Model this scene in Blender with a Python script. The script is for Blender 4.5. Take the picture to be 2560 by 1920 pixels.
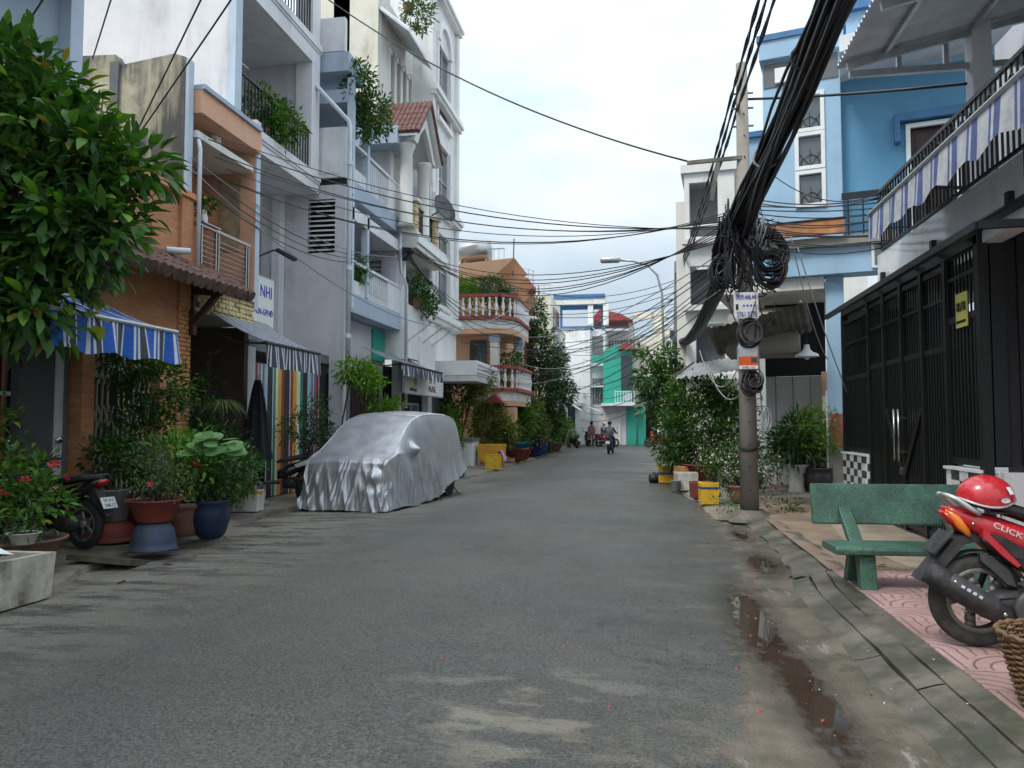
import bpy, math, random
import numpy as np
from mathutils import Vector, Matrix
random.seed(7); RNG = np.random.default_rng(11)
for _o in list(bpy.data.objects): bpy.data.objects.remove(_o)
scene = bpy.context.scene
COL = scene.collection
R = math.radians

# ------------------------------------------------------------------ camera
cd = bpy.data.cameras.new('camera'); cam = bpy.data.objects.new('camera', cd); COL.objects.link(cam)
cam.location = (0, 0, 1.55)
cam.rotation_euler = (R(90 + 2.978), 0, R(9.813))
cd.sensor_fit = 'HORIZONTAL'; cd.sensor_width = 36.0; cd.lens = 36.0 * 769 / 1024
cd.clip_start = 0.05; cd.clip_end = 2000
scene.camera = cam

# ------------------------------------------------------------------ sky (overcast) and sun
SUN_EL, SUN_AZ = 54, 218          # azimuth: compass-like, 180 = behind the camera
world = bpy.data.worlds.new('World'); scene.world = world; world.use_nodes = True
wn, wl = world.node_tree.nodes, world.node_tree.links
wn.clear()
def N(t, **k):
    n = wn.new(t)
    for a, b in k.items(): setattr(n, a, b)
    return n
sky = N('ShaderNodeTexSky', sky_type='NISHITA', sun_disc=False, sun_elevation=R(SUN_EL), sun_rotation=R(SUN_AZ), air_density=1.0, dust_density=3.0)
tc = N('ShaderNodeTexCoord'); sep = N('ShaderNodeSeparateXYZ'); wl.new(tc.outputs['Generated'], sep.inputs[0])
mp = N('ShaderNodeMapping'); mp.inputs['Scale'].default_value = (1.3, 1.3, 3.2); wl.new(tc.outputs['Generated'], mp.inputs[0])
nz = N('ShaderNodeTexNoise'); nz.inputs['Scale'].default_value = 1.9; nz.inputs['Detail'].default_value = 6; nz.inputs['Roughness'].default_value = .52
wl.new(mp.outputs[0], nz.inputs['Vector'])
cr = N('ShaderNodeValToRGB'); wl.new(nz.outputs['Fac'], cr.inputs[0])
cr.color_ramp.elements[0].position = .40; cr.color_ramp.elements[0].color = (.58, .715, .83, 1)
cr.color_ramp.elements[1].position = .66; cr.color_ramp.elements[1].color = (.88, .935, .97, 1)
lum = N('ShaderNodeMapRange'); lum.inputs['From Min'].default_value = 0; lum.inputs['From Max'].default_value = 1
lum.inputs['To Min'].default_value = .485; lum.inputs['To Max'].default_value = 2.0       # overcast sky: brighter towards the zenith
wl.new(sep.outputs[2], lum.inputs['Value'])
mul = N('ShaderNodeMix', data_type='RGBA', blend_type='MULTIPLY'); mul.inputs[0].default_value = 1
wl.new(cr.outputs[0], mul.inputs[6]); wl.new(lum.outputs[0], mul.inputs[7])
bg1 = N('ShaderNodeBackground'); bg1.inputs[1].default_value = 1.0; wl.new(mul.outputs[2], bg1.inputs[0])
bg2 = N('ShaderNodeBackground'); bg2.inputs[1].default_value = .1; wl.new(sky.outputs[0], bg2.inputs[0])
mx = N('ShaderNodeMixShader'); mx.inputs[0].default_value = .15
wl.new(bg1.outputs[0], mx.inputs[1]); wl.new(bg2.outputs[0], mx.inputs[2])
wo = N('ShaderNodeOutputWorld'); wl.new(mx.outputs[0], wo.inputs[0])
sl = bpy.data.lights.new('sun', 'SUN'); sun = bpy.data.objects.new('sun', sl); COL.objects.link(sun)
sl.energy = 1.5; sl.angle = R(16); sl.color = (1, .97, .92)
_az = R(SUN_AZ); _el = R(SUN_EL)
_sd = Vector((math.sin(_az) * math.cos(_el), math.cos(_az) * math.cos(_el), math.sin(_el)))   # towards the sun
sun.rotation_euler = (-_sd).to_track_quat('-Z', 'Y').to_euler()
sun.location = _sd * 60
scene.view_settings.view_transform = 'Standard'; scene.view_settings.look = 'None'
scene.view_settings.gamma = 1; scene.view_settings.use_curve_mapping = False
scene.view_settings.exposure = 0.5
scene.render.engine = 'CYCLES'
scene.cycles.use_denoising = True; scene.cycles.max_bounces = 5; scene.cycles.diffuse_bounces = 3; scene.cycles.glossy_bounces = 2; scene.cycles.transmission_bounces = 3; scene.cycles.transparent_max_bounces = 8
scene.cycles.use_adaptive_sampling = True; scene.cycles.adaptive_threshold = .03
# ------------------------------------------------------------------ helpers
WM = {}                                     # world matrices of roots built in world coordinates
class MB:
    def __init__(s): s.v = []; s.f = []; s.m = []; s.M = None; s.k = 0
    def add(s, vs, fs):
        b = len(s.v)
        s.v += [tuple(s.M @ Vector(v)) for v in vs] if s.M is not None else [tuple(v) for v in vs]
        s.f += [tuple(b + i for i in f) for f in fs]; s.m += [s.k] * len(fs); return s
    def box(s, x0, x1, y0, y1, z0, z1):
        if x0 > x1: x0, x1 = x1, x0
        if y0 > y1: y0, y1 = y1, y0
        if z0 > z1: z0, z1 = z1, z0
        return s.add([(x0,y0,z0),(x1,y0,z0),(x1,y1,z0),(x0,y1,z0),(x0,y0,z1),(x1,y0,z1),(x1,y1,z1),(x0,y1,z1)],
                     [(3,2,1,0),(4,5,6,7),(0,1,5,4),(1,2,6,5),(2,3,7,6),(3,0,4,7)])
    def cbox(s, x0, x1, y0, y1, z0, z1, c=.01):      # box with chamfered edges
        if x0 > x1: x0, x1 = x1, x0
        if y0 > y1: y0, y1 = y1, y0
        if z0 > z1: z0, z1 = z1, z0
        a = [(x0,x1),(y0,y1),(z0,z1)]; vs = []; idx = {}
        for sx in (0,1):
            for sy in (0,1):
                for sz in (0,1):
                    for ax in (0,1,2):
                        p = [a[0][sx], a[1][sy], a[2][sz]]
                        for o in (0,1,2):
                            if o != ax: p[o] += c if (sx,sy,sz)[o] == 0 else -c
                        idx[sx,sy,sz,ax] = len(vs); vs.append(tuple(p))
        fs = []
        cen = Vector(((x0+x1)/2,(y0+y1)/2,(z0+z1)/2))
        def face(ix):
            ps = [Vector(vs[i]) for i in ix]; n = (ps[1]-ps[0]).cross(ps[2]-ps[0]); m = sum(ps, Vector())/len(ps)
            fs.append(tuple(ix) if n.dot(m-cen) > 0 else tuple(reversed(ix)))
        for q in (0,1):
            face([idx[q,i,j,0] for i,j in ((0,0),(1,0),(1,1),(0,1))]); face([idx[i,q,j,1] for i,j in ((0,0),(1,0),(1,1),(0,1))]); face([idx[i,j,q,2] for i,j in ((0,0),(1,0),(1,1),(0,1))])
        for i in (0,1):
            for j in (0,1):
                face([idx[i,j,0,0], idx[i,j,0,1], idx[i,j,1,1], idx[i,j,1,0]])
                face([idx[i,0,j,0], idx[i,0,j,2], idx[i,1,j,2], idx[i,1,j,0]])
                face([idx[0,i,j,1], idx[0,i,j,2], idx[1,i,j,2], idx[1,i,j,1]])
                for k in (0,1): 
                    if True: pass
        for i in (0,1):
            for j in (0,1):
                for k in (0,1): face([idx[i,j,k,0], idx[i,j,k,1], idx[i,j,k,2]])
        return s.add(vs, fs)
    def prism(s, poly, ax, a, b):                    # polygon in the two other axes, extruded a..b along ax
        def P(u, v, w): return {'x': (w,u,v), 'y': (u,w,v), 'z': (u,v,w)}[ax]
        n = len(poly); vs = [P(u,v,a) for u,v in poly] + [P(u,v,b) for u,v in poly]
        ar = sum(poly[i][0]*poly[(i+1)%n][1]-poly[(i+1)%n][0]*poly[i][1] for i in range(n))
        fl = (ar > 0) == (b > a)
        if ax == 'y': fl = not fl
        fs = [tuple(range(n))[::-1], tuple(range(n,2*n))] + [(i,(i+1)%n,n+(i+1)%n,n+i) for i in range(n)]
        if not fl: fs = [f[::-1] for f in fs]
        return s.add(vs, fs)
    def tube(s, pts, r, n=6, cap=True, closed=False):
        pts = [Vector(p) for p in pts]; m = len(pts)
        rs = r if isinstance(r, (list,tuple)) else [r]*m
        vs = []; up = None
        for i, p in enumerate(pts):
            if closed: t = pts[(i+1)%m] - pts[i-1]
            else: t = pts[min(i+1,m-1)] - pts[max(i-1,0)]
            if t.length < 1e-9: t = Vector((0,0,1))
            t.normalize()
            if up is None: up = Vector((0,0,1)) if abs(t.z) < .9 else Vector((1,0,0))
            u = up - t*up.dot(t)
            if u.length < 1e-6: u = t.orthogonal()
            u.normalize(); up = u; w = t.cross(u)
            for k in range(n):
                a = 2*math.pi*k/n; vs.append(p + (u*math.cos(a)+w*math.sin(a))*rs[i])
        fs = []
        for i in range(m if closed else m-1):
            for k in range(n):
                j = (i+1)%m
                fs.append((i*n+k, i*n+(k+1)%n, j*n+(k+1)%n, j*n+k))
        if cap and not closed: fs += [tuple(range(n))[::-1], tuple((m-1)*n+k for k in range(n))]
        return s.add(vs, fs)
    def rod(s, a, b, r, n=6): return s.tube([a, b], r, n)
    def lathe(s, prof, c=(0,0,0), n=16, ax='z', cap=True, sq=1.0):
        vs = []; cx, cy, cz = c
        for r_, z_ in prof:
            for k in range(n):
                a = 2*math.pi*k/n; u, v = r_*math.cos(a), r_*math.sin(a)*sq
                vs.append({'z': (cx+u,cy+v,cz+z_), 'y': (cx+v,cy+z_,cz+u), 'x': (cx+z_,cy+u,cz+v)}[ax])
        m = len(prof)
        fs = [(i*n+k, i*n+(k+1)%n, (i+1)*n+(k+1)%n, (i+1)*n+k) for i in range(m-1) for k in range(n)]
        if cap: fs += [tuple(range(n))[::-1], tuple((m-1)*n+k for k in range(n))]
        return s.add(vs, fs)
    def grid(s, fn, nu, nv):                          # fn(u,v) -> point, u,v in 0..1
        vs = [fn(i/nu, j/nv) for j in range(nv+1) for i in range(nu+1)]
        return s.add(vs, [(j*(nu+1)+i, j*(nu+1)+i+1, (j+1)*(nu+1)+i+1, (j+1)*(nu+1)+i) for j in range(nv) for i in range(nu)])
    def beam(s, a, b, w, h):                          # rectangular bar between two points
        a, b = Vector(a), Vector(b); t = (b-a).normalized(); u = Vector((0,0,1)).cross(t)
        if u.length < 1e-4: u = Vector((1,0,0))
        u.normalize(); v = t.cross(u); vs = []
        for p in (a, b):
            for su, sv in ((-1,-1),(1,-1),(1,1),(-1,1)): vs.append(p + u*su*w/2 + v*sv*h/2)
        return s.add(vs, [(3,2,1,0),(4,5,6,7),(0,1,5,4),(1,2,6,5),(2,3,7,6),(3,0,4,7)])
    def sphere(s, c, r, n=12, m=8, sc=(1,1,1)):
        return s.lathe([(max(1e-4, r*math.sin(math.pi*i/m)), 0) for i in range(m+1)], c, n) if False else \
            s.grid(lambda u, v: (c[0]+sc[0]*r*math.sin(math.pi*v)*math.cos(-2*math.pi*u), c[1]+sc[1]*r*math.sin(math.pi*v)*math.sin(-2*math.pi*u), c[2]+sc[2]*r*math.cos(math.pi*v)), n, m)
    def mesh(s, name, mats, smooth=False):
        me = bpy.data.meshes.new(name); me.from_pydata(s.v, [], s.f)
        for m_ in (mats if isinstance(mats, (list,tuple)) else [mats]): me.materials.append(m_)
        if any(s.m): me.polygons.foreach_set('material_index', s.m)
        if smooth: me.polygons.foreach_set('use_smooth', [True]*len(me.polygons))
        me.update(); return me
    def build(s, name, mats, parent=None, smooth=False, local=False, **kw):
        return ob(name, s.mesh(name, mats, smooth), parent, local, **kw)
def ob(name, data, parent=None, local=False, loc=None, rot=None, scale=None):
    o = bpy.data.objects.new(name, data); COL.objects.link(o)
    if loc is not None: o.location = loc
    if rot is not None: o.rotation_euler = rot
    if scale is not None: o.scale = scale if isinstance(scale, (tuple,list)) else (scale,)*3
    if parent is not None:
        o.parent = parent
        if not local and parent.name in WM: o.matrix_parent_inverse = WM[parent.name].inverted()
    return o
def tag(o, label, cat=None, group=None, kind=None):
    if label: o['label'] = label
    if cat: o['category'] = cat
    if group: o['group'] = group
    if kind: o['kind'] = kind
    return o
def thing(name, label, cat, loc=(0,0,0), rotz=0, group=None):
    o = bpy.data.objects.new(name, None); COL.objects.link(o); o.empty_display_size = .2
    o.location = loc; o.rotation_euler = (0,0,rotz)
    WM[o.name] = Matrix.Translation(Vector(loc)) @ Matrix.Rotation(rotz, 4, 'Z')
    return tag(o, label, cat, group)
def struct(name, mb, mats, parent=None, smooth=False):
    o = mb.build(name, mats, parent, smooth)
    if parent is None: o['kind'] = 'structure'
    return o
def copy_tree(o, parent=None):
    c = o.copy(); COL.objects.link(c)
    if parent is not None: c.parent = parent
    for ch in list(o.children): copy_tree(ch, c)
    return c
def B(*a): return MB().box(*a)
def holes(u0, u1, v0, v1, hs, emit):                  # wall rectangle minus rectangular openings
    us = sorted({u0,u1,*[min(max(h[0],u0),u1) for h in hs],*[min(max(h[1],u0),u1) for h in hs]})
    vs = sorted({v0,v1,*[min(max(h[2],v0),v1) for h in hs],*[min(max(h[3],v0),v1) for h in hs]})
    for j in range(len(vs)-1):
        run = None
        for i in range(len(us)-1):
            cu, cv = (us[i]+us[i+1])/2, (vs[j]+vs[j+1])/2
            inside = any(h[0] < cu < h[1] and h[2] < cv < h[3] for h in hs)
            if inside:
                if run is not None: emit(run, us[i], vs[j], vs[j+1]); run = None
            elif run is None: run = us[i]
        if run is not None: emit(run, us[-1], vs[j], vs[j+1])
def wall_x(x0, x1, y0, y1, z0, z1, hs=()):            # street-facing wall; openings as (y0,y1,z0,z1)
    m = MB(); holes(y0, y1, z0, z1, hs, lambda a,b,c,d: m.box(x0,x1,a,b,c,d)); return m
def wall_y(y0, y1, x0, x1, z0, z1, hs=()):            # camera-facing wall; openings as (x0,x1,z0,z1)
    m = MB(); holes(x0, x1, z0, z1, hs, lambda a,b,c,d: m.box(a,b,y0,y1,c,d)); return m

# ------------------------------------------------------------------ materials
def _mat(name):
    m = bpy.data.materials.new(name); m.use_nodes = True
    nt = m.node_tree; b = nt.nodes['Principled BSDF']; return m, nt, nt.nodes, nt.links, b
def ramp(nt, src, p0, p1, c0, c1):
    r = nt.nodes.new('ShaderNodeValToRGB'); e = r.color_ramp.elements
    e[0].position = p0; e[0].color = (*c0, 1) if len(c0) == 3 else c0; e[1].position = p1; e[1].color = (*c1, 1) if len(c1) == 3 else c1
    nt.links.new(src, r.inputs[0]); return r.outputs[0]
def noise(nt, vec, scale, detail=4, rough=.55, sc3=None):
    n = nt.nodes.new('ShaderNodeTexNoise'); n.inputs['Scale'].default_value = scale; n.inputs['Detail'].default_value = detail; n.inputs['Roughness'].default_value = rough
    if sc3:
        mp = nt.nodes.new('ShaderNodeMapping'); mp.inputs['Scale'].default_value = sc3; nt.links.new(vec, mp.inputs[0]); vec = mp.outputs[0]
    nt.links.new(vec, n.inputs['Vector']); return n.outputs['Fac']
def mixc(nt, fac, a, b, mode='MIX'):
    n = nt.nodes.new('ShaderNodeMix'); n.data_type = 'RGBA'; n.blend_type = mode
    for sck, x in ((0, fac), (6, a), (7, b)):
        if isinstance(x, (int, float)): n.inputs[sck].default_value = x
        elif isinstance(x, (tuple, list)): n.inputs[sck].default_value = (*x, 1)
        else: nt.links.new(x, n.inputs[sck])
    return n.outputs[2]
def math_(nt, op, a, b=None):
    n = nt.nodes.new('ShaderNodeMath'); n.operation = op
    for i, x in enumerate((a, b)):
        if x is None: continue
        if isinstance(x, (int, float)): n.inputs[i].default_value = x
        else: nt.links.new(x, n.inputs[i])
    return n.outputs[0]
def pos(nt):
    g = nt.nodes.get('GEO') or nt.nodes.new('ShaderNodeNewGeometry'); g.name = 'GEO'; return g.outputs['Position']
def bump(nt, b, h, strength=.3, dist=.01):
    n = nt.nodes.new('ShaderNodeBump'); n.inputs['Strength'].default_value = strength; n.inputs['Distance'].default_value = dist
    nt.links.new(h, n.inputs['Height']); nt.links.new(n.outputs[0], b.inputs['Normal'])
def pm(name, col, rough=.6, var=.15, scale=4, metal=0, spec=.5, bs=60, bst=.15, emit=None, alpha=None, coat=0):
    """plain procedural surface: soft colour mottling plus fine relief"""
    m, nt, nn, L, b = _mat(name)
    f = noise(nt, pos(nt), scale)
    lo = tuple(c*(1-var) for c in col); hi = tuple(min(1, c*(1+var)) for c in col)
    L.new(ramp(nt, f, .3, .7, lo, hi), b.inputs['Base Color'])
    b.inputs['Roughness'].default_value = rough; b.inputs['Metallic'].default_value = metal; b.inputs['Specular IOR Level'].default_value = spec
    if coat: b.inputs['Coat Weight'].default_value = coat; b.inputs['Coat Roughness'].default_value = .08
    if bst: bump(nt, b, noise(nt, pos(nt), bs, 3), bst, .004)
    if emit: b.inputs['Emission Color'].default_value = (*emit[:3], 1); b.inputs['Emission Strength'].default_value = emit[3]
    return m
def plaster(name, col, stain=.35, scol=(.12,.11,.09), rough=.75, var=.08, thr=(.56,.75), bt=(.42,.68)):
    """painted render with rain streaks and blotches of its own"""
    m, nt, nn, L, b = _mat(name); p = pos(nt)
    base = ramp(nt, noise(nt, p, 1.3, 5), .3, .7, tuple(c*(1-var) for c in col), tuple(min(1, c*(1+var*.6)) for c in col))
    st = noise(nt, p, 1.0, 5, .6, (3.2,3.2,.35)); bl = noise(nt, p, .9, 6, .65)
    k = math_(nt, 'MULTIPLY', ramp(nt, st, thr[0], thr[1], (0,0,0), (1,1,1)), ramp(nt, bl, bt[0], bt[1], (0,0,0), (1,1,1)))
    L.new(mixc(nt, math_(nt, 'MULTIPLY', k, stain), base, scol), b.inputs['Base Color'])
    b.inputs['Roughness'].default_value = rough; b.inputs['Specular IOR Level'].default_value = .3
    bump(nt, b, noise(nt, p, 28, 5, .6), .22, .006); return m
def brickmat(name, c1, c2, mortar, bw=.22, rh=.065, axis='x'):
    m, nt, nn, L, b = _mat(name); p = pos(nt)
    sp = nn.new('ShaderNodeSeparateXYZ'); L.new(p, sp.inputs[0])
    cb = nn.new('ShaderNodeCombineXYZ'); L.new(math_(nt, 'ADD', sp.outputs[0], sp.outputs[1]), cb.inputs[0]); L.new(sp.outputs[2], cb.inputs[1])
    t = nn.new('ShaderNodeTexBrick'); L.new(cb.outputs[0], t.inputs['Vector'])
    t.inputs['Color1'].default_value = (*c1, 1); t.inputs['Color2'].default_value = (*c2, 1); t.inputs['Mortar'].default_value = (*mortar, 1)
    t.inputs['Scale'].default_value = 1; t.inputs['Brick Width'].default_value = bw; t.inputs['Row Height'].default_value = rh; t.inputs['Mortar Size'].default_value = .006
    L.new(mixc(nt, .55, t.outputs['Color'], ramp(nt, noise(nt, p, 3, 5), .3, .7, (.7,.7,.7), (1.1,1.05,1.05)), 'MULTIPLY'), b.inputs['Base Color'])
    b.inputs['Roughness'].default_value = .8; bump(nt, b, math_(nt, 'SUBTRACT', 1.0, t.outputs['Fac']), .5, .008); return m
def glassmat(name, col=(.03,.04,.045), rough=.05):
    m, nt, nn, L, b = _mat(name); b.inputs['Base Color'].default_value = (*col, 1); b.inputs['Roughness'].default_value = rough
    b.inputs['Specular IOR Level'].default_value = .8; bump(nt, b, noise(nt, pos(nt), 2.5, 2), .06, .05); return m
def leafmat(name, c0, c1, c2, rough=.5, tr=.28):
    m, nt, nn, L, b = _mat(name)
    g = nn.new('ShaderNodeNewGeometry'); r = nn.new('ShaderNodeValToRGB'); L.new(g.outputs['Random Per Island'], r.inputs[0])
    e = r.color_ramp.elements; e[0].position = 0; e[0].color = (*c0, 1); e[1].position = 1; e[1].color = (*c2, 1)
    x = e.new(.6); x.color = (*c1, 1); x = e.new(.955); x.color = (*c2, 1); e[3].color = (.30,.21,.03,1)
    L.new(r.outputs[0], b.inputs['Base Color']); b.inputs['Roughness'].default_value = rough; b.inputs['Specular IOR Level'].default_value = .45
    t = nn.new('ShaderNodeBsdfTranslucent'); L.new(mixc(nt, 1.0, r.outputs[0], (1.3,1.5,.5), 'MULTIPLY'), t.inputs[0])
    s = nn.new('ShaderNodeMixShader'); s.inputs[0].default_value = tr; L.new(b.outputs[0], s.inputs[1]); L.new(t.outputs[0], s.inputs[2])
    L.new(s.outputs[0], nn['Material Output'].inputs[0]); return m

M = {}
M['white'] = plaster('white_render', (.80,.80,.785), .5, (.22,.21,.18), thr=(.43,.70))
M['white2'] = plaster('pale_grey_render', (.73,.73,.735), .5, (.24,.23,.21), thr=(.43,.70))
M['lgrey'] = plaster('light_grey_render', (.62,.615,.64), .5, (.24,.235,.22), thr=(.43,.70))
M['bgrey'] = plaster('blue_grey_render', (.40,.47,.56), .5)
M['lblue'] = plaster('pale_blue_grey_render', (.52,.60,.69), .35)
M['dgrey'] = plaster('dark_grey_render', (.16,.165,.175), .3)
M['cream'] = plaster('cream_render', (.74,.70,.58), .6, (.18,.15,.10), thr=(.48,.7))
M['creamw'] = plaster('off_white_render', (.74,.72,.67), .5, (.2,.18,.14), thr=(.48,.7))
M['stained'] = plaster('mould_stained_render', (.60,.54,.38), .95, (.085,.085,.085), .85, .2, (.36,.56), (.34,.52))
M['salmon'] = plaster('salmon_render', (.72,.41,.27), .4)
M['orange'] = plaster('orange_render', (.64,.28,.15), .35)
M['ochre'] = plaster('ochre_orange_render', (.66,.40,.25), .4)
M['blue'] = plaster('sky_blue_render', (.35,.52,.67), .4, (.16,.24,.3), thr=(.48,.72))
M['blued'] = plaster('strong_blue_render', (.125,.31,.475), .25)
M['bluetrim'] = pm('dark_blue_trim', (.05,.16,.32), .6)
M['redhouse'] = plaster('dull_red_render', (.27,.095,.075), .4)
M['redtrim'] = pm('red_painted_trim', (.32,.07,.05), .6)
M['green'] = plaster('turquoise_green_render', (.04,.36,.265), .25)
M['brick'] = brickmat('orange_brick', (.60,.27,.12), (.52,.215,.095), (.40,.24,.15))
M['brickp'] = pm('fired_clay_brick', (.54,.25,.10), .8, .25, 6)
M['ystone'] = pm('yellow_split_stone', (.62,.50,.26), .8, .3, 5)
M['terra'] = pm('weathered_clay_tile', (.13,.07,.05), .8, .45, 7, bst=.4)
M['terra2'] = pm('brown_red_clay_tile', (.15,.07,.055), .75, .4, 8)
M['rtile'] = pm('red_roof_sheet', (.33,.045,.045), .6, .2)
M['wood'] = pm('dark_brown_timber', (.06,.03,.025), .6, .3, 8)
M['brownin'] = pm('dark_brown_panel', (.045,.022,.016), .6, .3, 3)
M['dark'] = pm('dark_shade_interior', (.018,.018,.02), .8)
M['black'] = pm('black_painted_steel', (.008,.008,.010), .4, .2, 20, bst=.05)
M['gateblk'] = pm('black_green_painted_steel', (.007,.009,.009), .4, .25, 12, bst=.05)
M['steel'] = pm('stainless_steel', (.42,.41,.40), .28, .1, 15, metal=1, bst=.03)
M['alu'] = pm('grey_aluminium', (.5,.51,.52), .4, .1, 10, metal=.6, bst=.05)
M['ltpaint'] = pm('white_gloss_paint', (.78,.78,.77), .4, .06)
M['pipe'] = pm('grey_white_plastic_pipe', (.62,.66,.70), .45, .12)
M['glass'] = glassmat('window_glass'); M['glassb'] = glassmat('blue_tinted_glass', (.02,.05,.08))
M['glassg'] = glassmat('grey_glass', (.10,.12,.13))
M['creamp'] = pm('cream_metal_paint', (.52,.47,.36), .5, .15)
M['galv'] = pm('galvanised_corrugated_sheet', (.58,.60,.62), .5, .15, 3)
M['galvd'] = pm('old_rusty_sheet', (.16,.15,.13), .7, .45, 4)
M['cable'] = pm('black_cable_sheath', (.012,.012,.015), .5, .2, 30, bst=0)
M['cableg'] = pm('grey_cable_sheath', (.30,.30,.31), .5, .2, 30, bst=0)
M['conc'] = plaster('raw_concrete', (.27,.255,.225), .5, (.07,.065,.055), .85, .2)
M['concpole'] = plaster('concrete_pole', (.30,.275,.235), .7, (.09,.08,.07), .85, .22)
M['soil'] = pm('potting_soil', (.035,.025,.018), .95, .4, 20, bst=.6)
M['bark'] = pm('bark', (.07,.055,.04), .9, .4, 14, bst=.7, bs=30)
M['rubber'] = pm('tyre_rubber', (.02,.02,.021), .75, .25, 20)
M['plast'] = pm('black_plastic', (.018,.018,.02), .5, .2, 15, bst=.05)
M['plastg'] = pm('grey_black_plastic', (.045,.047,.052), .45, .15, 15, bst=.05)
M['chrome'] = pm('chrome', (.65,.65,.65), .12, .05, 10, metal=1, bst=0)
M['paper'] = pm('white_print_board', (.75,.75,.73), .5, .05)
M['inkblue'] = pm('blue_lettering', (.02,.03,.42), .5, .05, bst=0)
M['inkblk'] = pm('black_lettering', (.012,.012,.012), .5, .05, bst=0)
M['inkpur'] = pm('purple_blue_lettering', (.09,.05,.36), .5, .05, bst=0)
M['gold'] = pm('gold_lettering', (.40,.28,.06), .4, .2)
M['fblue'] = pm('blue_awning_stripe', (.015,.10,.48), .7, .12, 6)
M['fgrey'] = pm('slate_awning_stripe', (.05,.06,.085), .7, .12, 6)
M['fwhite'] = pm('white_awning_stripe', (.66,.68,.70), .7, .12, 6)
M['fdk'] = pm('dark_slate_awning_stripe', (.045,.055,.085), .7, .12, 6)
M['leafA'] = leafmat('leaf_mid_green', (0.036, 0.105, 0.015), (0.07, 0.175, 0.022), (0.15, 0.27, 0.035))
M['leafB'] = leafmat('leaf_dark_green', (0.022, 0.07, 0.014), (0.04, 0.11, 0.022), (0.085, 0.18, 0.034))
M['leafC'] = leafmat('leaf_bright_green', (0.07, 0.18, 0.02), (0.13, 0.28, 0.03), (0.26, 0.39, 0.05))
M['leafY'] = leafmat('leaf_yellow_green', (.20,.26,.02), (.30,.33,.03), (.42,.38,.05))
M['leafV'] = leafmat('leaf_variegated', (.12,.17,.05), (.26,.28,.12), (.4,.4,.22))
M['leafO'] = leafmat('leaf_olive_green', (0.06, 0.105, 0.022), (0.115, 0.165, 0.035), (0.23, 0.24, 0.055))
M['leafD'] = leafmat('leaf_deep_blue_green', (0.018, 0.06, 0.022), (0.032, 0.09, 0.03), (0.06, 0.135, 0.045))
M['petr'] = pm('red_petals', (.55,.03,.05), .6, .2); M['petp'] = pm('pink_petals', (.62,.16,.30), .6, .2); M['pety'] = pm('yellow_petals', (.75,.48,.02), .6, .2)

def text(name, body, size, mat, parent, loc, rot, sx=1.0, ext=.004, local=False, align='CENTER'):
    c = bpy.data.curves.new(name, 'FONT'); c.body = body; c.size = size; c.extrude = ext; c.align_x = align; c.align_y = 'CENTER'; c.resolution_u = 3
    t = bpy.data.objects.new(name, c); COL.objects.link(t)
    me = bpy.data.meshes.new_from_object(t.evaluated_get(bpy.context.evaluated_depsgraph_get())); bpy.data.objects.remove(t); bpy.data.curves.remove(c)
    me.materials.clear(); me.materials.append(mat)
    return ob(name, me, parent, local, loc, rot, (sx,1,1))
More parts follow.
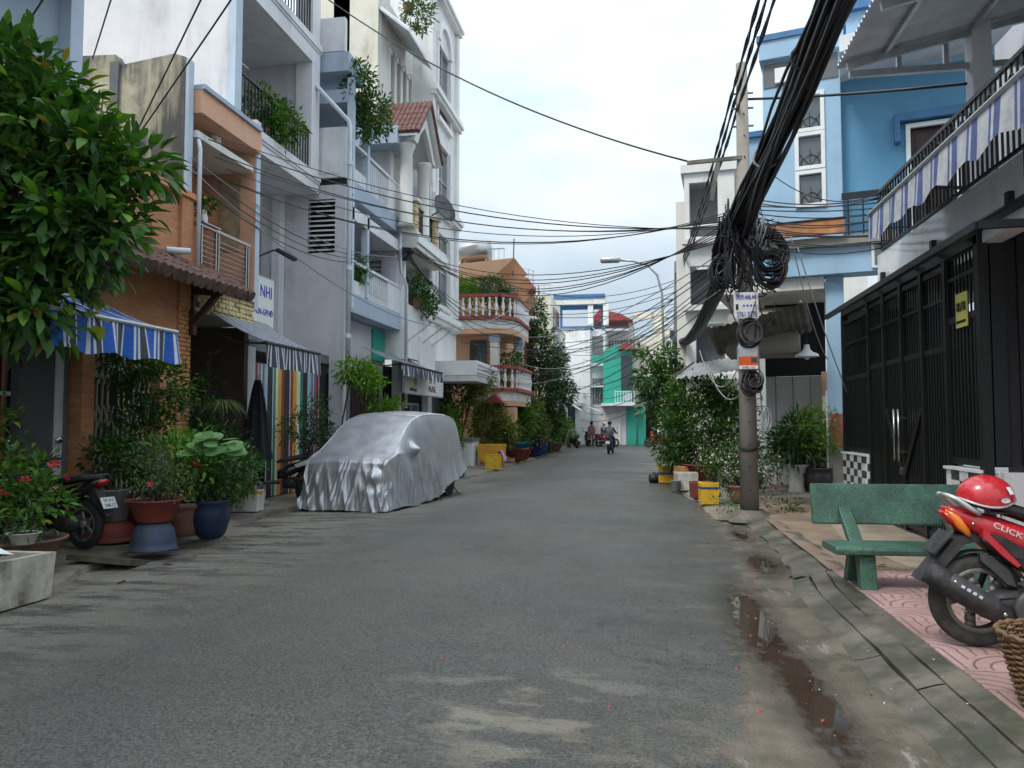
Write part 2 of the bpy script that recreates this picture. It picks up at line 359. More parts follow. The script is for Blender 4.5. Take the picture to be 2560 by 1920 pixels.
# ------------------------------------------------------------------ ground, road, pavements
def groundmat(name, kind):
    m, nt, nn, L, b = _mat(name); p = pos(nt)
    sp = nn.new('ShaderNodeSeparateXYZ'); L.new(p, sp.inputs[0]); X, Y = sp.outputs[0], sp.outputs[1]
    def step(v, a, c): return ramp(nt, math_(nt, 'MULTIPLY', math_(nt, 'SUBTRACT', v, a), 1.0/(c-a)), 0, 1, (0,0,0), (1,1,1))
    big = noise(nt, p, .35, 6, .6); mid = noise(nt, p, 2.2, 6, .62); fine = noise(nt, p, 120, 3, .6); grit = noise(nt, p, 52, 4, .7)
    if kind == 'asphalt':
        c = ramp(nt, big, .3, .7, (.066,.066,.062), (.108,.107,.098))
        c = mixc(nt, .85, c, ramp(nt, grit, .34, .62, (.22,.22,.23), (1.5,1.5,1.46)), 'MULTIPLY')
        c = mixc(nt, .55, c, ramp(nt, fine, .38, .60, (.25,.25,.26), (1.5,1.5,1.48)), 'MULTIPLY')
        # old cement smears: along the left verge and in the near right wheel track
        sm = noise(nt, p, 1.0, 7, .68, (1.1,3.2,1))
        left = math_(nt, 'MULTIPLY', step(X, -3.3, -5.2), ramp(nt, sm, .42, .52, (0,0,0), (1,1,1)))
        d = nn.new('ShaderNodeVectorMath'); d.operation = 'DISTANCE'; L.new(p, d.inputs[0]); d.inputs[1].default_value = (-.62, 4.1, 0)
        near = math_(nt, 'MULTIPLY', step(d.outputs['Value'], 1.25, .3), ramp(nt, noise(nt, p, 1.0, 7, .66, (1.7,3.4,1)), .50, .60, (0,0,0), (1,1,1)))
        rgt = math_(nt, 'MULTIPLY', step(X, -.6, 1.0), ramp(nt, sm, .50, .68, (0,0,0), (.32,.32,.32)))
        k = math_(nt, 'MAXIMUM', math_(nt, 'MAXIMUM', math_(nt, 'MULTIPLY', left, .72), math_(nt, 'MULTIPLY', near, .5)), rgt)
        c = mixc(nt, k, c, ramp(nt, mid, .3, .7, (.24,.215,.17), (.38,.345,.28)))
        c = mixc(nt, math_(nt, 'MULTIPLY', ramp(nt, noise(nt, p, .45, 5, .65), .42, .64, (0,0,0), (1,1,1)), .42), c, mixc(nt, 1.0, c, (1.12,.98,.78), 'MULTIPLY'))
        # gritty dark pits in patches
        vo = nn.new('ShaderNodeTexVoronoi'); vo.inputs['Scale'].default_value = 46; L.new(p, vo.inputs['Vector'])
        pit = math_(nt, 'MULTIPLY', ramp(nt, vo.outputs['Distance'], .10, .42, (1,1,1), (0,0,0)), ramp(nt, noise(nt, p, .55, 4, .7), .40, .56, (0,0,0), (1,1,1)))
        c = mixc(nt, math_(nt, 'MULTIPLY', pit, .9), c, (.018,.024,.026))
        ck = nn.new('ShaderNodeTexVoronoi'); ck.feature = 'DISTANCE_TO_EDGE'; ck.inputs['Scale'].default_value = .75
        wv = nn.new('ShaderNodeVectorMath'); wv.operation = 'ADD'; L.new(p, wv.inputs[0]); nv = nn.new('ShaderNodeTexNoise'); nv.inputs['Scale'].default_value = 2.2; nv.inputs['Detail'].default_value = 5; L.new(p, nv.inputs['Vector']); L.new(nv.outputs['Color'], wv.inputs[1]); L.new(wv.outputs[0], ck.inputs['Vector'])
        crk = math_(nt, 'MULTIPLY', ramp(nt, ck.outputs['Distance'], .004, .013, (1,1,1), (0,0,0)), ramp(nt, noise(nt, p, .3, 3), .50, .58, (0,0,0), (1,1,1)))
        c = mixc(nt, math_(nt, 'MULTIPLY', crk, .7), c, (.02,.02,.02))
        # cement gutter taking over towards the right kerb
        xb = nn.new('ShaderNodeMapRange'); L.new(Y, xb.inputs[0]); xb.inputs[1].default_value = 3.4; xb.inputs[2].default_value = 9.5; xb.inputs[3].default_value = .30; xb.inputs[4].default_value = 1.02
        gd = math_(nt, 'ADD', math_(nt, 'SUBTRACT', X, xb.outputs[0]), math_(nt, 'MULTIPLY', math_(nt, 'SUBTRACT', noise(nt, p, 3.0, 5, .7), .5), 1.1))
        gm = step(gd, -.03, .10)
        gc = ramp(nt, mid, .32, .68, (.085,.068,.045), (.19,.155,.115))
        gc = mixc(nt, ramp(nt, noise(nt, p, 1.6, 5, .7), .50, .62, (0,0,0), (.75,.75,.75)), gc, (.06,.062,.036))
        gc = mixc(nt, ramp(nt, noise(nt, p, 2.4, 5, .7, (2.5,.7,1)), .60, .68, (0,0,0), (.75,.75,.75)), gc, (.30,.28,.24))
        c = mixc(nt, gm, c, gc)
        # standing water
        w0 = None
        for cx, cy, sx, sy in ((.84,6.3,.17,1.35),(.93,4.7,.13,1.1),(1.28,9.0,.16,.6),(1.30,11.3,.10,.5)):
            q = math_(nt,'SUBTRACT',1.0, math_(nt,'ADD', math_(nt,'POWER', math_(nt,'ABSOLUTE', math_(nt,'MULTIPLY', math_(nt,'SUBTRACT',X,cx),1/sx)),2.0), math_(nt,'POWER', math_(nt,'ABSOLUTE', math_(nt,'MULTIPLY', math_(nt,'SUBTRACT',Y,cy),1/sy)),2.0)))
            w0 = q if w0 is None else math_(nt,'MAXIMUM',w0,q)
        wn_ = math_(nt,'ADD', w0, math_(nt,'MULTIPLY', math_(nt,'SUBTRACT', noise(nt, p, 5.5, 5, .65), .5), 2.3))
        damp = step(wn_, -2.8, .1); pud = step(wn_, -.05, .45)
        c = mixc(nt, math_(nt,'MULTIPLY', damp, .85), c, mixc(nt, 1.0, c, (.45,.42,.38), 'MULTIPLY')); c = mixc(nt, pud, c, (.045,.030,.020))
        L.new(c, b.inputs['Base Color'])
        wet = math_(nt, 'MAXIMUM', math_(nt, 'MULTIPLY', step(X, -1.4, .8), ramp(nt, noise(nt, p, .8, 4, .65), .38, .56, (0,0,0), (1,1,1))), damp)
        r = nn.new('ShaderNodeMapRange'); L.new(wet, r.inputs[0]); r.inputs[3].default_value = .60; r.inputs[4].default_value = .26
        r2 = nn.new('ShaderNodeMapRange'); L.new(pud, r2.inputs[0]); L.new(r.outputs[0], r2.inputs[3]); r2.inputs[4].default_value = .025; L.new(r2.outputs[0], b.inputs['Roughness'])
        h = math_(nt, 'ADD', math_(nt, 'MULTIPLY', grit, .9), math_(nt, 'MULTIPLY', fine, .5)); h = math_(nt, 'SUBTRACT', h, math_(nt, 'MULTIPLY', pit, .5))
        h = math_(nt, 'MULTIPLY', h, math_(nt, 'SUBTRACT', 1.0, math_(nt, 'MULTIPLY', gm, .6))); h = math_(nt, 'MULTIPLY', h, math_(nt, 'SUBTRACT', 1.0, pud)); bump(nt, b, h, 1.0, .016)
    elif kind == 'gutter':
        c = ramp(nt, mid, .32, .68, (.075,.062,.042), (.17,.14,.105))
        c = mixc(nt, ramp(nt, noise(nt, p, 1.6, 5, .7), .50, .62, (0,0,0), (.75,.75,.75)), c, (.055,.058,.035))
        c = mixc(nt, ramp(nt, noise(nt, p, 2.4, 5, .7, (2.5,.7,1)), .58, .66, (0,0,0), (.8,.8,.8)), c, (.27,.25,.22))
        L.new(c, b.inputs['Base Color']); L.new(ramp(nt, noise(nt, p, 1.2, 5), .35, .65, (.22,.22,.22), (.62,.62,.62)), b.inputs['Roughness'])
        bump(nt, b, math_(nt, 'ADD', mid, math_(nt, 'MULTIPLY', grit, .35)), .35, .012)
    elif kind == 'kerb':
        c = ramp(nt, mid, .32, .68, (.075,.066,.048), (.175,.152,.117))
        c = mixc(nt, ramp(nt, noise(nt, p, 1.8, 7, .7), .44, .58, (0,0,0), (.85,.85,.85)), c, (.045,.047,.026))
        L.new(c, b.inputs['Base Color']); L.new(ramp(nt, mid, .35, .65, (.40,.40,.40), (.8,.8,.8)), b.inputs['Roughness'])
        bump(nt, b, math_(nt, 'ADD', mid, math_(nt, 'MULTIPLY', grit, .5)), .5, .012)
    else:
        lo, hi, d2 = {'pave': ((.15,.13,.105), (.28,.245,.20), (.08,.072,.055)), 'tan': ((.26,.21,.15), (.40,.33,.25), (.17,.12,.085)),
                      'brown': ((.19,.13,.09), (.33,.24,.17), (.10,.075,.055)), 'far': ((.12,.12,.115), (.2,.2,.19), (.09,.09,.08))}[kind]
        c = ramp(nt, mid, .3, .7, lo, hi)
        c = mixc(nt, ramp(nt, noise(nt, p, .7, 7, .68), .48, .64, (0,0,0), (.8,.8,.8)), c, d2)
        L.new(c, b.inputs['Base Color']); L.new(ramp(nt, big, .35, .65, (.45,.45,.45), (.85,.85,.85)), b.inputs['Roughness'])
        bump(nt, b, math_(nt, 'ADD', mid, math_(nt, 'MULTIPLY', grit, .4)), .4, .01)
    return m
G = {k: groundmat(k + '_surface', k) for k in ('asphalt','gutter','kerb','pave','tan','brown','far')}
struct('ground', MB().add([(-300,-60,-.05),(300,-60,-.05),(300,500,-.05),(-300,500,-.05)], [(0,1,2,3)]), G['far'])

LEFT = [(-5.0,-6),(-5.12,4),(-5.22,5.58),(-5.5,6.6),(-5.91,7.82),(-6.1,10.5),(-6.28,13.63),(-6.2,16.2),(-5.6,18.2),(-4.95,20.35),(-4.85,26),(-4.85,35),(-4.82,49.5),(-4.8,64)]
RIGHT = [(.15,-6),(.32,3.6),(.62,5.2),(.90,7.2),(1.02,9.5),(1.14,12.6),(1.02,15.3),(.80,20),(.68,25),(.65,31),(.66,45),(.66,64)]
def lerp_line(line, y):
    for (x0,y0),(x1,y1) in zip(line, line[1:]):
        if y0 <= y <= y1: return x0 + (x1-x0)*(y-y0)/(y1-y0)
    return line[-1][0] if y > line[-1][1] else line[0][0]
m = MB(); ys = [-6,-3,0,2] + [3+.25*i for i in range(90)] + [26+2*i for i in range(20)] + [66,72]
NX = 16
def jit(y, s): return .05*math.sin(y*3.1+s)+.035*math.sin(y*7.7+2*s)+.02*math.sin(y*17+s)
vs = []
for y in ys:
    xl, xr = lerp_line(LEFT, y)-.15, (1.42 if y < 8.3 else 1.56 if y < 13 else 1.1)
    for i in range(NX+1):
        t = i/NX; vs.append((xl+(xr-xl)*t, y, .035*math.sin(math.pi*min(1,t*1.12))-.012*math.sin(math.pi*max(0,(t-.86)/.14))))
m.add(vs, [(j*(NX+1)+i, j*(NX+1)+i+1, (j+1)*(NX+1)+i+1, (j+1)*(NX+1)+i) for j in range(len(ys)-1) for i in range(NX)])
struct('road', m, G['asphalt'], smooth=True)
# standing water
m, nt, nn, L, b = _mat('puddle_water'); b.inputs['Base Color'].default_value = (.035,.026,.018,1); b.inputs['Roughness'].default_value = .03; b.inputs['Specular IOR Level'].default_value = .75
bump(nt, b, noise(nt, pos(nt), 14, 2), .02, .02); WATER = m
def puddle(pts, z, seed):
    r = random.Random(seed); q = []
    for i in range(len(pts)):
        a, c = pts[i], pts[(i+1)%len(pts)]
        for k in range(5):
            t = k/5; q.append((a[0]+(c[0]-a[0])*t+r.uniform(-.022,.022), a[1]+(c[1]-a[1])*t+r.uniform(-.04,.04)))
    struct('puddle', MB().add([(x,y,z) for x,y in q], [tuple(range(len(q)))]), WATER)
puddle([(.62,20.3),(.95,20),(.98,17.6),(1.18,16.2),(1.0,15.7),(.86,16.4),(.72,18)], .004, 8)
# right kerb: three sloping runs of cement with open joints, in lengths
rr = random.Random(4)
kerb_root = thing('sloped_kerb', 'stained cement kerb of three sloping strips beside the pink tiles', 'kerb', (1.6,3,0))
for (xa, za), (xb, zb), sh in (((1.34,.0),(1.50,.045),.0), ((1.512,.05),(1.655,.085),.0), ((1.667,.088),(1.815,.104),.0)):
    y = -.5
    while y < 8.1:
        L_ = rr.uniform(5,9); y1 = min(y+L_, 8.25); dz = rr.uniform(-.004,.004)
        mm = MB(); n = max(2,int((y1-y)/.2))
        def kf(u, v, xa=xa, xb=xb, za=za, zb=zb, y=y, y1=y1, dz=dz):
            yy = y+.006+(y1-y-.012)*v; w = .008*math.sin(yy*2.3+xa*9)+.004*math.sin(yy*9+xa*30)
            sk = .10*max(0, (yy-6.6)/1.6)**2
            return (xa+(xb-xa)*u+w+sk, yy, za+(zb-za)*u+dz+.004*math.sin(yy*5+u*4))
        mm.grid(kf, 3, n)
        # skirts into the ground
        b0 = len(mm.v); e = [kf(0,i/n) for i in range(n+1)]; e2 = [kf(1,i/n) for i in range(n+1)]
        mm.add(e+[(p[0],p[1],p[2]-.08) for p in e], [(i,n+1+i,n+2+i,i+1) for i in range(n)])
        mm.add(e2+[(p[0],p[1],p[2]-.08) for p in e2], [(i+1,n+2+i,n+1+i,i) for i in range(n)])
        mm.build('kerb_length', G['kerb'], kerb_root, True); y = y1
struct('kerb_bed', B(1.30,1.86,-2,8.3,-.06,-.012), G['gutter'])
# rough cement ramp up to the pavement beyond the tiles
mm = MB()
def rf(u, v):
    y = 8.1+4.7*v; return (1.46+.10*math.sin(v*3)+.5*u-.12*v*u+.02*math.sin(y*6), y, .006+.10*u**.8+.018*math.sin(y*3.3+u*5)*math.sin(u*3.1)+.010*math.sin(y*11+u*9))
mm.grid(rf, 8, 40)
tag(mm.build('cement_ramp', G['kerb'], None, True), None, kind='structure')
# right pavement: earth-brown screed beyond the tiles, tan apron by the gate
mm = MB(); mm.grid(lambda u, v: (1.80+3.7*u, 8.2+6.9*v, .098+.006*math.sin(u*9+v*14)), 12, 20); struct('pavement', mm, G['brown'], smooth=True)
struct('cement_apron', MB().add([(3.5,8.35,.104),(3.45,12.8,.106),(2.75,12.6,.104),(2.42,10.3,.104),(2.62,8.4,.104)], [(0,1,2,3,4)]), G['tan'])
struct('pavement_base', B(1.83,9,-6,8.2,-.05,.086), G['kerb'])
struct('shop_step', B(2.0,7,14.7,30,-.05,.22), G['pave'])
mm = MB()
def psf(u, v):
    y = 12.9+52*v; x0 = lerp_line(RIGHT, y)-.02+.05*math.sin(y*2.1)+.03*math.sin(y*5.3); rise = min(1,(y-12.9)/1.6)
    return (x0+(3.3-x0)*u, y, -.03+.045*min(1,u*40)*rise+.07*min(1,u*3)*rise+.006*math.sin(y*3+u*9))
mm.grid(psf, 40, 150); struct('pavement_strip', mm, G['pave'], smooth=True)
# left pavement with broken outer edge
mm = MB(); yl = [-6,-2,2]+[4+.35*i for i in range(52)]+[22.5+2*i for i in range(22)]; vs = []
for y in yl:
    x = lerp_line(LEFT, y)+.035*math.sin(y*5.1)+.02*math.sin(y*13); vs += [(x,y,-.02),(x-.02,y,.065+.012*math.sin(y*2.7)),(x-.9,y,.10),(x-7,y,.105)]
mm.add(vs, [(j*4+i, (j+1)*4+i, (j+1)*4+i+1, j*4+i+1) for j in range(len(yl)-1) for i in range(3)])
struct('pavement_left', mm, G['pave'])
# pink patterned paving tiles, each one a piece
m, nt, nn, L, b = _mat('pink_paving_tile'); p = pos(nt)
tcn = nn.new('ShaderNodeTexCoord'); oi = nn.new('ShaderNodeObjectInfo')
sp = nn.new('ShaderNodeSeparateXYZ'); L.new(tcn.outputs['Object'], sp.inputs[0])
ux, uy = math_(nt,'ADD',sp.outputs[0],.2), math_(nt,'ADD',sp.outputs[1],.2)
d = math_(nt,'SQRT', math_(nt,'ADD', math_(nt,'MULTIPLY',ux,ux), math_(nt,'MULTIPLY',uy,uy)))
ring = math_(nt,'ABSOLUTE', math_(nt,'SUBTRACT', math_(nt,'FRACT', math_(nt,'MULTIPLY', d, 11.5)), .5))
lin = math_(nt,'ABSOLUTE', math_(nt,'SUBTRACT', math_(nt,'FRACT', math_(nt,'MULTIPLY', uy, 12.5)), .5))
inr = math_(nt,'LESS_THAN', d, .345)
g = math_(nt,'ADD', math_(nt,'MULTIPLY', ring, inr), math_(nt,'MULTIPLY', lin, math_(nt,'SUBTRACT', 1.0, inr)))
gr = ramp(nt, g, .04, .12, (0,0,0), (1,1,1))
c = ramp(nt, noise(nt, p, 2.0, 6, .65), .3, .7, (.30,.17,.155), (.50,.33,.30))
c = mixc(nt, ramp(nt, noise(nt, p, 1.1, 6, .7), .52, .66, (0,0,0), (.7,.7,.7)), c, (.20,.16,.13))
c = mixc(nt, gr, mixc(nt, .75, c, (.09,.05,.045)), c)
L.new(c, b.inputs['Base Color']); b.inputs['Roughness'].default_value = .6; bump(nt, b, gr, .5, .006); TILE = m
tile_me = MB().cbox(-.197,.197,-.197,.197,-.03,0,.004).mesh('paving_tile', TILE)
tile_root = tag(thing('tiled_pavement', None, None, (2.6,6,.1)), None, kind='structure')
for i in range(9):
    for j in range(20):
        x, y = 2.02+.4*i, 8.0-.4*j
        if y > 1.2 or i > 5:
            ob('paving_tile', tile_me, tile_root, loc=(x, y, .108+rr.uniform(-.003,.003)), rot=(rr.uniform(-.006,.006), rr.uniform(-.006,.006), (i%2*math.pi/2+j%2*math.pi) if j%2==0 else (math.pi*1.5-i%2*math.pi/2+math.pi)))
# ------------------------------------------------------------------ shared building pieces
_bar = {}
def bar_mesh(w, d, h, mat):
    k = (round(w,3), round(d,3), round(h,3), mat.name)
    if k not in _bar: _bar[k] = B(-w/2,w/2,-d/2,d/2,0,h).mesh('bar', mat)
    return _bar[k]
def rail_x(par, X, y0, y1, z0, z1, sp, mat, w=.02, name='rail_bar'):      # railing along the street
    me = bar_mesh(w, w, z1-z0-.06, mat); n = max(1, round((y1-y0)/sp))
    for i in range(n+1): ob(name, me, par, loc=(X, y0+(y1-y0)*i/n, z0+.03))
    B(X-w*1.1,X+w*1.1,y0-.02,y1+.02,z1-.045,z1).build('top_rail', mat, par); B(X-w*.8,X+w*.8,y0,y1,z0,z0+.035).build('bottom_rail', mat, par)
def rail_y(par, Y, x0, x1, z0, z1, sp, mat, w=.02, name='rail_bar'):
    me = bar_mesh(w, w, z1-z0-.06, mat); n = max(1, round((x1-x0)/sp))
    for i in range(n+1): ob(name, me, par, loc=(x0+(x1-x0)*i/n, Y, z0+.03))
    B(x0-.02,x1+.02,Y-w*1.1,Y+w*1.1,z1-.045,z1).build('top_rail', mat, par); B(x0,x1,Y-w*.8,Y+w*.8,z0,z0+.035).build('bottom_rail', mat, par)
def window_x(par, X, y0, y1, z0, z1, fm, gm, t=.05, s=1, mull=(1,0), name='window', sill=False):
    """street-facing window, frame proud of the wall by t on side s (+1 towards +x)"""
    f = MB(); w = .055
    f.box(X,X+s*t,y0,y0+w,z0,z1); f.box(X,X+s*t,y1-w,y1,z0,z1); f.box(X,X+s*t,y0+w,y1-w,z0,z0+w); f.box(X,X+s*t,y0+w,y1-w,z1-w,z1)
    for i in range(1, mull[0]+1): yy = y0+(y1-y0)*i/(mull[0]+1); f.box(X,X+s*t*.9,yy-w*.4,yy+w*.4,z0+w,z1-w)
    for i in range(1, mull[1]+1): zz = z0+(z1-z0)*i/(mull[1]+1); f.box(X,X+s*t*.8,y0+w,y1-w,zz-w*.4,zz+w*.4)
    o = f.build(name, fm, par)
    B(X-s*.01,X+s*.012,y0+w*.8,y1-w*.8,z0+w*.8,z1-w*.8).build('pane', gm, o)
    if sill: B(X,X+s*(t+.06),y0-.08,y1+.08,z0-.07,z0-.003).build('sill', fm, o)
    return o
def window_y(par, Y, x0, x1, z0, z1, fm, gm, t=.05, mull=(1,0), name='window', w=.055, s=-1):
    f = MB(); q = s*t
    f.box(x0,x0+w,Y+q,Y,z0,z1); f.box(x1-w,x1,Y+q,Y,z0,z1); f.box(x0+w,x1-w,Y+q,Y,z0,z0+w); f.box(x0+w,x1-w,Y+q,Y,z1-w,z1)
    for i in range(1, mull[0]+1): xx = x0+(x1-x0)*i/(mull[0]+1); f.box(xx-w*.4,xx+w*.4,Y+q*.9,Y,z0+w,z1-w)
    for i in range(1, mull[1]+1): zz = z0+(z1-z0)*i/(mull[1]+1); f.box(x0+w,x1-w,Y+q*.8,Y,zz-w*.4,zz+w*.4)
    o = f.build(name, fm, par); B(x0+w*.8,x1-w*.8,Y-.012,Y+.01,z0+w*.8,z1-w*.8).build('pane', gm, o); return o
def awning(name, label, Xw, zw, Xo, zo, y0, y1, val, pat, mats, barmat, group=None, scallop=.03, arms=True, wav=1.0):
    t = thing(name, label, 'awning', (Xw, (y0+y1)/2, zo), 0, group)
    cv, vl = MB(), MB(); y = y0; i = 0; ys = []
    while y < y1-1e-4:
        w, k = pat[i % len(pat)]; yn = min(y+w, y1); ys.append((y, yn, k)); y = yn; i += 1
    n = 8
    for a, b, k in ys:
        cv.k = vl.k = k; c = (y1-y0)
        def P(u, yy): return (Xw+(Xo-Xw)*u, yy, zw+(zo-zw)*u-.05*math.sin(math.pi*u)+.008*math.sin(yy*11)*u)
        for j in range(n):
            u0, u1 = j/n, (j+1)/n; cv.add([P(u0,a),P(u1,a),P(u1,b),P(u0,b)], [(0,1,2,3) if Xo > Xw else (3,2,1,0)])
        def V(v, yy): return (Xo+(.02+wav*(.035*math.sin(yy*9+1)+.02*math.sin(yy*21)))*v*(1 if Xo > Xw else -1), yy, zo-.03-(val-scallop*abs(math.sin(yy*4.2)))*v)
        for j in range(5):
            v0, v1 = j/5, (j+1)/5; vl.add([V(v0,a),V(v1,a),V(v1,b),V(v0,b)], [(0,1,2,3)])
    cv.build('canvas', mats, t); vl.build('valance', mats, t)
    MB().rod((Xo,y0,zo-.015),(Xo,y1,zo-.015),.028,8).build('front_bar', barmat, t)
    if arms:
        for yy in (y0+.12, y1-.12): MB().tube([(Xw,yy,zw-.35),((Xw+Xo)/2,yy,(zw+zo)/2-.28),(Xo,yy,zo-.03)],.016,6).build('arm', barmat, t)
    return t

# ------------------------------------------------------------------ left side, nearest: pale blue-grey house behind the tree
h = thing('corner_townhouse', 'pale blue-grey house at the far left behind the leafy tree', 'house', (-7.6,6,0))
wall_x(-8.0,-7.6,-4,8.75,3.1,9.5,[(1,4,5,7)]).build('wall', M['bgrey'], h)
B(-7.6,-7.42,8.75,8.98,3.1,9.5).build('pilaster', M['lblue'], h); B(-8.6,-7.62,8.76,9.0,3.1,9.6).build('side_wall', M['lblue'], h)
B(-7.6,-6.7,-4,8.73,7.35,7.6).build('balcony_slab', M['bgrey'], h)
B(-7.6,-7.0,-4,8.9,3.0,3.16).build('canopy', M['lgrey'], h)
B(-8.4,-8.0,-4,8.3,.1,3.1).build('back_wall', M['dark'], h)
window_x(h, -7.6, 1, 4, 5, 7, M['ltpaint'], M['glass'], mull=(2,1))
B(-7.95,-7.27,8.45,8.72,.1,3.0).build('pier', M['dgrey'], h); B(-7.26,-7.24,8.47,8.6,.1,3.0).build('pier_trim', M['lgrey'], h)
rail_x(h, -7.75, 4.8, 8.3, .15, 2.7, .14, M['black'], .025, 'gate_bar')
for z in (1.0,1.9): B(-7.77,-7.72,4.8,8.3,z,z+.05).build('gate_rail', M['ltpaint'], h)

# ------------------------------------------------------------------ orange brick house
h = thing('brick_townhouse', 'orange brick house with clay tile canopy and small steel balcony', 'house', (-7.1,10.5,0))
wall_x(-7.4,-7.1,8.75,11.02,3.0,5.1).build('upper_brick_wall', M['brick'], h)
B(-7.1,-7.04,10.72,11.02,3.35,5.1).build('pilaster', M['brick'], h); B(-7.45,-7.0,8.75,11.05,5.1,5.19).build('coping', M['orange'], h)
B(-9.5,-7.4,8.95,11.0,4.6,5.0).build('flat_roof', M['conc'], h)
wall_x(-7.4,-7.1,8.75,10.72,.1,3.0,[(8.98,10.36,.1,2.72)]).build('lower_brick_wall', M['brick'], h)
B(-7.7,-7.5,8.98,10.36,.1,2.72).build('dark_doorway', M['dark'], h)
B(-11,-9.4,8.9,13.0,0,7).build('rear_block', M['orange'], h)
# brick pier, brick by brick
pier = B(-7.55,-7.115,10.735,11.085,.1,3.9).build('brick_pier', M['conc'], h)
bA = MB().cbox(-.03,.03,-.083,.083,-.029,.029,.004).mesh('brick', M['brickp']); bB = MB().cbox(-.105,.105,-.03,.03,-.029,.029,.004).mesh('brick', M['brickp'])
for k in range(54):
    z = .14+k*.068; o_ = (k % 2)*.06
    for y in ((10.81,10.985) if k % 2 else (10.795,10.90,11.02)): ob('brick', bA, pier, loc=(-7.10+random.uniform(-.003,.003), y, z), scale=(1, .98 if k % 2 else .60, 1))
    for x in ((-7.235,-7.45) if k % 2 else (-7.345,)): ob('brick', bB, pier, loc=(x, 10.722, z))
# folding lattice gate (cream), each picket and scissor strip a piece
g = B(-7.3,-7.24,8.98,10.36,2.66,2.72).build('gate_track', M['creamp'], h)
pk = bar_mesh(.02,.025,2.5,M['creamp'])
sc = MB().beam((0,-.055,-.16),(0,.055,.16),.008,.02).mesh('scissor_strip', M['creamp'])
for i in range(13):
    y = 9.02+i*.108
    if 5 <= i <= 5: continue
    ob('picket', pk, g, loc=(-7.27,y,.12))
    if i < 12:
        for z in (.45,1.05,1.65,2.25): ob('scissor_strip', sc, g, loc=(-7.25,y+.054,z)); ob('scissor_strip', sc, g, loc=(-7.245,y+.054,z), scale=(1,-1,1))
# clay tile canopy
base = MB().prism([(-7.1,4.05),(-7.1,4.0),(-6.45,3.60),(-6.45,3.66)],'y',8.55,11.8).build('tile_canopy', M['wood'], h)
tl = MB(); tl.tube([(0,0,0),(.30,0,-.185)],[.085,.098],8,True); tile2 = tl.mesh('roof_tile', M['terra'])
for r_ in range(3):
    for c_ in range(19): ob('roof_tile', tile2, base, loc=(-7.12+.215*r_, 8.62+.17*c_+random.uniform(-.012,.012), 4.09-.135*r_+random.uniform(-.008,.008)), rot=(random.uniform(-.03,.03),random.uniform(-.02,.02),random.uniform(-.03,.03)))
br = MB(); br.box(-7.1,-6.99,11.0,11.1,2.95,3.95); br.beam((-7.05,11.05,3.66),(-6.55,11.05,3.62),.09,.12); br.beam((-7.05,11.05,3.1),(-6.62,11.05,3.58),.08,.09); br.build('timber_bracket', M['wood'], h)
br = MB(); br.box(-7.1,-6.99,8.7,8.8,2.95,3.95); br.beam((-7.05,8.75,3.66),(-6.55,8.75,3.62),.09,.12); br.beam((-7.05,8.75,3.1),(-6.62,8.75,3.58),.08,.09); br.build('timber_bracket', M['wood'], h)
MB().rod((-6.95,10.2,4.12),(-6.72,10.45,4.14),.05,10).build('drain_spout', M['pipe'], h)
# balcony bay
B(-8.4,-7.02,11.02,12.88,3.32,3.74).build('balcony_slab', M['conc'], h)
yst = MB().cbox(-.035,0,-.11,.11,-.04,.04,.008).mesh('split_stone', M['ystone'])
for k in range(5):
    for j in range(8): ob('split_stone', yst, h, loc=(-6.985+random.uniform(-.01,.012), 11.14+.225*j+(k%2)*.1, 3.37+k*.083), scale=(1,random.uniform(.85,1),random.uniform(.8,1)))
for a, b_ in ((11.02,11.75),(11.78,12.88)): B(-7.15,-6.90 if a < 11.5 else -6.93,a,b_,3.745,3.83 if a < 11.5 else 3.80).build('ledge', M['lgrey'], h)
st = M['steel']
rl = B(-7.04,-6.98,11.1,12.72,4.73,4.775).build('balcony_rail', st, h)
for y in (11.12,11.2,11.62,11.70,12.6,12.68): ob('rail_post', bar_mesh(.035,.035,.95,st), rl, loc=(-7.01,y,3.80))
for a, b_ in ((11.22,11.6),(11.72,12.58)):
    for k in range(9): MB().rod((-7.01,a,3.92+.085*k),(-7.01,b_,3.92+.085*k),.009,6).build('rail_rod', st, rl)
B(-7.22,-6.94,11.15,11.66,4.78,4.80).build('rail_shelf', st, rl)
B(-9.3,-8.0,11.02,12.85,3.74,6.5).build('back_wall', M['orange'], h)
d = B(-8.0,-7.95,11.15,12.0,3.75,6.3).build('balcony_door', M['creamp'], h)
for z0, z1 in ((3.9,4.9),(5.0,5.75),(5.85,6.2)): B(-7.96,-7.94,11.25,11.56,z0,z1).build('door_panel', M['glass'], d); B(-7.96,-7.94,11.62,11.93,z0,z1).build('door_panel', M['glass'], d)
B(-8.6,-7.0,12.88,13.04,3.62,7.15).build('fin_wall', M['salmon'], h); B(-6.998,-6.985,12.885,13.035,3.63,7.14).build('fin_edge', M['lblue'], h)
B(-7.72,-7.28,12.855,12.878,4.7,6.05).build('marble_panel', pm('veined_brown_marble', (.40,.30,.20), .3, .35, 5), h)
B(-8.6,-6.93,11.02,12.95,6.52,6.9).build('concrete_canopy', M['salmon'], h); B(-8.6,-6.88,11.015,12.9,6.905,6.98).build('canopy_cap', M['bgrey'], h)
B(-8.4,-7.0,11.02,12.8,6.13,6.24).build('lower_canopy', M['creamw'], h); B(-7.3,-7.2,11.9,12.05,6.245,6.515).build('canopy_stub', M['creamw'], h)
sw = MB().prism([(-11,5.0),(-7.12,5.0),(-7.12,7.36),(-7.32,7.43),(-8.25,7.32),(-8.36,7.5),(-11,7.62)],'y',10.84,11.0); sw.build('party_wall', M['stained'], h)
B(-7.119,-7.06,10.85,10.99,5.2,7.33).build('wall_edge', M['lblue'], h)
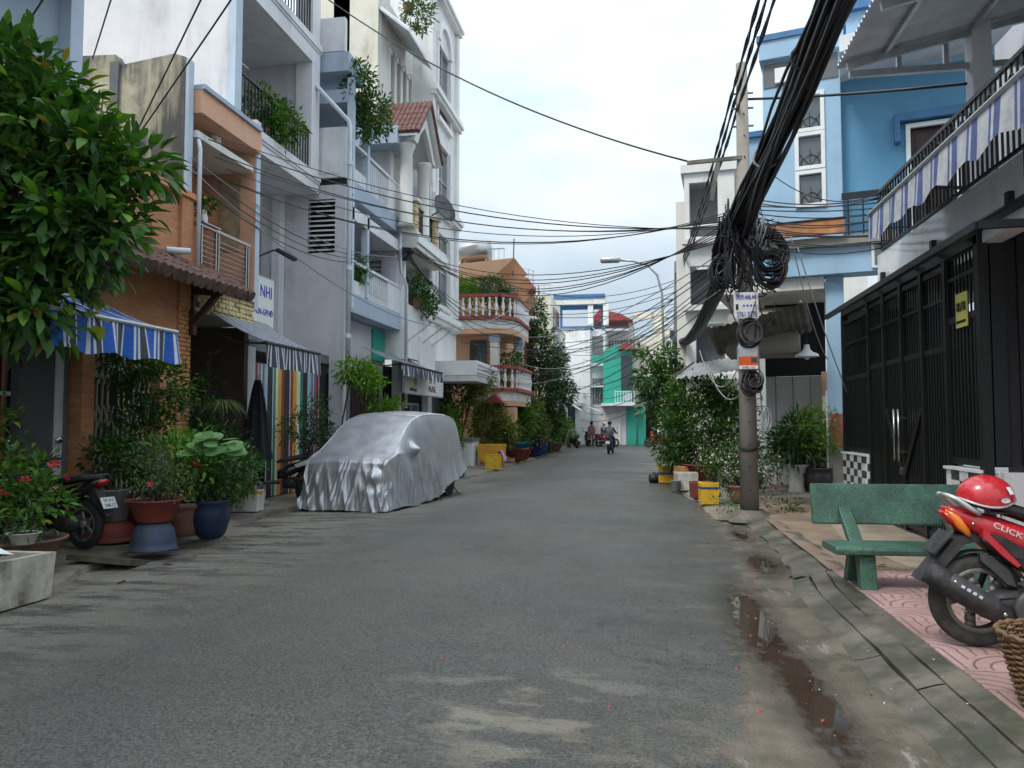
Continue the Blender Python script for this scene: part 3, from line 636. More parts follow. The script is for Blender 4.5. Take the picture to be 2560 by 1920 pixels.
B(-8.42,-8.27,10.79,10.838,5.2,7.36).build('rain_channel', M['dgrey'], h)
MB().tube([(-7.02,11.08,6.1),(-6.98,11.07,5.95),(-6.98,11.07,3.9)],.035,8).build('drain_pipe', M['pipe'], h, True)
# open ground floor bay beside the pier
B(-8.8,-8.6,11.09,13.0,.1,3.3).build('inner_wall', M['brownin'], h)
wall_y(12.86,13.0,-8.6,-7.15,.1,3.3).build('inner_side_wall', M['brownin'], h)
B(-8.6,-8.52,11.3,12.6,.1,2.5).build('timber_door', M['wood'], h)
awning('striped_awning', 'bright blue and white striped awning under the leafy tree', -7.08,3.16,-6.0,2.76,6.9,9.08,.42,[(.17,0),(.045,1),(.03,0),(.03,1),(.09,2),(.02,1)],[M['fblue'],M['fwhite'],M['fgrey']],M['alu'],scallop=.05)
v = thing('flower_vase', 'white vase with green plant and yellow flowers on the steel balcony shelf', 'vase', (-7.08,11.38,4.80))
MB().lathe([(.045,0),(.055,.02),(.06,.12),(.04,.2),(.05,.24)],(-7.08,11.38,4.802),12).build('vase_body', M['ltpaint'], v, True)

# ------------------------------------------------------------------ tall modern grey house
h = thing('grey_townhouse', 'tall modern pale grey house with two black-railed balconies', 'house', (-7.6,15,0))
B(-13,-7.72,13.06,13.26,3.2,13.5).build('side_wall', M['white2'], h); B(-7.719,-7.55,13.06,13.3,6.9,13.5).build('corner_pier', M['lblue'], h)
for k, (z0, z1) in enumerate(((6.98,7.38),(9.97,10.52),(12.9,13.4))):
    s_ = B(-9.2,-7.55,13.302,16.86,z0,z1).build('balcony_slab', M['white2'], h)
    B(-7.548,-7.51,13.302,16.9,z1-.13,z1+.03).build('slab_moulding', M['white2'], s_); B(-7.548,-7.53,13.302,16.88,z1-.2,z1-.135).build('slab_moulding', M['lgrey'], s_)
B(-7.95,-7.552,16.42,16.85,7.385,9.965).build('far_pier', M['white2'], h); B(-7.95,-7.552,16.42,16.85,10.525,12.9).build('far_pier', M['white2'], h)
wall_y(16.5,16.84,-9.2,-7.96,7.385,9.965,[(-8.65,-8.2,7.5,9.2)]).build('alcove_wall', M['lgrey'], h); B(-8.65,-8.2,16.7,16.8,7.5,9.2).build('alcove_niche', M['white2'], h)
MB().lathe([(.06,0),(.06,.16)],(-8.38,16.42,8.95),12).build('wall_lamp', M['black'], h)
wall_x(-9.4,-9.2,13.26,16.85,7.385,9.965,[(13.5,15.6,7.4,9.35)]).build('back_wall', M['lgrey'], h)
window_x(h, -9.2, 13.5, 15.6, 7.4, 9.35, M['black'], M['glassb'], mull=(2,1), name='balcony_door')
B(-9.4,-9.2,13.26,16.85,10.53,12.9).build('back_wall', M['white2'], h); window_x(h, -9.2, 13.5, 15.6, 10.6, 12.4, M['black'], M['glassb'], mull=(2,1), name='balcony_door')
rail_x(h, -7.62, 13.42, 16.4, 7.40, 8.35, .135, M['black'], .022); rail_x(h, -7.62, 13.42, 16.4, 10.55, 11.5, .135, M['black'], .022)
B(-9.6,-9.4,13.26,17,0,7).build('lower_back_wall', M['lgrey'], h); B(-8.65,-8.45,16.72,16.98,2.9,6.975).build('column', M['white2'], h)
B(-8.95,-8.66,16.8,16.98,2.9,6.9).build('recess_wall', M['lgrey'], h)
B(-9.6,-7.35,13.06,13.24,.1,3.2).build('ground_side_wall', M['white2'], h); B(-9.6,-7.3,13.3,17,2.95,3.15).build('entrance_slab', M['dgrey'], h)
B(-7.45,-7.25,13.08,13.46,.1,3.0).build('white_pier', M['white2'], h)
# coloured stripe screen: every plank a piece
sc_ = B(-7.42,-7.36,13.5,17.5,.1,2.75).build('stripe_screen', M['dark'], h)
stripes = [('b_red',.10,(.23,.05,.035)),('w',.03,0),('viol',.09,(.16,.17,.36)),('w',.05,0),('brn',.08,(.26,.14,.10)),('sky',.10,(.25,.46,.66)),('w',.03,0),('blk',.22,(.02,.022,.025)),
           ('w',.03,0),('grn',.10,(.02,.20,.14)),('cream',.12,(.66,.62,.42)),('yel',.13,(.60,.32,.03)),('red',.13,(.27,.035,.03)),('blk',.24,(.02,.022,.025)),('w',.035,0),('red',.12,(.33,.03,.04)),
           ('yel',.16,(.62,.36,.03)),('cream',.15,(.62,.56,.42)),('w',.03,0),('grn',.13,(.02,.18,.13)),('blk',.24,(.02,.022,.025)),('w',.03,0),('sky',.15,(.33,.50,.68)),('brn',.10,(.30,.13,.09)),('w',.03,0),('viol',.13,(.13,.14,.30)),('red',.14,(.30,.025,.04)),('w',.03,0)]
y = 13.62
for nm, w, c in stripes:
    k = 'stripe_' + nm
    if k not in M: M[k] = pm(k, c if c else (.72,.72,.70), .5, .12)
    B(-7.358,-7.33-random.uniform(0,.004),y,y+w-.004,.12,2.72).build('stripe_plank', M[k], sc_); y += w
# sign board
sg = thing('clinic_sign', 'white sign board with blue letters beside the orange fin wall', 'sign', (-7.3,13.7,3.4))
B(-7.36,-7.3,13.06,14.24,3.36,4.40).build('board', M['paper'], sg); B(-7.37,-7.296,13.05,14.25,4.40,4.42).build('board_frame', M['alu'], sg)
text('lettering', 'NHI', .34, M['inkblue'], sg, (-7.296,13.92,4.12), (R(90),0,R(90)), .82); text('lettering', 'CN-GPHĐ', .17, M['inkblue'], sg, (-7.296,13.86,3.72), (R(90),0,R(90)), .9)
fl = thing('floodlight_arm', 'thin black floodlight arm sticking out above the white sign board', 'lamp', (-7.3,13.5,4.5))
MB().tube([(-7.5,13.4,4.62),(-7.15,13.9,4.95),(-7.1,14.0,4.97)],.018,6).build('arm', M['black'], fl); MB().beam((-7.12,13.98,4.98),(-6.9,14.35,4.84),.12,.05).build('lamp_head', M['black'], fl)
awning('striped_awning', 'dark slate and white striped awning below the white sign board', -7.1,3.46,-6.0,2.88,11.45,13.55,.40,[(.11,0),(.03,1),(.05,0),(.03,1)],[M['fdk'],M['fwhite']],M['plast'])

# ------------------------------------------------------------------ grey house with louvres and open balconies
h = thing('louvred_townhouse', 'pale grey house with louvred side wall and blue-grey open balconies', 'house', (-6.9,19,0))
wall_y(17.0,17.2,-9.6,-6.95,2.95,7.22,[(-7.88,-7.19,5.6,6.89)]).build('side_wall', M['lgrey'], h)
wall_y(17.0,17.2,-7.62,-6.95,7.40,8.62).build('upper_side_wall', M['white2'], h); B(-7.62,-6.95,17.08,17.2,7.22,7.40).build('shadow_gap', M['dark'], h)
B(-7.55,-7.12,16.985,16.999,7.5,8.5).build('flush_panel', M['white2'], h)
B(-7.88,-7.19,17.16,17.2,5.6,6.89).build('louvre_backing', M['dark'], h)
slat = MB().prism([(-.06,-.03),(.06,.02),(.06,.045),(-.06,-.005)],'x',-.345,.345).mesh('louvre_slat', M['white2'])
for k in range(11): ob('louvre_slat', slat, h, loc=(-7.535,17.06,5.68+.117*k), rot=(random.uniform(-.06,.06),0,random.uniform(-.012,.012)))
for z in (2.95,): B(-7.3,-6.95,17.001,17.2,.1,2.95).build('lower_pier', M['lgrey'], h)
for (z0, z1, mt) in ((4.22,4.68,'bgrey'),(6.98,7.42,'bgrey')):
    B(-9.2,-6.86,17.202,20.98,z0,z1).build('balcony_slab', M[mt], h)
B(-9.2,-6.84,17.202,20.98,6.45,6.75).build('beam', M['white2'], h)
def parapet(z0, z1):
    B(-6.98,-6.88,19.9,20.98,z0,z1).build('parapet_panel', M['white2'], h); B(-6.97,-6.9,17.21,18.3,z0,z0+.32).build('parapet_panel', M['white2'], h)
    B(-6.99,-6.86,17.21,20.98,z1,z1+.07).build('handrail', M['pipe'], h)
    pc = B(-6.97,-6.90,18.3,19.9,z0,z0+.16).build('baluster_base', M['lgrey'], h)
    bm_ = MB().cbox(-.03,.03,-.05,.05,0,z1-z0-.18,.012).mesh('baluster', M['lgrey'])
    for i in range(11): ob('baluster', bm_, pc, loc=(-6.935,18.38+i*.145,z0+.17))
    B(-7.0,-6.84,18.22,18.36,z0,z1+1.4).build('post', M['lblue'], h); B(-7.0,-6.84,17.21,17.34,z0-.4,z1+1.6).build('post', M['lblue'], h)
parapet(4.70,5.42); parapet(7.44,8.30)
B(-9.2,-8.6,17.2,20.98,0,10.4).build('back_wall', M['bgrey'], h)
wall_y(20.7,20.97,-8.6,-6.9,4.69,6.44,[(-8.2,-7.35,5.0,6.2)]).build('far_side_wall', M['lgrey'], h)
for k in range(9): ob('louvre_slat', slat, h, loc=(-7.78,20.78,5.05+.13*k), scale=(1.2,1,1))
B(-8.6,-7.1,20.7,20.97,7.44,9.6).build('far_side_wall', M['creamw'], h)
window_x(h, -8.6, 17.6, 19.4, 4.75, 6.3, M['black'], M['glass'], name='balcony_door'); window_x(h, -8.6, 17.6, 19.6, 7.5, 9.3, M['black'], M['glass'], name='balcony_door')
for (z0, z1, ya, yb, xo) in ((9.98,10.45,17.0,18.0,-6.9),(9.30,9.62,17.2,18.8,-6.95),(9.35,9.85,20.1,21.4,-6.7)): B(-8.6,xo,ya,yb,z0,z1).build('roof_ledge', M['bgrey'], h)
B(-8.7,-7.0,17.0,17.15,10.47,11.3).build('roof_parapet', M['white2'], h)
MB().tube([(-7.6,16.6,9.55),(-6.86,16.93,8.72),(-6.82,16.95,8.6),(-6.82,16.95,2.8)],.055,10).build('drain_pipe', M['pipe'], h, True)
for z in (7.7,5.2,3.6): MB().lathe([(.075,-.05),(.075,.05)],(-6.82,16.95,z),10).build('pipe_collar', M['pipe'], h)
MB().tube([(-6.8,20.7,7.4),(-6.78,20.72,5.9),(-6.7,21.05,5.5),(-6.7,21.05,2.0)],.04,8).build('drain_pipe', M['pipe'], h, True)
B(-8.0,-7.35,17.3,20.9,.1,4.2).build('ground_wall', M['lgrey'], h)
cd_ = B(-7.34,-7.29,17.6,20.4,.1,2.95).build('corrugated_door', M['brownin'], h); rib = bar_mesh(.03,.045,2.8,M['wood'])
for i in range(27): ob('door_rib', rib, cd_, loc=(-7.28,17.66+.104*i,.12))
B(-7.2,-6.95,17.2,17.45,.1,4.2).build('ground_pier', M['dgrey'], h)
B(-7.35,-7.3,19.95,20.9,3.3,4.15).build('green_board', M['green'], h)
gl = B(-7.34,-7.3,17.45,18.3,3.15,3.9).build('high_louvre', M['dark'], h)
for k in range(5): B(-7.30,-7.26,17.45,18.3,3.2+.14*k,3.24+.14*k).build('louvre_slat', M['lgrey'], gl)
awning('striped_awning', 'grey-white striped awning behind the covered car roof', -7.0,3.50,-5.95,3.08,18.3,22.2,.30,[(.22,0),(.05,1)],[M['fdk'],M['fwhite']],M['plast'])
# ------------------------------------------------------------------ cream house with arches and tiled porch
h = thing('arcaded_townhouse', 'cream house with arched upper windows and brown tiled porch roof', 'house', (-6.9,22.7,0))
B(-10,-7.62,21.0,21.2,9.4,15).build('party_wall', M['cream'], h)
# arcade: pillars and arches
def arch_wall(par, X0, X1, y0, y1, z0, z1, n, zs, mat):
    w = (y1-y0)/n
    for i in range(n):
        c = y0+w*(i+.5); r_ = w*.30; pts = [(c-w/2,z0),(c-r_,z0),(c-r_,zs)] + [(c-r_*math.cos(a),zs+r_*math.sin(a)) for a in [math.pi*k/10 for k in range(1,10)]] + [(c+r_,zs),(c+r_,z0),(c+w/2,z0),(c+w/2,z1),(c-w/2,z1)]
        m = MB(); b0 = pts
        # split into left jamb, right jamb and head to keep polygons simple
        m.box(X0,X1,c-w/2,c-r_,z0,zs); m.box(X0,X1,c+r_,c+w/2,z0,zs)
        head = [(c-w/2,zs)] + [(c-r_*math.cos(a),zs+r_*math.sin(a)) for a in [math.pi*k/10 for k in range(11)]] + [(c+w/2,zs),(c+w/2,z1),(c-w/2,z1)]
        m.prism(head,'x',X0,X1); o = m.build('arch_bay', mat, par)
        MB().box(X1,X1+.06,c-w/2-.05,c-r_+.0,zs-.12,zs+.02).build('arch_capital', M['ltpaint'], o)
        B(X0-.25,X0-.2,c-r_-.05,c+r_+.05,z0,zs+r_).build('arch_glass', M['glass'], o)
arch_wall(h, -7.85, -7.6, 22.0, 24.38, 10.9, 14.4, 4, 13.0, M['creamw'])
B(-10,-7.6,21.2,22.0,9.4,15).build('upper_wall', M['creamw'], h); B(-7.85,-7.45,21.6,24.38,10.72,10.9).build('arcade_sill', M['ltpaint'], h)
cnp = MB().prism([(-8.4,14.5),(-8.4,14.42),(-6.7,13.0),(-6.7,13.08)],'y',21.05,23.6).build('sheet_canopy', M['galv'], h)
rb = MB().beam((-8.4,0,14.53),(-6.7,0,13.11),.05,.04).mesh('sheet_rib', M['ltpaint'])
for i in range(15): ob('sheet_rib', rb, cnp, loc=(0,21.1+.175*i,0))
# porch: gable roof with tiles, two columns
slope = MB().prism([(20.2,9.65),(21.45,10.95),(22.75,9.55),(22.75,9.47),(21.45,10.85),(20.2,9.57)],'x',-7.6,-6.15).build('porch_roof', M['ltpaint'], h)
tl = MB().tube([(0,0,0),(0,-.3,-.31)],[.07,.08],8); t3 = tl.mesh('roof_tile', M['terra2']); tl = MB().tube([(0,0,0),(0,.3,-.325)],[.07,.08],8); t4 = tl.mesh('roof_tile', M['terra2'])
for i in range(11):
    for k in range(5):
        ob('roof_tile', t3, slope, loc=(-7.55+.14*i, 21.45-.245*k, 11.0-.257*k)); ob('roof_tile', t4, slope, loc=(-7.55+.14*i, 21.45+.255*k, 11.0-.275*k))
MB().prism([(20.3,9.5),(21.45,10.75),(22.65,9.45),(22.3,9.45),(21.9,9.9),(21.45,10.25),(21.0,9.9),(20.7,9.5)],'x',-6.42,-6.3).build('gable_board', M['creamw'], h)
for y in (20.6,22.3):
    c = MB().lathe([(.24,0),(.24,.08),(.19,.12),(.175,2.1),(.2,2.14),(.2,2.2),(.25,2.26),(.25,2.36)],(-6.6,y,7.1),20); c.build('porch_column', M['creamw'], h, True)
B(-9,-6.4,20.99,24.38,6.6,7.1).build('balcony_slab', M['creamw'], h); B(-6.398,-6.34,20.99,24.38,6.75,6.95).build('slab_moulding', M['ltpaint'], h)
sm_ = MB().cbox(-.15,.15,-.15,.15,0,.13,.015).mesh('stone_block', M['ystone'])
for y in (21.15,23.3):
    for k in range(6): ob('stone_block', sm_, h, loc=(-6.58,y,7.1+.14*k), rot=(0,0,random.uniform(-.04,.04)))
    B(-6.8,-6.36,y-.22,y+.22,7.95,8.05).build('pier_cap', M['creamw'], h)
rail_x(h, -6.55, 21.35, 23.1, 7.12, 7.95, .12, M['black'], .025)
B(-9,-8.5,21.0,24.38,0,15).build('back_wall', M['creamw'], h); B(-8.5,-6.9,24.1,24.36,5.4,9.4).build('far_side_wall', M['lgrey'], h)
B(-8.5,-6.75,20.99,21.1,3.4,6.6).build('near_side_wall', M['white'], h)
B(-6.85,-6.7,21.1,24.0,3.45,5.0).build('front_panel', M['white'], h); B(-6.72,-6.64,22.2,23.9,2.95,4.2).build('lower_panel', M['ltpaint'], h)
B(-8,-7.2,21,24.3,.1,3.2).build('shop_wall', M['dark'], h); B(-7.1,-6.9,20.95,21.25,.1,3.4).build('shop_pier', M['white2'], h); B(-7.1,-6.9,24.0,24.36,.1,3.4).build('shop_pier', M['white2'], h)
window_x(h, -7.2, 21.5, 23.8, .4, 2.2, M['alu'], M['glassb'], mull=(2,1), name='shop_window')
B(-7.0,-5.4,24.4,27.9,2.95,3.15).build('porch_slab', M['lgrey'], h)
ed = B(-7.0,-5.38,24.38,27.95,3.15,3.62).build('porch_fascia', M['ltpaint'], h)
for k in range(3): B(-5.38,-5.35,24.4,27.93,3.22+.13*k,3.27+.13*k).build('fascia_groove', M['lgrey'], ed)
dsh = thing('satellite_dish', 'dark round satellite dish on the cream house balcony', 'dish', (-6.6,23.9,7.6))
MB().lathe([(.02,0),(.25,.03),(.46,.12),(.47,.13),(.25,.045),(.02,.015)],(0,0,0),20).build('dish_bowl', M['plastg'], dsh, True, True)
MB().tube([(0,0,-.05),(.05,.1,-.5)],.025,6).build('mast', M['plastg'], dsh, local=True)
dsh.location = (-6.3,23.4,8.35); dsh.rotation_euler = (R(70),R(10),R(60))
sg = thing('shop_sign', 'white shop sign with gold flower emblem under the striped awning', 'sign', (-6.4,21.6,2.5))
B(-6.48,-6.4,20.0,24.0,2.42,3.12).build('board', M['paper'], sg); B(-6.485,-6.395,19.98,24.02,2.38,2.42).build('board_frame', M['alu'], sg)
pt = MB()
for a in (-60,-30,0,30,60):
    q = [(0,0),(.05,.09),(0,.24),(-.05,.09)]; ca, sa = math.cos(R(a)), math.sin(R(a)); pt.prism([(20.95+u*ca+v*sa, 2.62-u*sa+v*ca) for u,v in q],'x',-6.4,-6.385+.001*a/30)
pt.build('flower_emblem', M['gold'], sg)
text('lettering', 'SPA', .30, M['gold'], sg, (-6.392,22.7,2.86), (R(90),0,R(90)), 1.5); text('lettering', 'NAIL', .28, M['terra2'], sg, (-6.392,22.7,2.6), (R(90),0,R(90)), 1.4)
text('lettering', 'nail & spa', .17, M['inkblk'], sg, (-6.392,20.75,2.52), (R(90),0,R(90)))
for i, y in enumerate((21.2,22.4,23.4)):
    fl = thing('sign_lamp', ('nearest','middle','farthest')[i] + ' of the three slanted lamp arms above the white shop panel', 'lamp', (-6.7,y,4.1), 0, 'slanted sign lamps')
    MB().tube([(-6.7,y,3.95),(-6.1,y+.35,4.5)],.022,6).build('arm', M['alu'], fl); MB().beam((-6.16,y+.2,4.55),(-5.92,y+.6,4.47),.16,.06).build('lamp_head', M['alu'], fl)

# ------------------------------------------------------------------ tall white classical house
h = thing('white_townhouse', 'tall white classical house with cornices and arched windows', 'house', (-7,26.3,0))
hs = [(25.3,26.9,5.65,8.2),(25.3,26.9,8.95,11.4),(25.3,26.9,12.2,14.9)]
wall_x(-7.3,-7.0,24.4,28.1,3.62,17.2,hs).build('front_wall', M['white'], h)
B(-11,-7.302,24.4,24.6,5.3,17.2).build('side_wall', M['white'], h); B(-11,-7.302,27.9,28.1,0,17.2).build('far_wall', M['white'], h)
for y in (24.4,27.75):
    for z0, z1 in ((5.5,8.9),(9.3,12.6),(13.0,16.3)): B(-7,-6.9,y,y+.35,z0,z1).build('corner_pilaster', M['white'], h)
for z in (5.1,9.0,12.75,16.5):
    o = B(-7.0,-6.72,24.36,28.16,z,z+.12).build('cornice', M['ltpaint'], h); B(-7.0,-6.8,24.37,28.14,z-.14,z-.003).build('cornice_step', M['white'], o); B(-7.0,-6.78,24.37,28.14,z+.123,z+.26).build('cornice_step', M['white'], o)
for a, b_, z0, z1 in hs:
    window_x(h, -7.12, a, b_, z0, z1, M['alu'], M['glassg'], .06, mull=(1,1)); B(-7.0,-6.86,a-.12,b_+.12,z0-.16,z0-.003).build('sill', M['ltpaint'], h)
    B(-7.0,-6.93,a-.14,a-.003,z0,z1).build('window_surround', M['ltpaint'], h); B(-7.0,-6.93,b_+.003,b_+.14,z0,z1).build('window_surround', M['ltpaint'], h)
ar = MB()
for k in range(12):
    a0, a1 = math.pi*k/12, math.pi*(k+1)/12
    ar.prism([(26.1-.95*math.cos(a0),14.9+.95*math.sin(a0)),(26.1-.95*math.cos(a1),14.9+.95*math.sin(a1)),(26.1-.72*math.cos(a1),14.9+.72*math.sin(a1)),(26.1-.72*math.cos(a0),14.9+.72*math.sin(a0))],'x',-7.0,-6.88)
ar.build('window_arch', M['ltpaint'], h)
B(-7.3,-7.05,24.6,27.9,.1,3.6).build('ground_wall', M['lgrey'], h); B(-7.05,-7.02,25,27.4,.1,2.7).build('shutter', M['dgrey'], h)

# ------------------------------------------------------------------ orange house with curved baluster balconies
h = thing('orange_balcony_house', 'orange house with white balusters, red balcony rails and rooftop water tank', 'house', (-6,30.5,0))
B(-9.5,-5.9,30.0,34.8,0,6.1).build('body', M['ochre'], h)
bal_me = MB().lathe([(.055,0),(.055,.06),(.03,.1),(.045,.2),(.075,.34),(.045,.52),(.03,.62),(.055,.68),(.055,.74)],(0,0,0),8).mesh('baluster', M['ltpaint'], True)
def balcony(z, x0, xr, y0, y1, par):
    path = [(x0,y0),(xr-.55,y0),(xr-.1,y0+.5),(xr,y0+1.1),(xr,y1)]
    poly = path + [(x0,y1)]
    MB().prism(poly,'z',z-.5,z-.16).build('balcony_slab', M['creamw'], par); MB().prism([(x,y) for x,y in poly],'z',z-.7,z-.503).build('balcony_moulding', M['ochre'], par)
    def strip(zz0, zz1, w, nm, mt):
        m = MB()
        for (ax,ay),(bx_,by_) in zip(path, path[1:]): m.beam((ax,ay,(zz0+zz1)/2),(bx_,by_,(zz0+zz1)/2),w,zz1-zz0)
        m.build(nm, mt, par)
    strip(z-.15,z-.03,.2,'rail_base',M['redtrim']); strip(z+.73,z+.85,.18,'balcony_rail',M['redtrim'])
    for (ax,ay),(bx_,by_) in zip(path, path[1:]):
        n = max(1,int(math.hypot(bx_-ax,by_-ay)/.24))
        for i in range(n): ob('baluster', bal_me, par, loc=(ax+(bx_-ax)*(i+.5)/n, ay+(by_-ay)*(i+.5)/n, z-.02))
balcony(5.75, -7.6, -4.95, 29.0, 32.8, h); balcony(2.95, -6.6, -4.85, 28.9, 32.8, h)
for x, y in ((-5.75,29.35),(-5.1,31.2)):
    B(x-.16,x+.16,y-.16,y+.16,2.93,5.03).build('square_column', M['creamw'], h); B(x-.2,x+.2,y-.2,y+.2,4.75,5.03).build('column_cap', M['bgrey'], h)
B(-6.9,-6.2,29.96,29.999,2.8,4.9).build('balcony_door', M['glass'], h); B(-8.4,-7.9,29.96,29.999,3.2,4.3).build('window', M['glass'], h)
B(-9.5,-6.2,31.5,34.8,6.1,7.6).build('roof_room', M['ochre'], h); B(-8.2,-7.0,31.46,31.499,6.9,7.5).build('roof_window', M['dark'], h); B(-6.8,-6.35,31.46,31.499,6.9,7.5).build('roof_window', M['glassb'], h)
MB().prism([(-9.5,7.6),(-6.1,7.75),(-5.3,8.45),(-9.5,8.15)],'y',31.2,34.8).build('sloping_roof', M['ochre'], h)
MB().prism([(-7,7.5),(-5.6,7.2),(-4.95,7.85),(-6.0,7.95)],'y',32.4,34.6).build('roof_wedge', M['salmon'], h); MB().prism([(-6.6,6.6),(-5.3,6.6),(-4.8,7.1),(-6.0,7.25)],'y',32.5,34.6).build('roof_wedge', M['ochre'], h)
for x in (-6.55,-5.6): MB().prism([(x-.35,2.35),(x,2.7),(x+.35,2.35)],'y',28.4,28.95).build('spirit_house_roof', M['rtile'], h)
B(-6.6,-4.95,29.2,29.9,.1,2.2).build('porch_wall', M['ochre'], h)
wt = thing('water_tank', 'steel water tank lying on the orange house roof', 'tank', (-7.3,32,8.2))
MB().lathe([(.05,0),(.42,.06),(.5,.15),(.5,1.35),(.42,1.44),(.05,1.5)],(-7.9,32,8.95),20,'x').build('tank_body', M['steel'], wt, True)
fr = MB()
for x in (-7.7,-6.6): fr.beam((x,31.6,8.1),(x,31.75,8.7),.05,.05); fr.beam((x,32.4,8.1),(x,32.25,8.7),.05,.05); fr.beam((x,31.6,8.45),(x,32.4,8.45),.05,.05)
fr.build('tank_stand', M['alu'], wt); rail_y(wt, 31.3, -6.4, -5.75, 8.25, 8.9, .2, M['alu'], .02)

MB().rod((-5.6,32.6,7.8),(-5.55,32.6,9.6),.03,5).build('antenna_mast', M['galvd'], h)
h = thing('red_corner_house', 'dull red house with a rounded railed roof corner behind the orange house', 'house', (-5.8,36,0))
B(-9,-5.5,34.85,38.4,0,7.2).build('body', M['redhouse'], h)
MB().lathe([(1.05,0),(1.05,1.2),(1.2,1.25),(1.2,1.5)],(-6.3,36.2,6.6),24).build('round_tower', M['redhouse'], h, True); MB().lathe([(1.12,0),(1.12,.18)],(-6.3,36.2,6.5),24).build('tower_band', M['creamw'], h, True)
rg = MB()
for z in (8.4,8.65,8.85): rg.tube([(-6.3+1.1*math.cos(a),36.2+1.1*math.sin(a),z) for a in [R(k) for k in range(-170,91,13)]],.02,5)
rg.build('roof_railing', M['galv'], h)
for k in range(8): a = R(-160+32*k); ob('rail_post', bar_mesh(.03,.03,.8,M['galv']), h, loc=(-6.3+1.1*math.cos(a),36.2+1.1*math.sin(a),8.1))
h = thing('cream_plain_house', 'plain cream house with roof plants behind the climbing vine', 'house', (-5.6,42,0))
B(-9,-4.95,41,45.5,0,8.5).build('body', M['cream'], h); B(-5.0,-4.6,41.3,45.2,5.7,5.9).build('balcony_slab', M['lgrey'], h); B(-5.0,-4.6,41.3,45.2,2.9,3.1).build('balcony_slab', M['lgrey'], h)
rail_x(h, -4.62, 41.35, 45.1, 5.9, 6.8, .3, M['alu']); rail_x(h, -4.62, 41.35, 45.1, 3.1, 4.0, .3, M['alu']); rail_y(h, 41.1, -8.5, -5.0, 8.5, 9.1, .35, M['alu'])
B(-4.95,-4.9,42,44.5,3.2,5.3).build('window', M['glassg'], h); B(-4.95,-4.9,42,44.5,6.0,8.0).build('window', M['glassg'], h)
h = thing('pale_far_house', 'pale grey house with a white shop awning far down the left side', 'house', (-5.2,50,0))
B(-9.5,-5.6,46,56.5,0,6.5).build('body', M['lgrey'], h); B(-5.6,-5.5,47,54,.3,2.6).build('shutter', M['dgrey'], h); B(-9.5,-5.6,45.9,46,4,5).build('window', M['glass'], h)

# ------------------------------------------------------------------ the houses closing the street
h = thing('white_end_house', 'white house with blue roof edge at the end of the street', 'house', (-4.8,60,0))
B(-9.5,-4.05,58,66,0,8.8).build('body', M['white'], h); B(-9.5,-3.95,57.9,66,8.8,8.95).build('blue_roof_edge', M['bluetrim'], h)
B(-4.05,-2.95,58.3,66,0,8.6).build('side_bay', M['white2'], h)
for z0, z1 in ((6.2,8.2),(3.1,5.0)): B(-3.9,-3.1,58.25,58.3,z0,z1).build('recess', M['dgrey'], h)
B(-4.0,-3.0,57.5,58.3,5.9,6.1).build('balcony_slab', M['white'], h); B(-4.0,-3.0,57.6,58.3,4.3,4.45).build('balcony_slab', M['white'], h); B(-3.95,-3.05,57.52,57.58,6.1,6.7).build('balcony_panel', M['green'], h)
wall_y(58.5,58.7,-6.4,-3.0,8.95,11.2,[(-6.2,-4.1,9.0,10.3),(-3.8,-3.2,9.0,10.3)]).build('roof_frame', M['bluetrim'], h)
B(-6.8,-2.9,57.8,60,10.6,11.3).build('roof_canopy', M['creamw'], h); B(-6.8,-2.88,57.75,57.8,11.0,11.35).build('canopy_band', M['bluetrim'], h)
for x in (-4.0,-2.85): B(x-.2,x+.2,57.9,58.2,8.96,10.6).build('roof_column', M['white'], h)
B(-6.4,-4.6,57.2,58,2.9,3.1).build('door_canopy', M['white2'], h); B(-6.2,-5.2,57.95,58,1.2,2.8).build('window', M['glassb'], h)
for k in range(5): B(-3.9+.18*k,-3.87+.18*k,58.2,58.23,3.1,5.0).build('grille_bar', M['alu'], h)
MB().tube([(-3.75,57.9,4.5),(-3.7,57.9,3.4),(-3.35,57.9,3.3),(-3.3,57.9,4.4),(-3.5,57.9,4.7),(-3.75,57.9,4.5)],.03,5).build('door_grille', M['alu'], h); B(-4.6,-4.4,57.9,58,3.6,3.9).build('meter_box', M['lgrey'], h); MB().rod((-8,58.3,8.9),(-8,58.3,12.2),.04,5).build('antenna_mast', M['galvd'], h)
window_y(h, 58.0, -7.6, -6.7, 5.6, 7.0, M['alu'], M['glassg'])
h = thing('green_end_house', 'turquoise green house with a grey garage door at the street end', 'house', (-2,58,0))
B(-3.0,-.95,56.5,64,3.05,6.9).build('body', M['green'], h); MB().prism([(-3.0,6.9),(-2.0,7.5),(-1.4,7.2),(-1.4,6.9)],'y',57,62).build('sloping_roof', M['green'], h)
B(-1.7,-.9,56.45,56.5,4.0,6.5).build('window', M['glass'], h); B(-3.1,-.7,55.3,56.5,2.85,3.04).build('porch_slab', M['white2'], h)
rail_y(h, 55.4, -2.1, -.75, 3.05, 3.9, .2, M['ltpaint'], .04); B(-.62,.02,56.3,56.5,.05,2.7).build('green_shutter', M['green'], h)
B(-3.4,-1.35,56.2,57,.05,2.85).build('garage_surround', M['lgrey'], h); gd = B(-3.1,-1.75,56.13,56.2,.06,2.3).build('garage_door', M['creamw'], h)
for k in range(6): B(-3.05+.22*k,-3.03+.22*k,56.11,56.13,.1,2.2).build('door_rib', M['lgrey'], gd)
B(-1.32,-.65,56.1,56.5,.05,2.7).build('green_panel', M['green'], h); MB().lathe([(.3,0),(.3,.25)],(-1.2,55.6,3.5),16,'y').build('air_conditioner', M['lgrey'], h)
MB().prism([(-1.9,6.95),(-1.35,7.5),(-.75,6.95)],'y',55.9,57).build('red_gable', M['redtrim'], h)
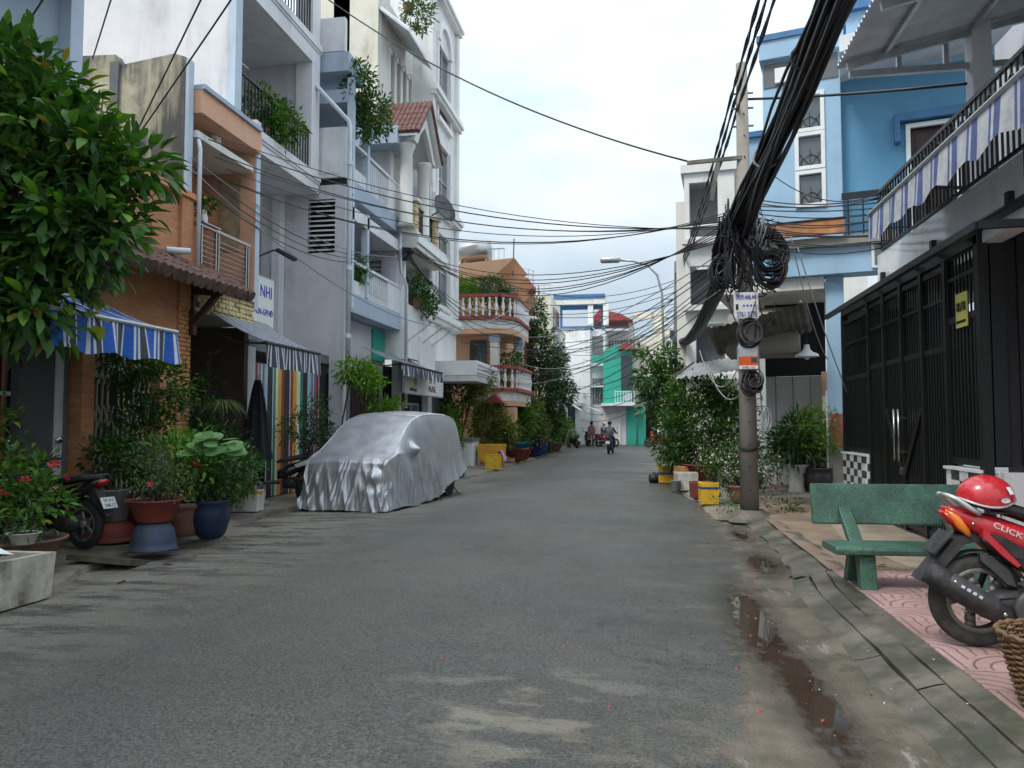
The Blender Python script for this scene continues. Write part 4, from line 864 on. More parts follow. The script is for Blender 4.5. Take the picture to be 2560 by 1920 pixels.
h = thing('balcony_end_house', 'off-white house with red roof and planted balconies above the green house', 'house', (-1,64,0))
B(-3.6,-.8,64.2,70,0,9.3).build('body', M['creamw'], h); MB().prism([(-4.3,9.85),(-3.5,10.75),(-1.9,10.35),(-.9,9.8)],'y',61.5,67).build('red_roof', M['rtile'], h)
for x in (-3.3,-1.1): B(x-.15,x+.15,63,63.3,8.2,9.9).build('roof_column', M['creamw'], h)
B(-2.9,-.75,62.6,64.2,7.2,7.45).build('balcony_slab', M['terra2'], h); rail_y(h, 62.7, -2.8, -.85, 7.45, 8.3, .25, M['terra2'], .09, 'baluster')
h = thing('cream_frame_house', 'tall cream house with an open rooftop frame closing the street', 'house', (.5,66,0))
B(-.95,1.75,64.3,72,0,8.4).build('body', M['cream'], h); wall_y(64.3,64.5,-.95,1.75,8.4,10.8,[(-.8,.7,8.7,10.3)]).build('roof_frame', M['cream'], h)
B(-.9,1.7,63.6,64.3,5.4,5.6).build('floor_band', M['white2'], h); B(-.4,1.2,64.25,64.3,3.4,5.0).build('window', M['glassg'], h)
B(1.78,4.2,62,70,0,9.6).build('wing', M['creamw'], h); rail_y(h, 61.9, 1.8, 3.4, 7.2, 8.2, .3, M['ltpaint'], .05); B(1.8,3.4,61.8,62,6.9,7.2).build('wing_balcony', M['bgrey'], h)
B(2.0,3.2,61.95,62,3.6,5.2).build('window', M['glassg'], h); B(2.0,3.2,61.95,62,7.4,9).build('window', M['glass'], h)
B(.05,2.2,60.2,61.8,.05,3.0).build('shop_front', M['dark'], h); B(-.2,2.4,59.4,60.2,3.0,3.1).build('shop_canopy', M['galvd'], h)
for i, (xo, ya, yb) in enumerate(((-3.75,44.5,47.5),(-2.9,50.5,54.5))):
    m = MB(); t = thing('canvas_awning', ('grey drop-front','white sloping')[i] + ' canvas shop awning far down the left side', 'awning', (-5.4,ya,2.6))
    m.prism([(-5.2,3.3),(-5.2,3.27),(xo,2.35),(xo,2.38)],'y',ya,yb).build('canvas', M['fwhite'] if i else M['lgrey'], t); B(xo-.01,xo+.02,ya,yb,1.85 if not i else 2.1,2.36).build('valance', M['lgrey'], t)
# ------------------------------------------------------------------ right side, nearest: house with the black gate
m, nt, nn, L, b = _mat('white_glazed_wall'); p = pos(nt)
L.new(ramp(nt, noise(nt, p, 5, 5), .35, .65, (.76,.76,.75), (.86,.86,.85)), b.inputs['Base Color']); b.inputs['Roughness'].default_value = .12; b.inputs['Specular IOR Level'].default_value = .7
bump(nt, b, noise(nt, p, 3, 3), .08, .02); M['glaze'] = m
m, nt, nn, L, b = _mat('canopy_glass'); b.inputs['Base Color'].default_value = (.35,.40,.42,1); b.inputs['Roughness'].default_value = .05; b.inputs['Alpha'].default_value = .42; b.inputs['Specular IOR Level'].default_value = .8; M['cglass'] = m
M['fad_w'] = pm('faded_white_canvas', (.55,.56,.57), .8, .2, 6); M['fad_b'] = pm('faded_blue_canvas', (.10,.135,.32), .8, .2, 6); M['tarp'] = pm('blue_tarpaulin', (.02,.09,.33), .6, .2, 4)
h = thing('gated_house', 'white house behind the black iron gate on the right', 'house', (3.5,9,0))
B(3.5,3.7,6.0,12.35,3.45,4.10).build('front_wall', M['glaze'], h); B(3.72,9,11.9,12.33,3.45,4.1).build('slab_edge', M['white'], h); B(3.72,9,3,11.9,3.9,4.08).build('balcony_floor', M['lgrey'], h)
B(5.2,5.4,3,12.3,.1,7.2).build('inner_wall', M['lgrey'], h); B(5.4,9,12.0,12.3,.1,7.2).build('end_wall', M['white2'], h); B(4.9,5.2,3,10.2,4.1,7.2).build('upper_wall', M['white2'], h)
B(3.56,5.4,12.34,14.42,3.57,3.68).build('court_shade_roof', M['lgrey'], h); B(3.56,5.4,14.45,14.6,.1,3.68).build('court_shade_wall', M['dgrey'], h)  # roof and end wall added to shut daylight out and darken the court
B(4.38,4.62,11.0,11.25,4.1,7.0).build('roof_column', M['white2'], h)
rf_ = MB(); n = 60                                       # corrugated sheet roof
ys_ = [4.5+7.1*i/n for i in range(n*1+1)]
def cor(u, v):
    y = 4.2+7.1*v; return (2.72+2.9*u, y, 6.60+.62*u+.03*(1 if int(v*120) % 2 else -1))
rf_.grid(cor, 2, 120); rf_.build('corrugated_roof', M['galv'], h)
for y in (5.5,7.5,9.5,11.05): MB().beam((2.8,y,6.50),(5.4,y,7.05),.06,.10).build('roof_rafter', M['alu'], h)
for x in (3.3,4.4): MB().beam((x,4.2,6.60+.22*(x-2.8)-.06),(x,11.2,6.60+.22*(x-2.8)-.06),.05,.07).build('roof_purlin', M['alu'], h)
MB().beam((2.85,11.15,6.42),(5.2,11.15,6.42),.07,.09).build('tie_beam', M['alu'], h)
for x in (3.5,4.1): B(x-.03,x+.03,11.12,11.18,6.42,6.78).build('tie_strut', M['alu'], h)
# balcony railing, bars and hoops
rail_x(h, 3.5, 6.2, 12.12, 4.12, 5.05, .115, M['black'], .02)
hp = MB().tube([(0,-.055,.30),(0,-.055,.68),(0,-.04,.74),(0,0,.77),(0,.04,.74),(0,.055,.68),(0,.055,.30)],.011,6).mesh('rail_hoop', M['black'])
for i in range(13): ob('rail_hoop', hp, h, loc=(3.47,6.5+.46*i,4.12))
rail_y(h, 12.12, 3.5, 5.2, 4.12, 5.05, .13, M['black'], .02)
# fixed side panels, folding leaves, all of bars and ribs
GX = 3.5
def gate_leaf(par, y0, y1, z0, z1, zo, brace=0, name='gate_leaf'):
    f = MB(); w = .07
    f.box(GX-.025,GX+.025,y0,y0+w,z0,z1); f.box(GX-.025,GX+.025,y1-w,y1,z0,z1); f.box(GX-.025,GX+.025,y0+w,y1-w,z0,z0+w); f.box(GX-.025,GX+.025,y0+w,y1-w,z1-w,z1); f.box(GX-.022,GX+.022,y0+w,y1-w,zo-.05,zo+.02)
    f.box(GX-.022,GX+.022,y0+w,y1-w,(zo+z1)/2+.06,(zo+z1)/2+.10)
    o = f.build(name, M['gateblk'], par); B(GX+.002,GX+.012,y0+w,y1-w,z0+w,zo-.05).build('sheet', M['gateblk'], o)
    n = max(2,int((y1-y0-2*w)/.085)); bt = bar_mesh(.018,.018,z1-zo-w,M['gateblk']); rb_ = bar_mesh(.022,.04,zo-z0-w-.05,M['gateblk'])
    for i in range(1,n): ob('gate_bar', bt, o, loc=(GX,y0+w+(y1-y0-2*w)*i/n,zo)); ob('sheet_rib', rb_, o, loc=(GX-.008,y0+w+(y1-y0-2*w)*i/n,z0+w))
    return o
gt = thing('iron_gate', 'tall black folding iron gate with steel handles', 'gate', (3.5,11,0.1))
gate_leaf(gt, 12.86, 14.38, 1.1, 3.36, 2.35, name='fixed_panel'); gate_leaf(gt, 8.76, 9.66, 1.1, 3.5, 2.75, name='fixed_panel')
lv = [gate_leaf(gt, 9.70+.79*i, 9.70+.79*(i+1)-.012, .16, 3.42, 2.45) for i in range(4)]
for y0, y1 in ((10.52,11.24),(12.0,11.30)): MB().beam((GX-.04,y0,1.75),(GX-.04,y1,.85),.02,.09).build('diagonal_brace', M['gateblk'], gt)
for y in (11.17,11.36):
    o = MB().rod((GX-.12,y,1.05),(GX-.12,y,1.75),.016,8).build('pull_handle', M['steel'], gt, True)
    for z in (1.17,1.63): MB().rod((GX-.12,y,z),(GX-.02,y,z),.011,6).build('handle_stud', M['steel'], o)
MB().cbox(GX-.09,GX-.03,11.22,11.28,.86,.96,.01).build('padlock', M['steel'], gt); B(GX-.06,GX-.03,11.16,11.34,.68,.74).build('bolt', M['gateblk'], gt)
for i in range(5): y = 9.66+.79*i+.02; MB().box(GX-.045,GX+.045,y-.045,y+.045,.12,3.47).build('gate_post', M['gateblk'], gt)
B(GX-.05,GX+.05,8.72,14.42,3.45,3.56).build('gate_head', M['gateblk'], gt); B(GX-.05,GX+.05,8.70,8.80,.1,3.6).build('corner_post', M['gateblk'], gt); B(GX-.05,GX+.05,14.36,14.44,1.05,3.45).build('end_post', M['gateblk'], gt)
for i in range(7): B(3.58+.26*i,3.72+.26*i,8.735,8.765,1.12,3.5).build('return_plank', M['gateblk'], gt)
B(3.55,5.5,8.77,8.79,1.1,3.5).build('return_sheet', M['dark'], gt); B(3.55,5.5,8.72,8.80,3.5,3.58).build('return_head', M['gateblk'], gt)
# low walls faced with checkered mosaic
M['tilew'] = pm('white_mosaic_tile', (.70,.71,.70), .25, .1, 9); M['tileb'] = pm('dark_marbled_mosaic_tile', (.06,.07,.075), .25, .5, 14)
mw = MB().cbox(-.012,.012,-.112,.112,-.056,.056,.004).mesh('mosaic_tile', M['tilew']); mk = MB().cbox(-.012,.012,-.112,.112,-.056,.056,.004).mesh('mosaic_tile', M['tileb'])
for i_, (ya, yb) in enumerate(((12.88,14.36),(8.74,9.64))):
    lw = thing('mosaic_wall', ('low wall of black and white mosaic tiles left of the gate','low mosaic-faced wall behind the green bench end')[i_], 'wall', (3.5,(ya+yb)/2,.1))
    B(3.42,3.60,ya,yb,.1,1.04).build('wall_core', M['white2'], lw); B(3.39,3.61,ya-.015,yb+.015,1.04,1.07).build('wall_cap', M['ltpaint'], lw)
    ny = int((yb-ya-.02)/.232)
    for k in range(8):
        for j in range(ny): ob('mosaic_tile', mw if (j+k) % 2 == 0 else mk, lw, loc=(3.412, ya+.13+.232*j, .165+.117*k))
    if i_ == 0:
        for k in range(8): ob('mosaic_tile', mw if k % 2 else mk, lw, loc=(3.51, ya-.008, .165+.117*k), rot=(0,0,R(90)), scale=(1,.75,1))
B(3.62,5.5,8.66,8.74,.1,1.05).build('low_white_wall', M['white2'], h)
np_ = thing('number_plate', 'small yellow house number plate on the black gate', 'plate', (3.45,9.2,2.5))
B(3.455,3.468,9.03,9.33,2.62,3.0).build('plate', pm('yellow_enamel', (.62,.58,.14), .4, .1), np_)
text('number', '181/18', .15, M['inkblk'], np_, (3.452,9.18,2.84), (R(90),0,R(-90)), .62); text('street_name', 'DUONG SO 1 KP 2', .042, M['inkblk'], np_, (3.452,9.18,2.68), (R(90),0,R(-90)), .7)
# glass canopy
cn = thing('glass_canopy', 'black steel framed glass canopy over the gate', 'canopy', (3.2,10,3.4))
f = MB(); f.beam((2.9,7.3,3.30),(2.9,13.05,3.27),.05,.07); f.beam((2.9,7.3,3.30),(5.2,7.25,3.32),.05,.07); f.beam((3.46,7.3,3.62),(3.46,13.05,3.60),.05,.07); f.build('frame', M['black'], cn)
for i in range(8): MB().beam((2.92,7.4+.8*i,3.27),(3.46,7.4+.8*i,3.585),.035,.05).build('rib', M['black'], cn)
MB().add([(2.9,7.3,3.345),(3.46,7.3,3.665),(3.46,13.05,3.645),(2.9,13.05,3.315)],[(0,1,2,3)]).build('glass_pane', M['cglass'], cn)
for y in (8.0,10,12): B(3.44,3.5,y-.04,y+.04,3.66,3.78).build('bracket', M['black'], cn)
a_ = awning('striped_awning', 'faded blue and grey striped awning hung on the black balcony rail', 3.44,4.66,3.02,4.40,5.4,11.0,.44,[(.24,0),(.13,1),(.05,0),(.05,1)],[M['fad_w'],M['fad_b']],M['alu'],scallop=.10,arms=False,wav=.25)
tag(MB().grid(lambda u, v: (3.36+.04*math.sin(v*9), 5.2+2.3*v, 4.02-.32*u), 3, 14).build('tarpaulin', M['tarp']), 'strong blue tarpaulin edge hanging below the faded awning', 'tarpaulin')

# ------------------------------------------------------------------ blue house, turned slightly towards the street
h = thing('blue_townhouse', 'sky blue house with three stacked square windows behind the pole', 'house', (2.45,16.2,0), R(-14))
def LB(nm, mt, *a, par=None): return B(*a).build(nm, M[mt] if isinstance(mt,str) else mt, par or h, local=True)
w_ = wall_y(0,.25,0,1.47,5.15,9.0,[(.64,1.13,7.47,8.18),(.64,1.13,6.70,7.36),(.64,1.13,5.93,6.58)]); w_.build('tower_wall', M['blue'], h, local=True)
LB('tower_side','blue',0,.25,.252,5,4.45,9.0); LB('tower_back','blue',1.22,1.47,.252,4,5.15,9.0); LB('tower_room','dark',.3,1.2,.8,.85,5.2,8.9)
for z0, z1 in ((7.47,8.18),(6.70,7.36),(5.93,6.58)):
    f = MB(); t = .075
    x0, x1 = .60, 1.17; z0 -= .05; z1 += .05
    f.box(x0,x0+t,-.05,.1,z0,z1); f.box(x1-t,x1,-.05,.1,z0,z1); f.box(x0+t,x1-t,-.05,.1,z0,z0+t); f.box(x0+t,x1-t,-.05,.1,z1-t,z1)
    o = f.build('square_window', M['ltpaint'], h, local=True); LB('pane','glassg',x0+t,x1-t,.04,.06,z0+t,z1-t,par=o)
    g_ = MB().tube([(.70,.02,z0+.08),(.74,.02,z0+.25),(.885,.02,z0+.33),(1.03,.02,z0+.25),(1.07,.02,z0+.08)],.009,5)
    for xx in (.80,.885,.97): g_.rod((.885,.02,z0+.08),(.885+(xx-.885)*3.0,.02,z0+.42),.006,5)
    g_.build('window_grille', M['black'], o, local=True)
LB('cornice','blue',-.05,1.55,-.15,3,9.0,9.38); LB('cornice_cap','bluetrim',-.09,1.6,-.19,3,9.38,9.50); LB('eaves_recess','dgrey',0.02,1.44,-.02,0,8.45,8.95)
LB('vent_box','ltpaint',.25,.55,-.1,-.021,8.5,8.8)
w_ = wall_y(.3,.5,1.475,7,4.9,8.5,[(2.7,4.3,5.0,7.3)]); w_.build('main_wall', M['blued'], h, local=True)
f = MB(); f.box(2.62,2.7,.22,.4,5.0,7.38); f.box(4.3,4.38,.22,.4,5,7.38); f.box(2.7,4.3,.22,.4,7.3,7.38); f.box(3.46,3.54,.24,.4,5.0,7.3); o = f.build('window', M['ltpaint'], h, local=True); LB('pane','brownin',2.7,4.3,.36,.38,5,7.3,par=o)
for k in range(6): LB('window_bar','black',2.8+.26*k,2.82+.26*k,.33,.35,5,7.3,par=o)
LB('window_hood','bluetrim',2.42,4.5,.1,.3,7.42,7.58); LB('hood_drop','bluetrim',2.42,2.52,.1,.3,7.02,7.419)
MB().prism([(1.475,8.45),(7,9.15),(7,9.35),(1.475,8.75)],'y',-1.1,.5).build('soffit_slab', M['white2'], h, local=True)
LB('upper_storey','blue',1.475,7,.6,4,9.2,10.0); LB('upper_band','bluetrim',1.475,7,.45,4,10.0,10.2)
LB('balcony_slab','conc',-.05,2.4,-.5,.5,4.98,5.14); LB('fascia','blue',.2,7,-.35,.2,4.45,4.976); LB('rear_blue','blue',-.5,0,1.5,4,4.5,8.0); LB('rear_cap','bluetrim',-.55,.02,1.4,4,8.0,8.12)
pl = LB('planter_box', pm('orange_timber_board', (.42,.17,.07), .7, .35, 5), -.05,1.5,-.62,-.51,5.18,5.44)
LB('planter_edge','black',-.07,1.52,-.64,-.5,5.445,5.475)
f = MB()
for z in (5.2,5.5,5.85): f.box(1.55,2.6,-.42,-.39,z,z+.03)
for i in range(5): f.box(1.55+.26*i,1.58+.26*i,-.43,-.38,5.15,5.88)
f.tube([(2.07+.14*math.cos(a),-.4,5.36+.14*math.sin(a)) for a in [R(30*k) for k in range(12)]],.012,5,closed=True); f.build('balcony_railing', M['black'], h, local=True)
LB('dark_rail','black',1.45,3.2,-.1,-.04,5.95,6.07)
LB('window_small','ltpaint',1.95,2.35,-.4,-.352,4.5,5.0); LB('window_small_pane','glassg',2.0,2.3,-.41,-.4,4.55,4.95)
LB('ground_pillar','blue',1.12,1.45,-.1,.4,.1,4.44); LB('pillar_dado','conc',1.11,1.46,-.12,.42,.1,1.1); LB('pillar_edge','pipe',1.085,1.12,-.13,-.02,.1,2.2)
LB('pillar_poster', pm('torn_red_brown_poster', (.30,.10,.07), .7, .5, 3), 1.15,1.43,-.125,-.101,1.12,1.75)
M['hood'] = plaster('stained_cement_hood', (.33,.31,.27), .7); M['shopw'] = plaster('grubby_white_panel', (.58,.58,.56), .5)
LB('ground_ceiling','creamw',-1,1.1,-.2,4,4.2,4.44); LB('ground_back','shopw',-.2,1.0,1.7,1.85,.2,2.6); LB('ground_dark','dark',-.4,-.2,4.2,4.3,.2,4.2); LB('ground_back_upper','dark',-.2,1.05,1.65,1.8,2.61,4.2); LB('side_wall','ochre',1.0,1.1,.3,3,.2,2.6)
for k in range(3): LB('panel_joint','dgrey',-.0+.36*k,.015+.36*k,1.69,1.7,.2,2.6)
LB('notice_board','creamp',1.02,1.12,-.05,.2,1.6,2.1)
MB().prism([(.3,3.95)]+[(.3-.75*math.sin(R(q)),2.95+.95*math.cos(R(q))) for q in range(15,91,15)]+[(.3,2.9)],'x',-.75,.62).build('concrete_hood', M['hood'], h, True, local=True)
M['galvm'] = pm('dusty_grey_sheet', (.24,.24,.24), .6, .35, 3)
def sheet(name, label, P0, U, V, n, mat, cat='canopy'):
    m = MB(); P0, U, V = Vector(P0), Vector(U), Vector(V); nn_ = U.cross(V).normalized()
    m.grid(lambda u, v: tuple(P0+U*u+V*v+nn_*(.02*(1 if int(round(u*n)) % 2 else -1))), n, 1); m.grid(lambda u, v: tuple(P0+U*(1-u)+V*v-nn_*.006+nn_*(.02*(1 if int(round((1-u)*n)) % 2 else -1))), n, 1)
    t = thing(name, label, cat, tuple(P0)); m.build('sheet', mat, t)
    for q in (0.05,.95): MB().beam(tuple(P0+U*q-nn_*.05),tuple(P0+U*q+V-nn_*.05),.04,.05).build('bearer', M['galvd'], t)
    return t
sheet('sheet_canopy', 'rusty dark corrugated sheet canopy behind the pole sign boxes', (1.5,16.3,2.95), (1.75,-.5,.42), (-.3,-1.0,.42), 28, M['galvd'])
sheet('sheet_canopy', 'pale grey corrugated lean-to sheet above the big shrub', (1.2,20.5,3.1), (1.5,-3.0,.05), (-.55,-.35,-.42), 30, M['galvm'])
lp = thing('pendant_lamp', 'white enamel lamp shade hanging under the blue house', 'lamp', (3.1,15.7,2.9))
MB().lathe([(.23,0),(.21,.05),(.10,.10),(.06,.16),(.05,.24)],(3.12,15.72,2.86),18,cap=False).build('lamp_shade', M['ltpaint'], lp, True); MB().sphere((3.12,15.72,2.86),.06,10,6).build('bulb', M['paper'], lp, True); MB().rod((3.12,15.72,3.1),(3.12,15.72,3.8),.01,5).build('cord', M['cable'], lp)
MB().beam((3.75,15.6,2.72),(4.05,15.3,2.42),.06,.06).build('wall_lamp', M['galvd'], h)
# ------------------------------------------------------------------ off-white house beyond and the rest of the right side
h = thing('offwhite_townhouse', 'off-white house with open roof loggia beyond the blue house', 'house', (1.9,24,0), R(-6))
wall_y(0,.2,-.65,.85,.2,9.3,[(-.5,.35,7.3,9.0),(-.35,.5,3.2,4.6),(-.5,.25,5.2,6.4)]).build('front_wall', M['creamw'], h, local=True)
for a in ((-.65,-.5,.2,5,.2,9.3),(.65,.85,.2,5,.2,9.3)): LB('side_wall','creamw',*a)
LB('roof_slab','creamw',-.75,.95,-.1,5,9.3,9.55); LB('loggia_back','lgrey',-.5,.7,1.5,1.6,7.0,9.2); LB('loggia_soffit','lgrey',-.5,.7,.2,1.5,9.2,9.29); LB('loggia_rail','ltpaint',-.5,.35,.02,.06,7.62,7.68)
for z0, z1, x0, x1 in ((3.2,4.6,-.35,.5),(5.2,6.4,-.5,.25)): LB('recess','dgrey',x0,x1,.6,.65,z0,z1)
for z in (2.9,5.0,7.05): LB('floor_ledge','creamw',-.72,.9,-.25,0,z,z+.15)
for k in range(9): LB('side_fin','creamw',-.95,-.66,.6+.45*k,.72+.45*k,2.6,8.6)
h = thing('far_right_house', 'plain off-white row house behind the street lamp pole', 'house', (2.2,34,0))
B(2.4,8,29.5,40,0,8.2).build('body', M['creamw'], h); B(1.9,2.4,29.6,39.5,3.0,3.2).build('balcony_slab', M['creamw'], h); B(1.9,2.4,29.6,39.5,6.0,6.2).build('balcony_slab', M['creamw'], h)
for k in range(3): B(2.36,2.4,30.5+3*k,32.3+3*k,3.6,5.4).build('window', M['glassg'], h); B(2.36,2.4,30.5+3*k,32.3+3*k,.3,2.6).build('shutter', M['dgrey'], h)
rail_x(h, 1.95, 29.7, 39.4, 6.2, 7.0, .4, M['alu']); rail_x(h, 1.95, 29.7, 39.4, 3.2, 4.0, .4, M['alu'])
h = thing('shaded_row_house', 'dull grey row house with dark shop front far on the right', 'house', (2.4,48,0))
B(2.6,8,40.5,60,0,6.8).build('body', M['lgrey'], h); B(2.3,2.6,41,58,2.7,2.9).build('shop_canopy', M['galvd'], h); B(2.57,2.6,41.5,57,.2,2.6).build('shop_front', M['dark'], h)
# ------------------------------------------------------------------ poles, lamp, cables
pole = thing('utility_pole', 'leaning concrete utility pole buried in black cables', 'pole', (1.64,12.9,0))
m_ = MB(); m_.tube([(1.64,12.9,-.1),(1.63,12.9,3.5),(1.62,12.9,7.5)],[.15,.125,.09],20); m_.build('shaft', M['concpole'], pole, True)
for k in range(18): z = .5+.36*k; MB().lathe([(.013,0),(.013,.02)],(1.635,12.9-.15+.0075*z-.012,z),8,'y').build('bolt_hole', M['dark'], pole)
MB().beam((.72,12.82,5.86),(1.6,12.82,5.90),.05,.06).build('cross_arm', M['galvd'], pole); MB().beam((1.1,12.82,5.2),(1.22,12.82,5.86),.04,.07).build('arm_brace', M['galvd'], pole)
for z in (6.45,6.75,7.0): MB().rod((1.45,12.9,z),(1.8,12.9,z),.018,6).build('step_bolt', M['galvd'], pole)
MB().tube([(1.63+.145*math.cos(a),12.9+.145*math.sin(a),1.18+.06*math.sin(a*1)+.015*(k//16)) for k, a in enumerate([2*math.pi*i/16 for i in range(49)])],.022,6).build('tied_rubber_strap', M['rubber'], pole)
MB().grid(lambda u, v: (1.64+(.16+.30*v)*math.cos(2*math.pi*u)*(1+.2*math.sin(5*u*6.28)), 12.8+(.16+.34*v)*math.sin(2*math.pi*u), .16*(1-v)**1.5+.03), 20, 5).build('cement_footing', G['kerb'], pole)
ad = thing('phone_number_sign', 'white advert plate with purple phone numbers on the pole', 'sign', (1.6,12.74,3.3))
B(1.42,1.80,12.70,12.72,3.24,3.66).build('plate', M['paper'], ad)
text('number', '0909.446.441', .115, M['inkpur'], ad, (1.62,12.695,3.58), (R(90),0,0), .55); text('number', '3761 0370', .125, M['inkpur'], ad, (1.62,12.695,3.30), (R(90),0,0), .60)
for k in range(4): B(1.56+.055*k,1.59+.055*k,12.695,12.699,3.43,3.46).build('printed_icon', M['inkpur'], ad)
B(1.45,1.49,12.695,12.699,3.38,3.47).build('phone_symbol', M['inkblk'], ad)
bxx = thing('meter_box', 'grey cabinet with an orange sticker strapped to the pole', 'cabinet', (1.64,12.7,2.4))
MB().cbox(1.46,1.78,12.60,12.74,2.40,2.80,.02).build('cabinet', M['alu'], bxx); B(1.475,1.765,12.592,12.598,2.42,2.62).build('sticker', pm('orange_sticker', (.62,.10,.02), .5, .1), bxx); B(1.475,1.765,12.588,12.591,2.42,2.475).build('sticker_band', M['paper'], bxx)
text('lettering', '01681.1101', .05, M['petr'], bxx, (1.62,12.586,2.447), (R(90),0,0), .85); B(1.66,1.75,12.588,12.591,2.52,2.60).build('sticker_picture', M['plastg'], bxx)
M['pole2'] = plaster('old_concrete_pole', (.16,.15,.14), .5)
pole2 = thing('lamp_pole', 'farther utility pole carrying the curved street lamp', 'pole', (1.2,29,0))
MB().tube([(1.15,29,0),(1.22,29,7.6)],[.16,.10],14).build('shaft', M['pole2'], pole2, True)
for z, w in ((6.75,.35),(3.45,.32),(2.85,.34)): MB().cbox(1.15,1.15+w,28.72,28.9,z,z+.42,.02).build('junction_box', M['lgrey'], pole2)
la = MB().tube([(1.1,29,3.9),(.72,29,4.0),(.68,29,5.4),(.66,29,6.4),(.5,29,7.1),(.15,29,7.5),(-.4,29,7.68),(-.9,29,7.72)],.045,8).build('lamp_arm', M['alu'], pole2, True)
for z in (4.6,5.5,6.2): MB().rod((.68,29,z),(1.15,29,z),.025,6).build('arm_clamp', M['alu'], pole2)
MB().cbox(-1.62,-.88,28.85,29.15,7.64,7.84,.05).build('lamp_head', M['alu'], pole2, True)
def sagline(a, b, sag, n=14):
    a, b = Vector(a), Vector(b); return [a.lerp(b, i/n) - Vector((0,0,sag*4*(i/n)*(1-i/n))) for i in range(n+1)]
def wire(a, b, sag, r=.011, mat='cable', label='thin black cable strung across the street', group='cables across the street', n=14):
    o = MB().tube(sagline(a,b,sag,n), r, 5).build('overhead_cable', M[mat], None, True); return tag(o, label, 'cable', group)
rw = random.Random(21)
# along the street, high up: twisted power lines
for k, (dx, dz) in enumerate(((-.12,0),(-.02,-.18),(.10,-.35))):
    la_ = ('outermost','middle','innermost')[k] + ' of the three twisted power lines running over the pole top'
    P = sagline((1.52+dx,-14,7.2+dz),(1.5+dx*.4,12.85,6.95+dz*.7),.35,40)+sagline((1.5+dx*.4,12.9,6.95+dz*.7),(1.15,29,7.1+dz*.6),.3,24)[1:]
    m_ = MB()
    for q in (0,1): m_.tube([p + Vector((.018*math.cos(i*2.1+q*3.14),0,.018*math.sin(i*2.1+q*3.14))) for i, p in enumerate(P)], .017, 5)
    tag(m_.build('power_line', M['cable'], None, True), la_, 'cable', 'power lines along the right side')
# the thick telecom bundle: many strands, from behind the camera to the pole and on to the lamp pole
m_ = MB()
for k in range(78):
    a = rw.uniform(0,6.28); rr_ = .115*math.sqrt(rw.random()); ph = rw.uniform(0,6.28); lo = rw.random() < .25
    pts = []
    for i in range(27):
        t = i/26; y = -9+21.8*t; sp_ = 1.0+.5*max(0,(t-.85)/.15)
        x = 1.50+.06*t+(rr_*math.cos(a+2.2*t))*sp_+.03*math.sin(ph+13*t)+.02*math.sin(ph*3+29*t); z = 5.98-1.10*t-.25*math.sin(math.pi*t)+rr_*math.sin(a+2.2*t)*sp_+.03*math.sin(ph*2+17*t)
        if lo: z -= .22*abs(math.sin(ph+5*t))
        pts.append((x,y,z))
    ex = 1.42+rw.uniform(-.2,.12); pts += [(ex,12.85+rw.uniform(-.2,.1),4.78+rw.uniform(-.2,.2)),(ex-.04+rw.uniform(-.08,.08),13.2,4.35+rw.uniform(-.35,.3))]
    for i in range(1,15):
        t = i/14; c_ = .13*(1-t*.3); pts.append((1.36-.24*t+c_*math.cos(a+3*t)*.9+.02*math.sin(ph+13*t), 13.4+15.5*t, 4.15+.55*t-.55*math.sin(math.pi*t)+c_*math.sin(a+3*t)))
    m_.tube(pts, rw.uniform(.011,.022), 5)
o = m_.build('cable_bundle', M['cable'], None, True); tag(o, 'thick black bundle of telecom cables hanging along the right side', 'cable bundle', None, 'stuff')
for k in range(3):
    y0 = 4.8+2.6*k; t = (y0+9)/21.8
    MB().tube([(1.53+.15*math.cos(a),y0+.04*math.sin(a),5.98-1.1*t-.25*math.sin(math.pi*t)+.15*math.sin(a)) for a in [2*math.pi*i/14 for i in range(14)]],.014,5,closed=True).build('bundle_tie', M['cableg' if k != 1 else 'cable'], o)
def coil(c, R0, n, ax, label, r=.012, mat='cable', sq=1.25, spread=.07):
    m_ = MB(); cx, cy, cz = c
    for k in range(n):
        rad = R0*rw.uniform(.72,1.08); off = rw.uniform(-spread,spread); ox, oz = rw.uniform(-.05,.05), rw.uniform(-.07,.05); tw = rw.uniform(-.5,.5)
        m_.tube([(cx+ox+rad*math.cos(a)*math.cos(ax)-off*math.sin(ax), cy+rad*math.cos(a)*math.sin(ax)+off*math.cos(ax)+.05*math.sin(a+tw), cz+oz+rad*sq*math.sin(a)) for a in [2*math.pi*i/22 for i in range(22)]], r*rw.uniform(.8,1.2), 5, closed=True)
    return tag(m_.build('cable_coil', M[mat], None, True), label, 'cable coil', 'spare cable coils on the pole')
coil((1.98,12.72,4.30),.27,26,.15,'largest black cable coil on the right of the pole')
coil((1.98,12.7,4.02),.23,22,.1,'lower black cable coil right of the pole under the largest')
coil((1.24,12.75,4.0),.17,9,.3,'loose black cable coil on the left of the pole',sq=1.6)
coil((1.42,12.72,4.05),.09,14,.5,'narrow flattened black coil hanging on the pole face',sq=3.6,spread=.04)
coil((1.66,12.66,3.02),.17,9,0,'round black coil hanging under the phone number plate')
coil((1.68,12.64,2.22),.13,14,0,'small tight black coil below the grey cabinet')
coil((1.86,12.72,1.62),.055,6,.2,'small pale wire loop hanging low beside the pole',r=.007,mat='cableg',sq=3.2)
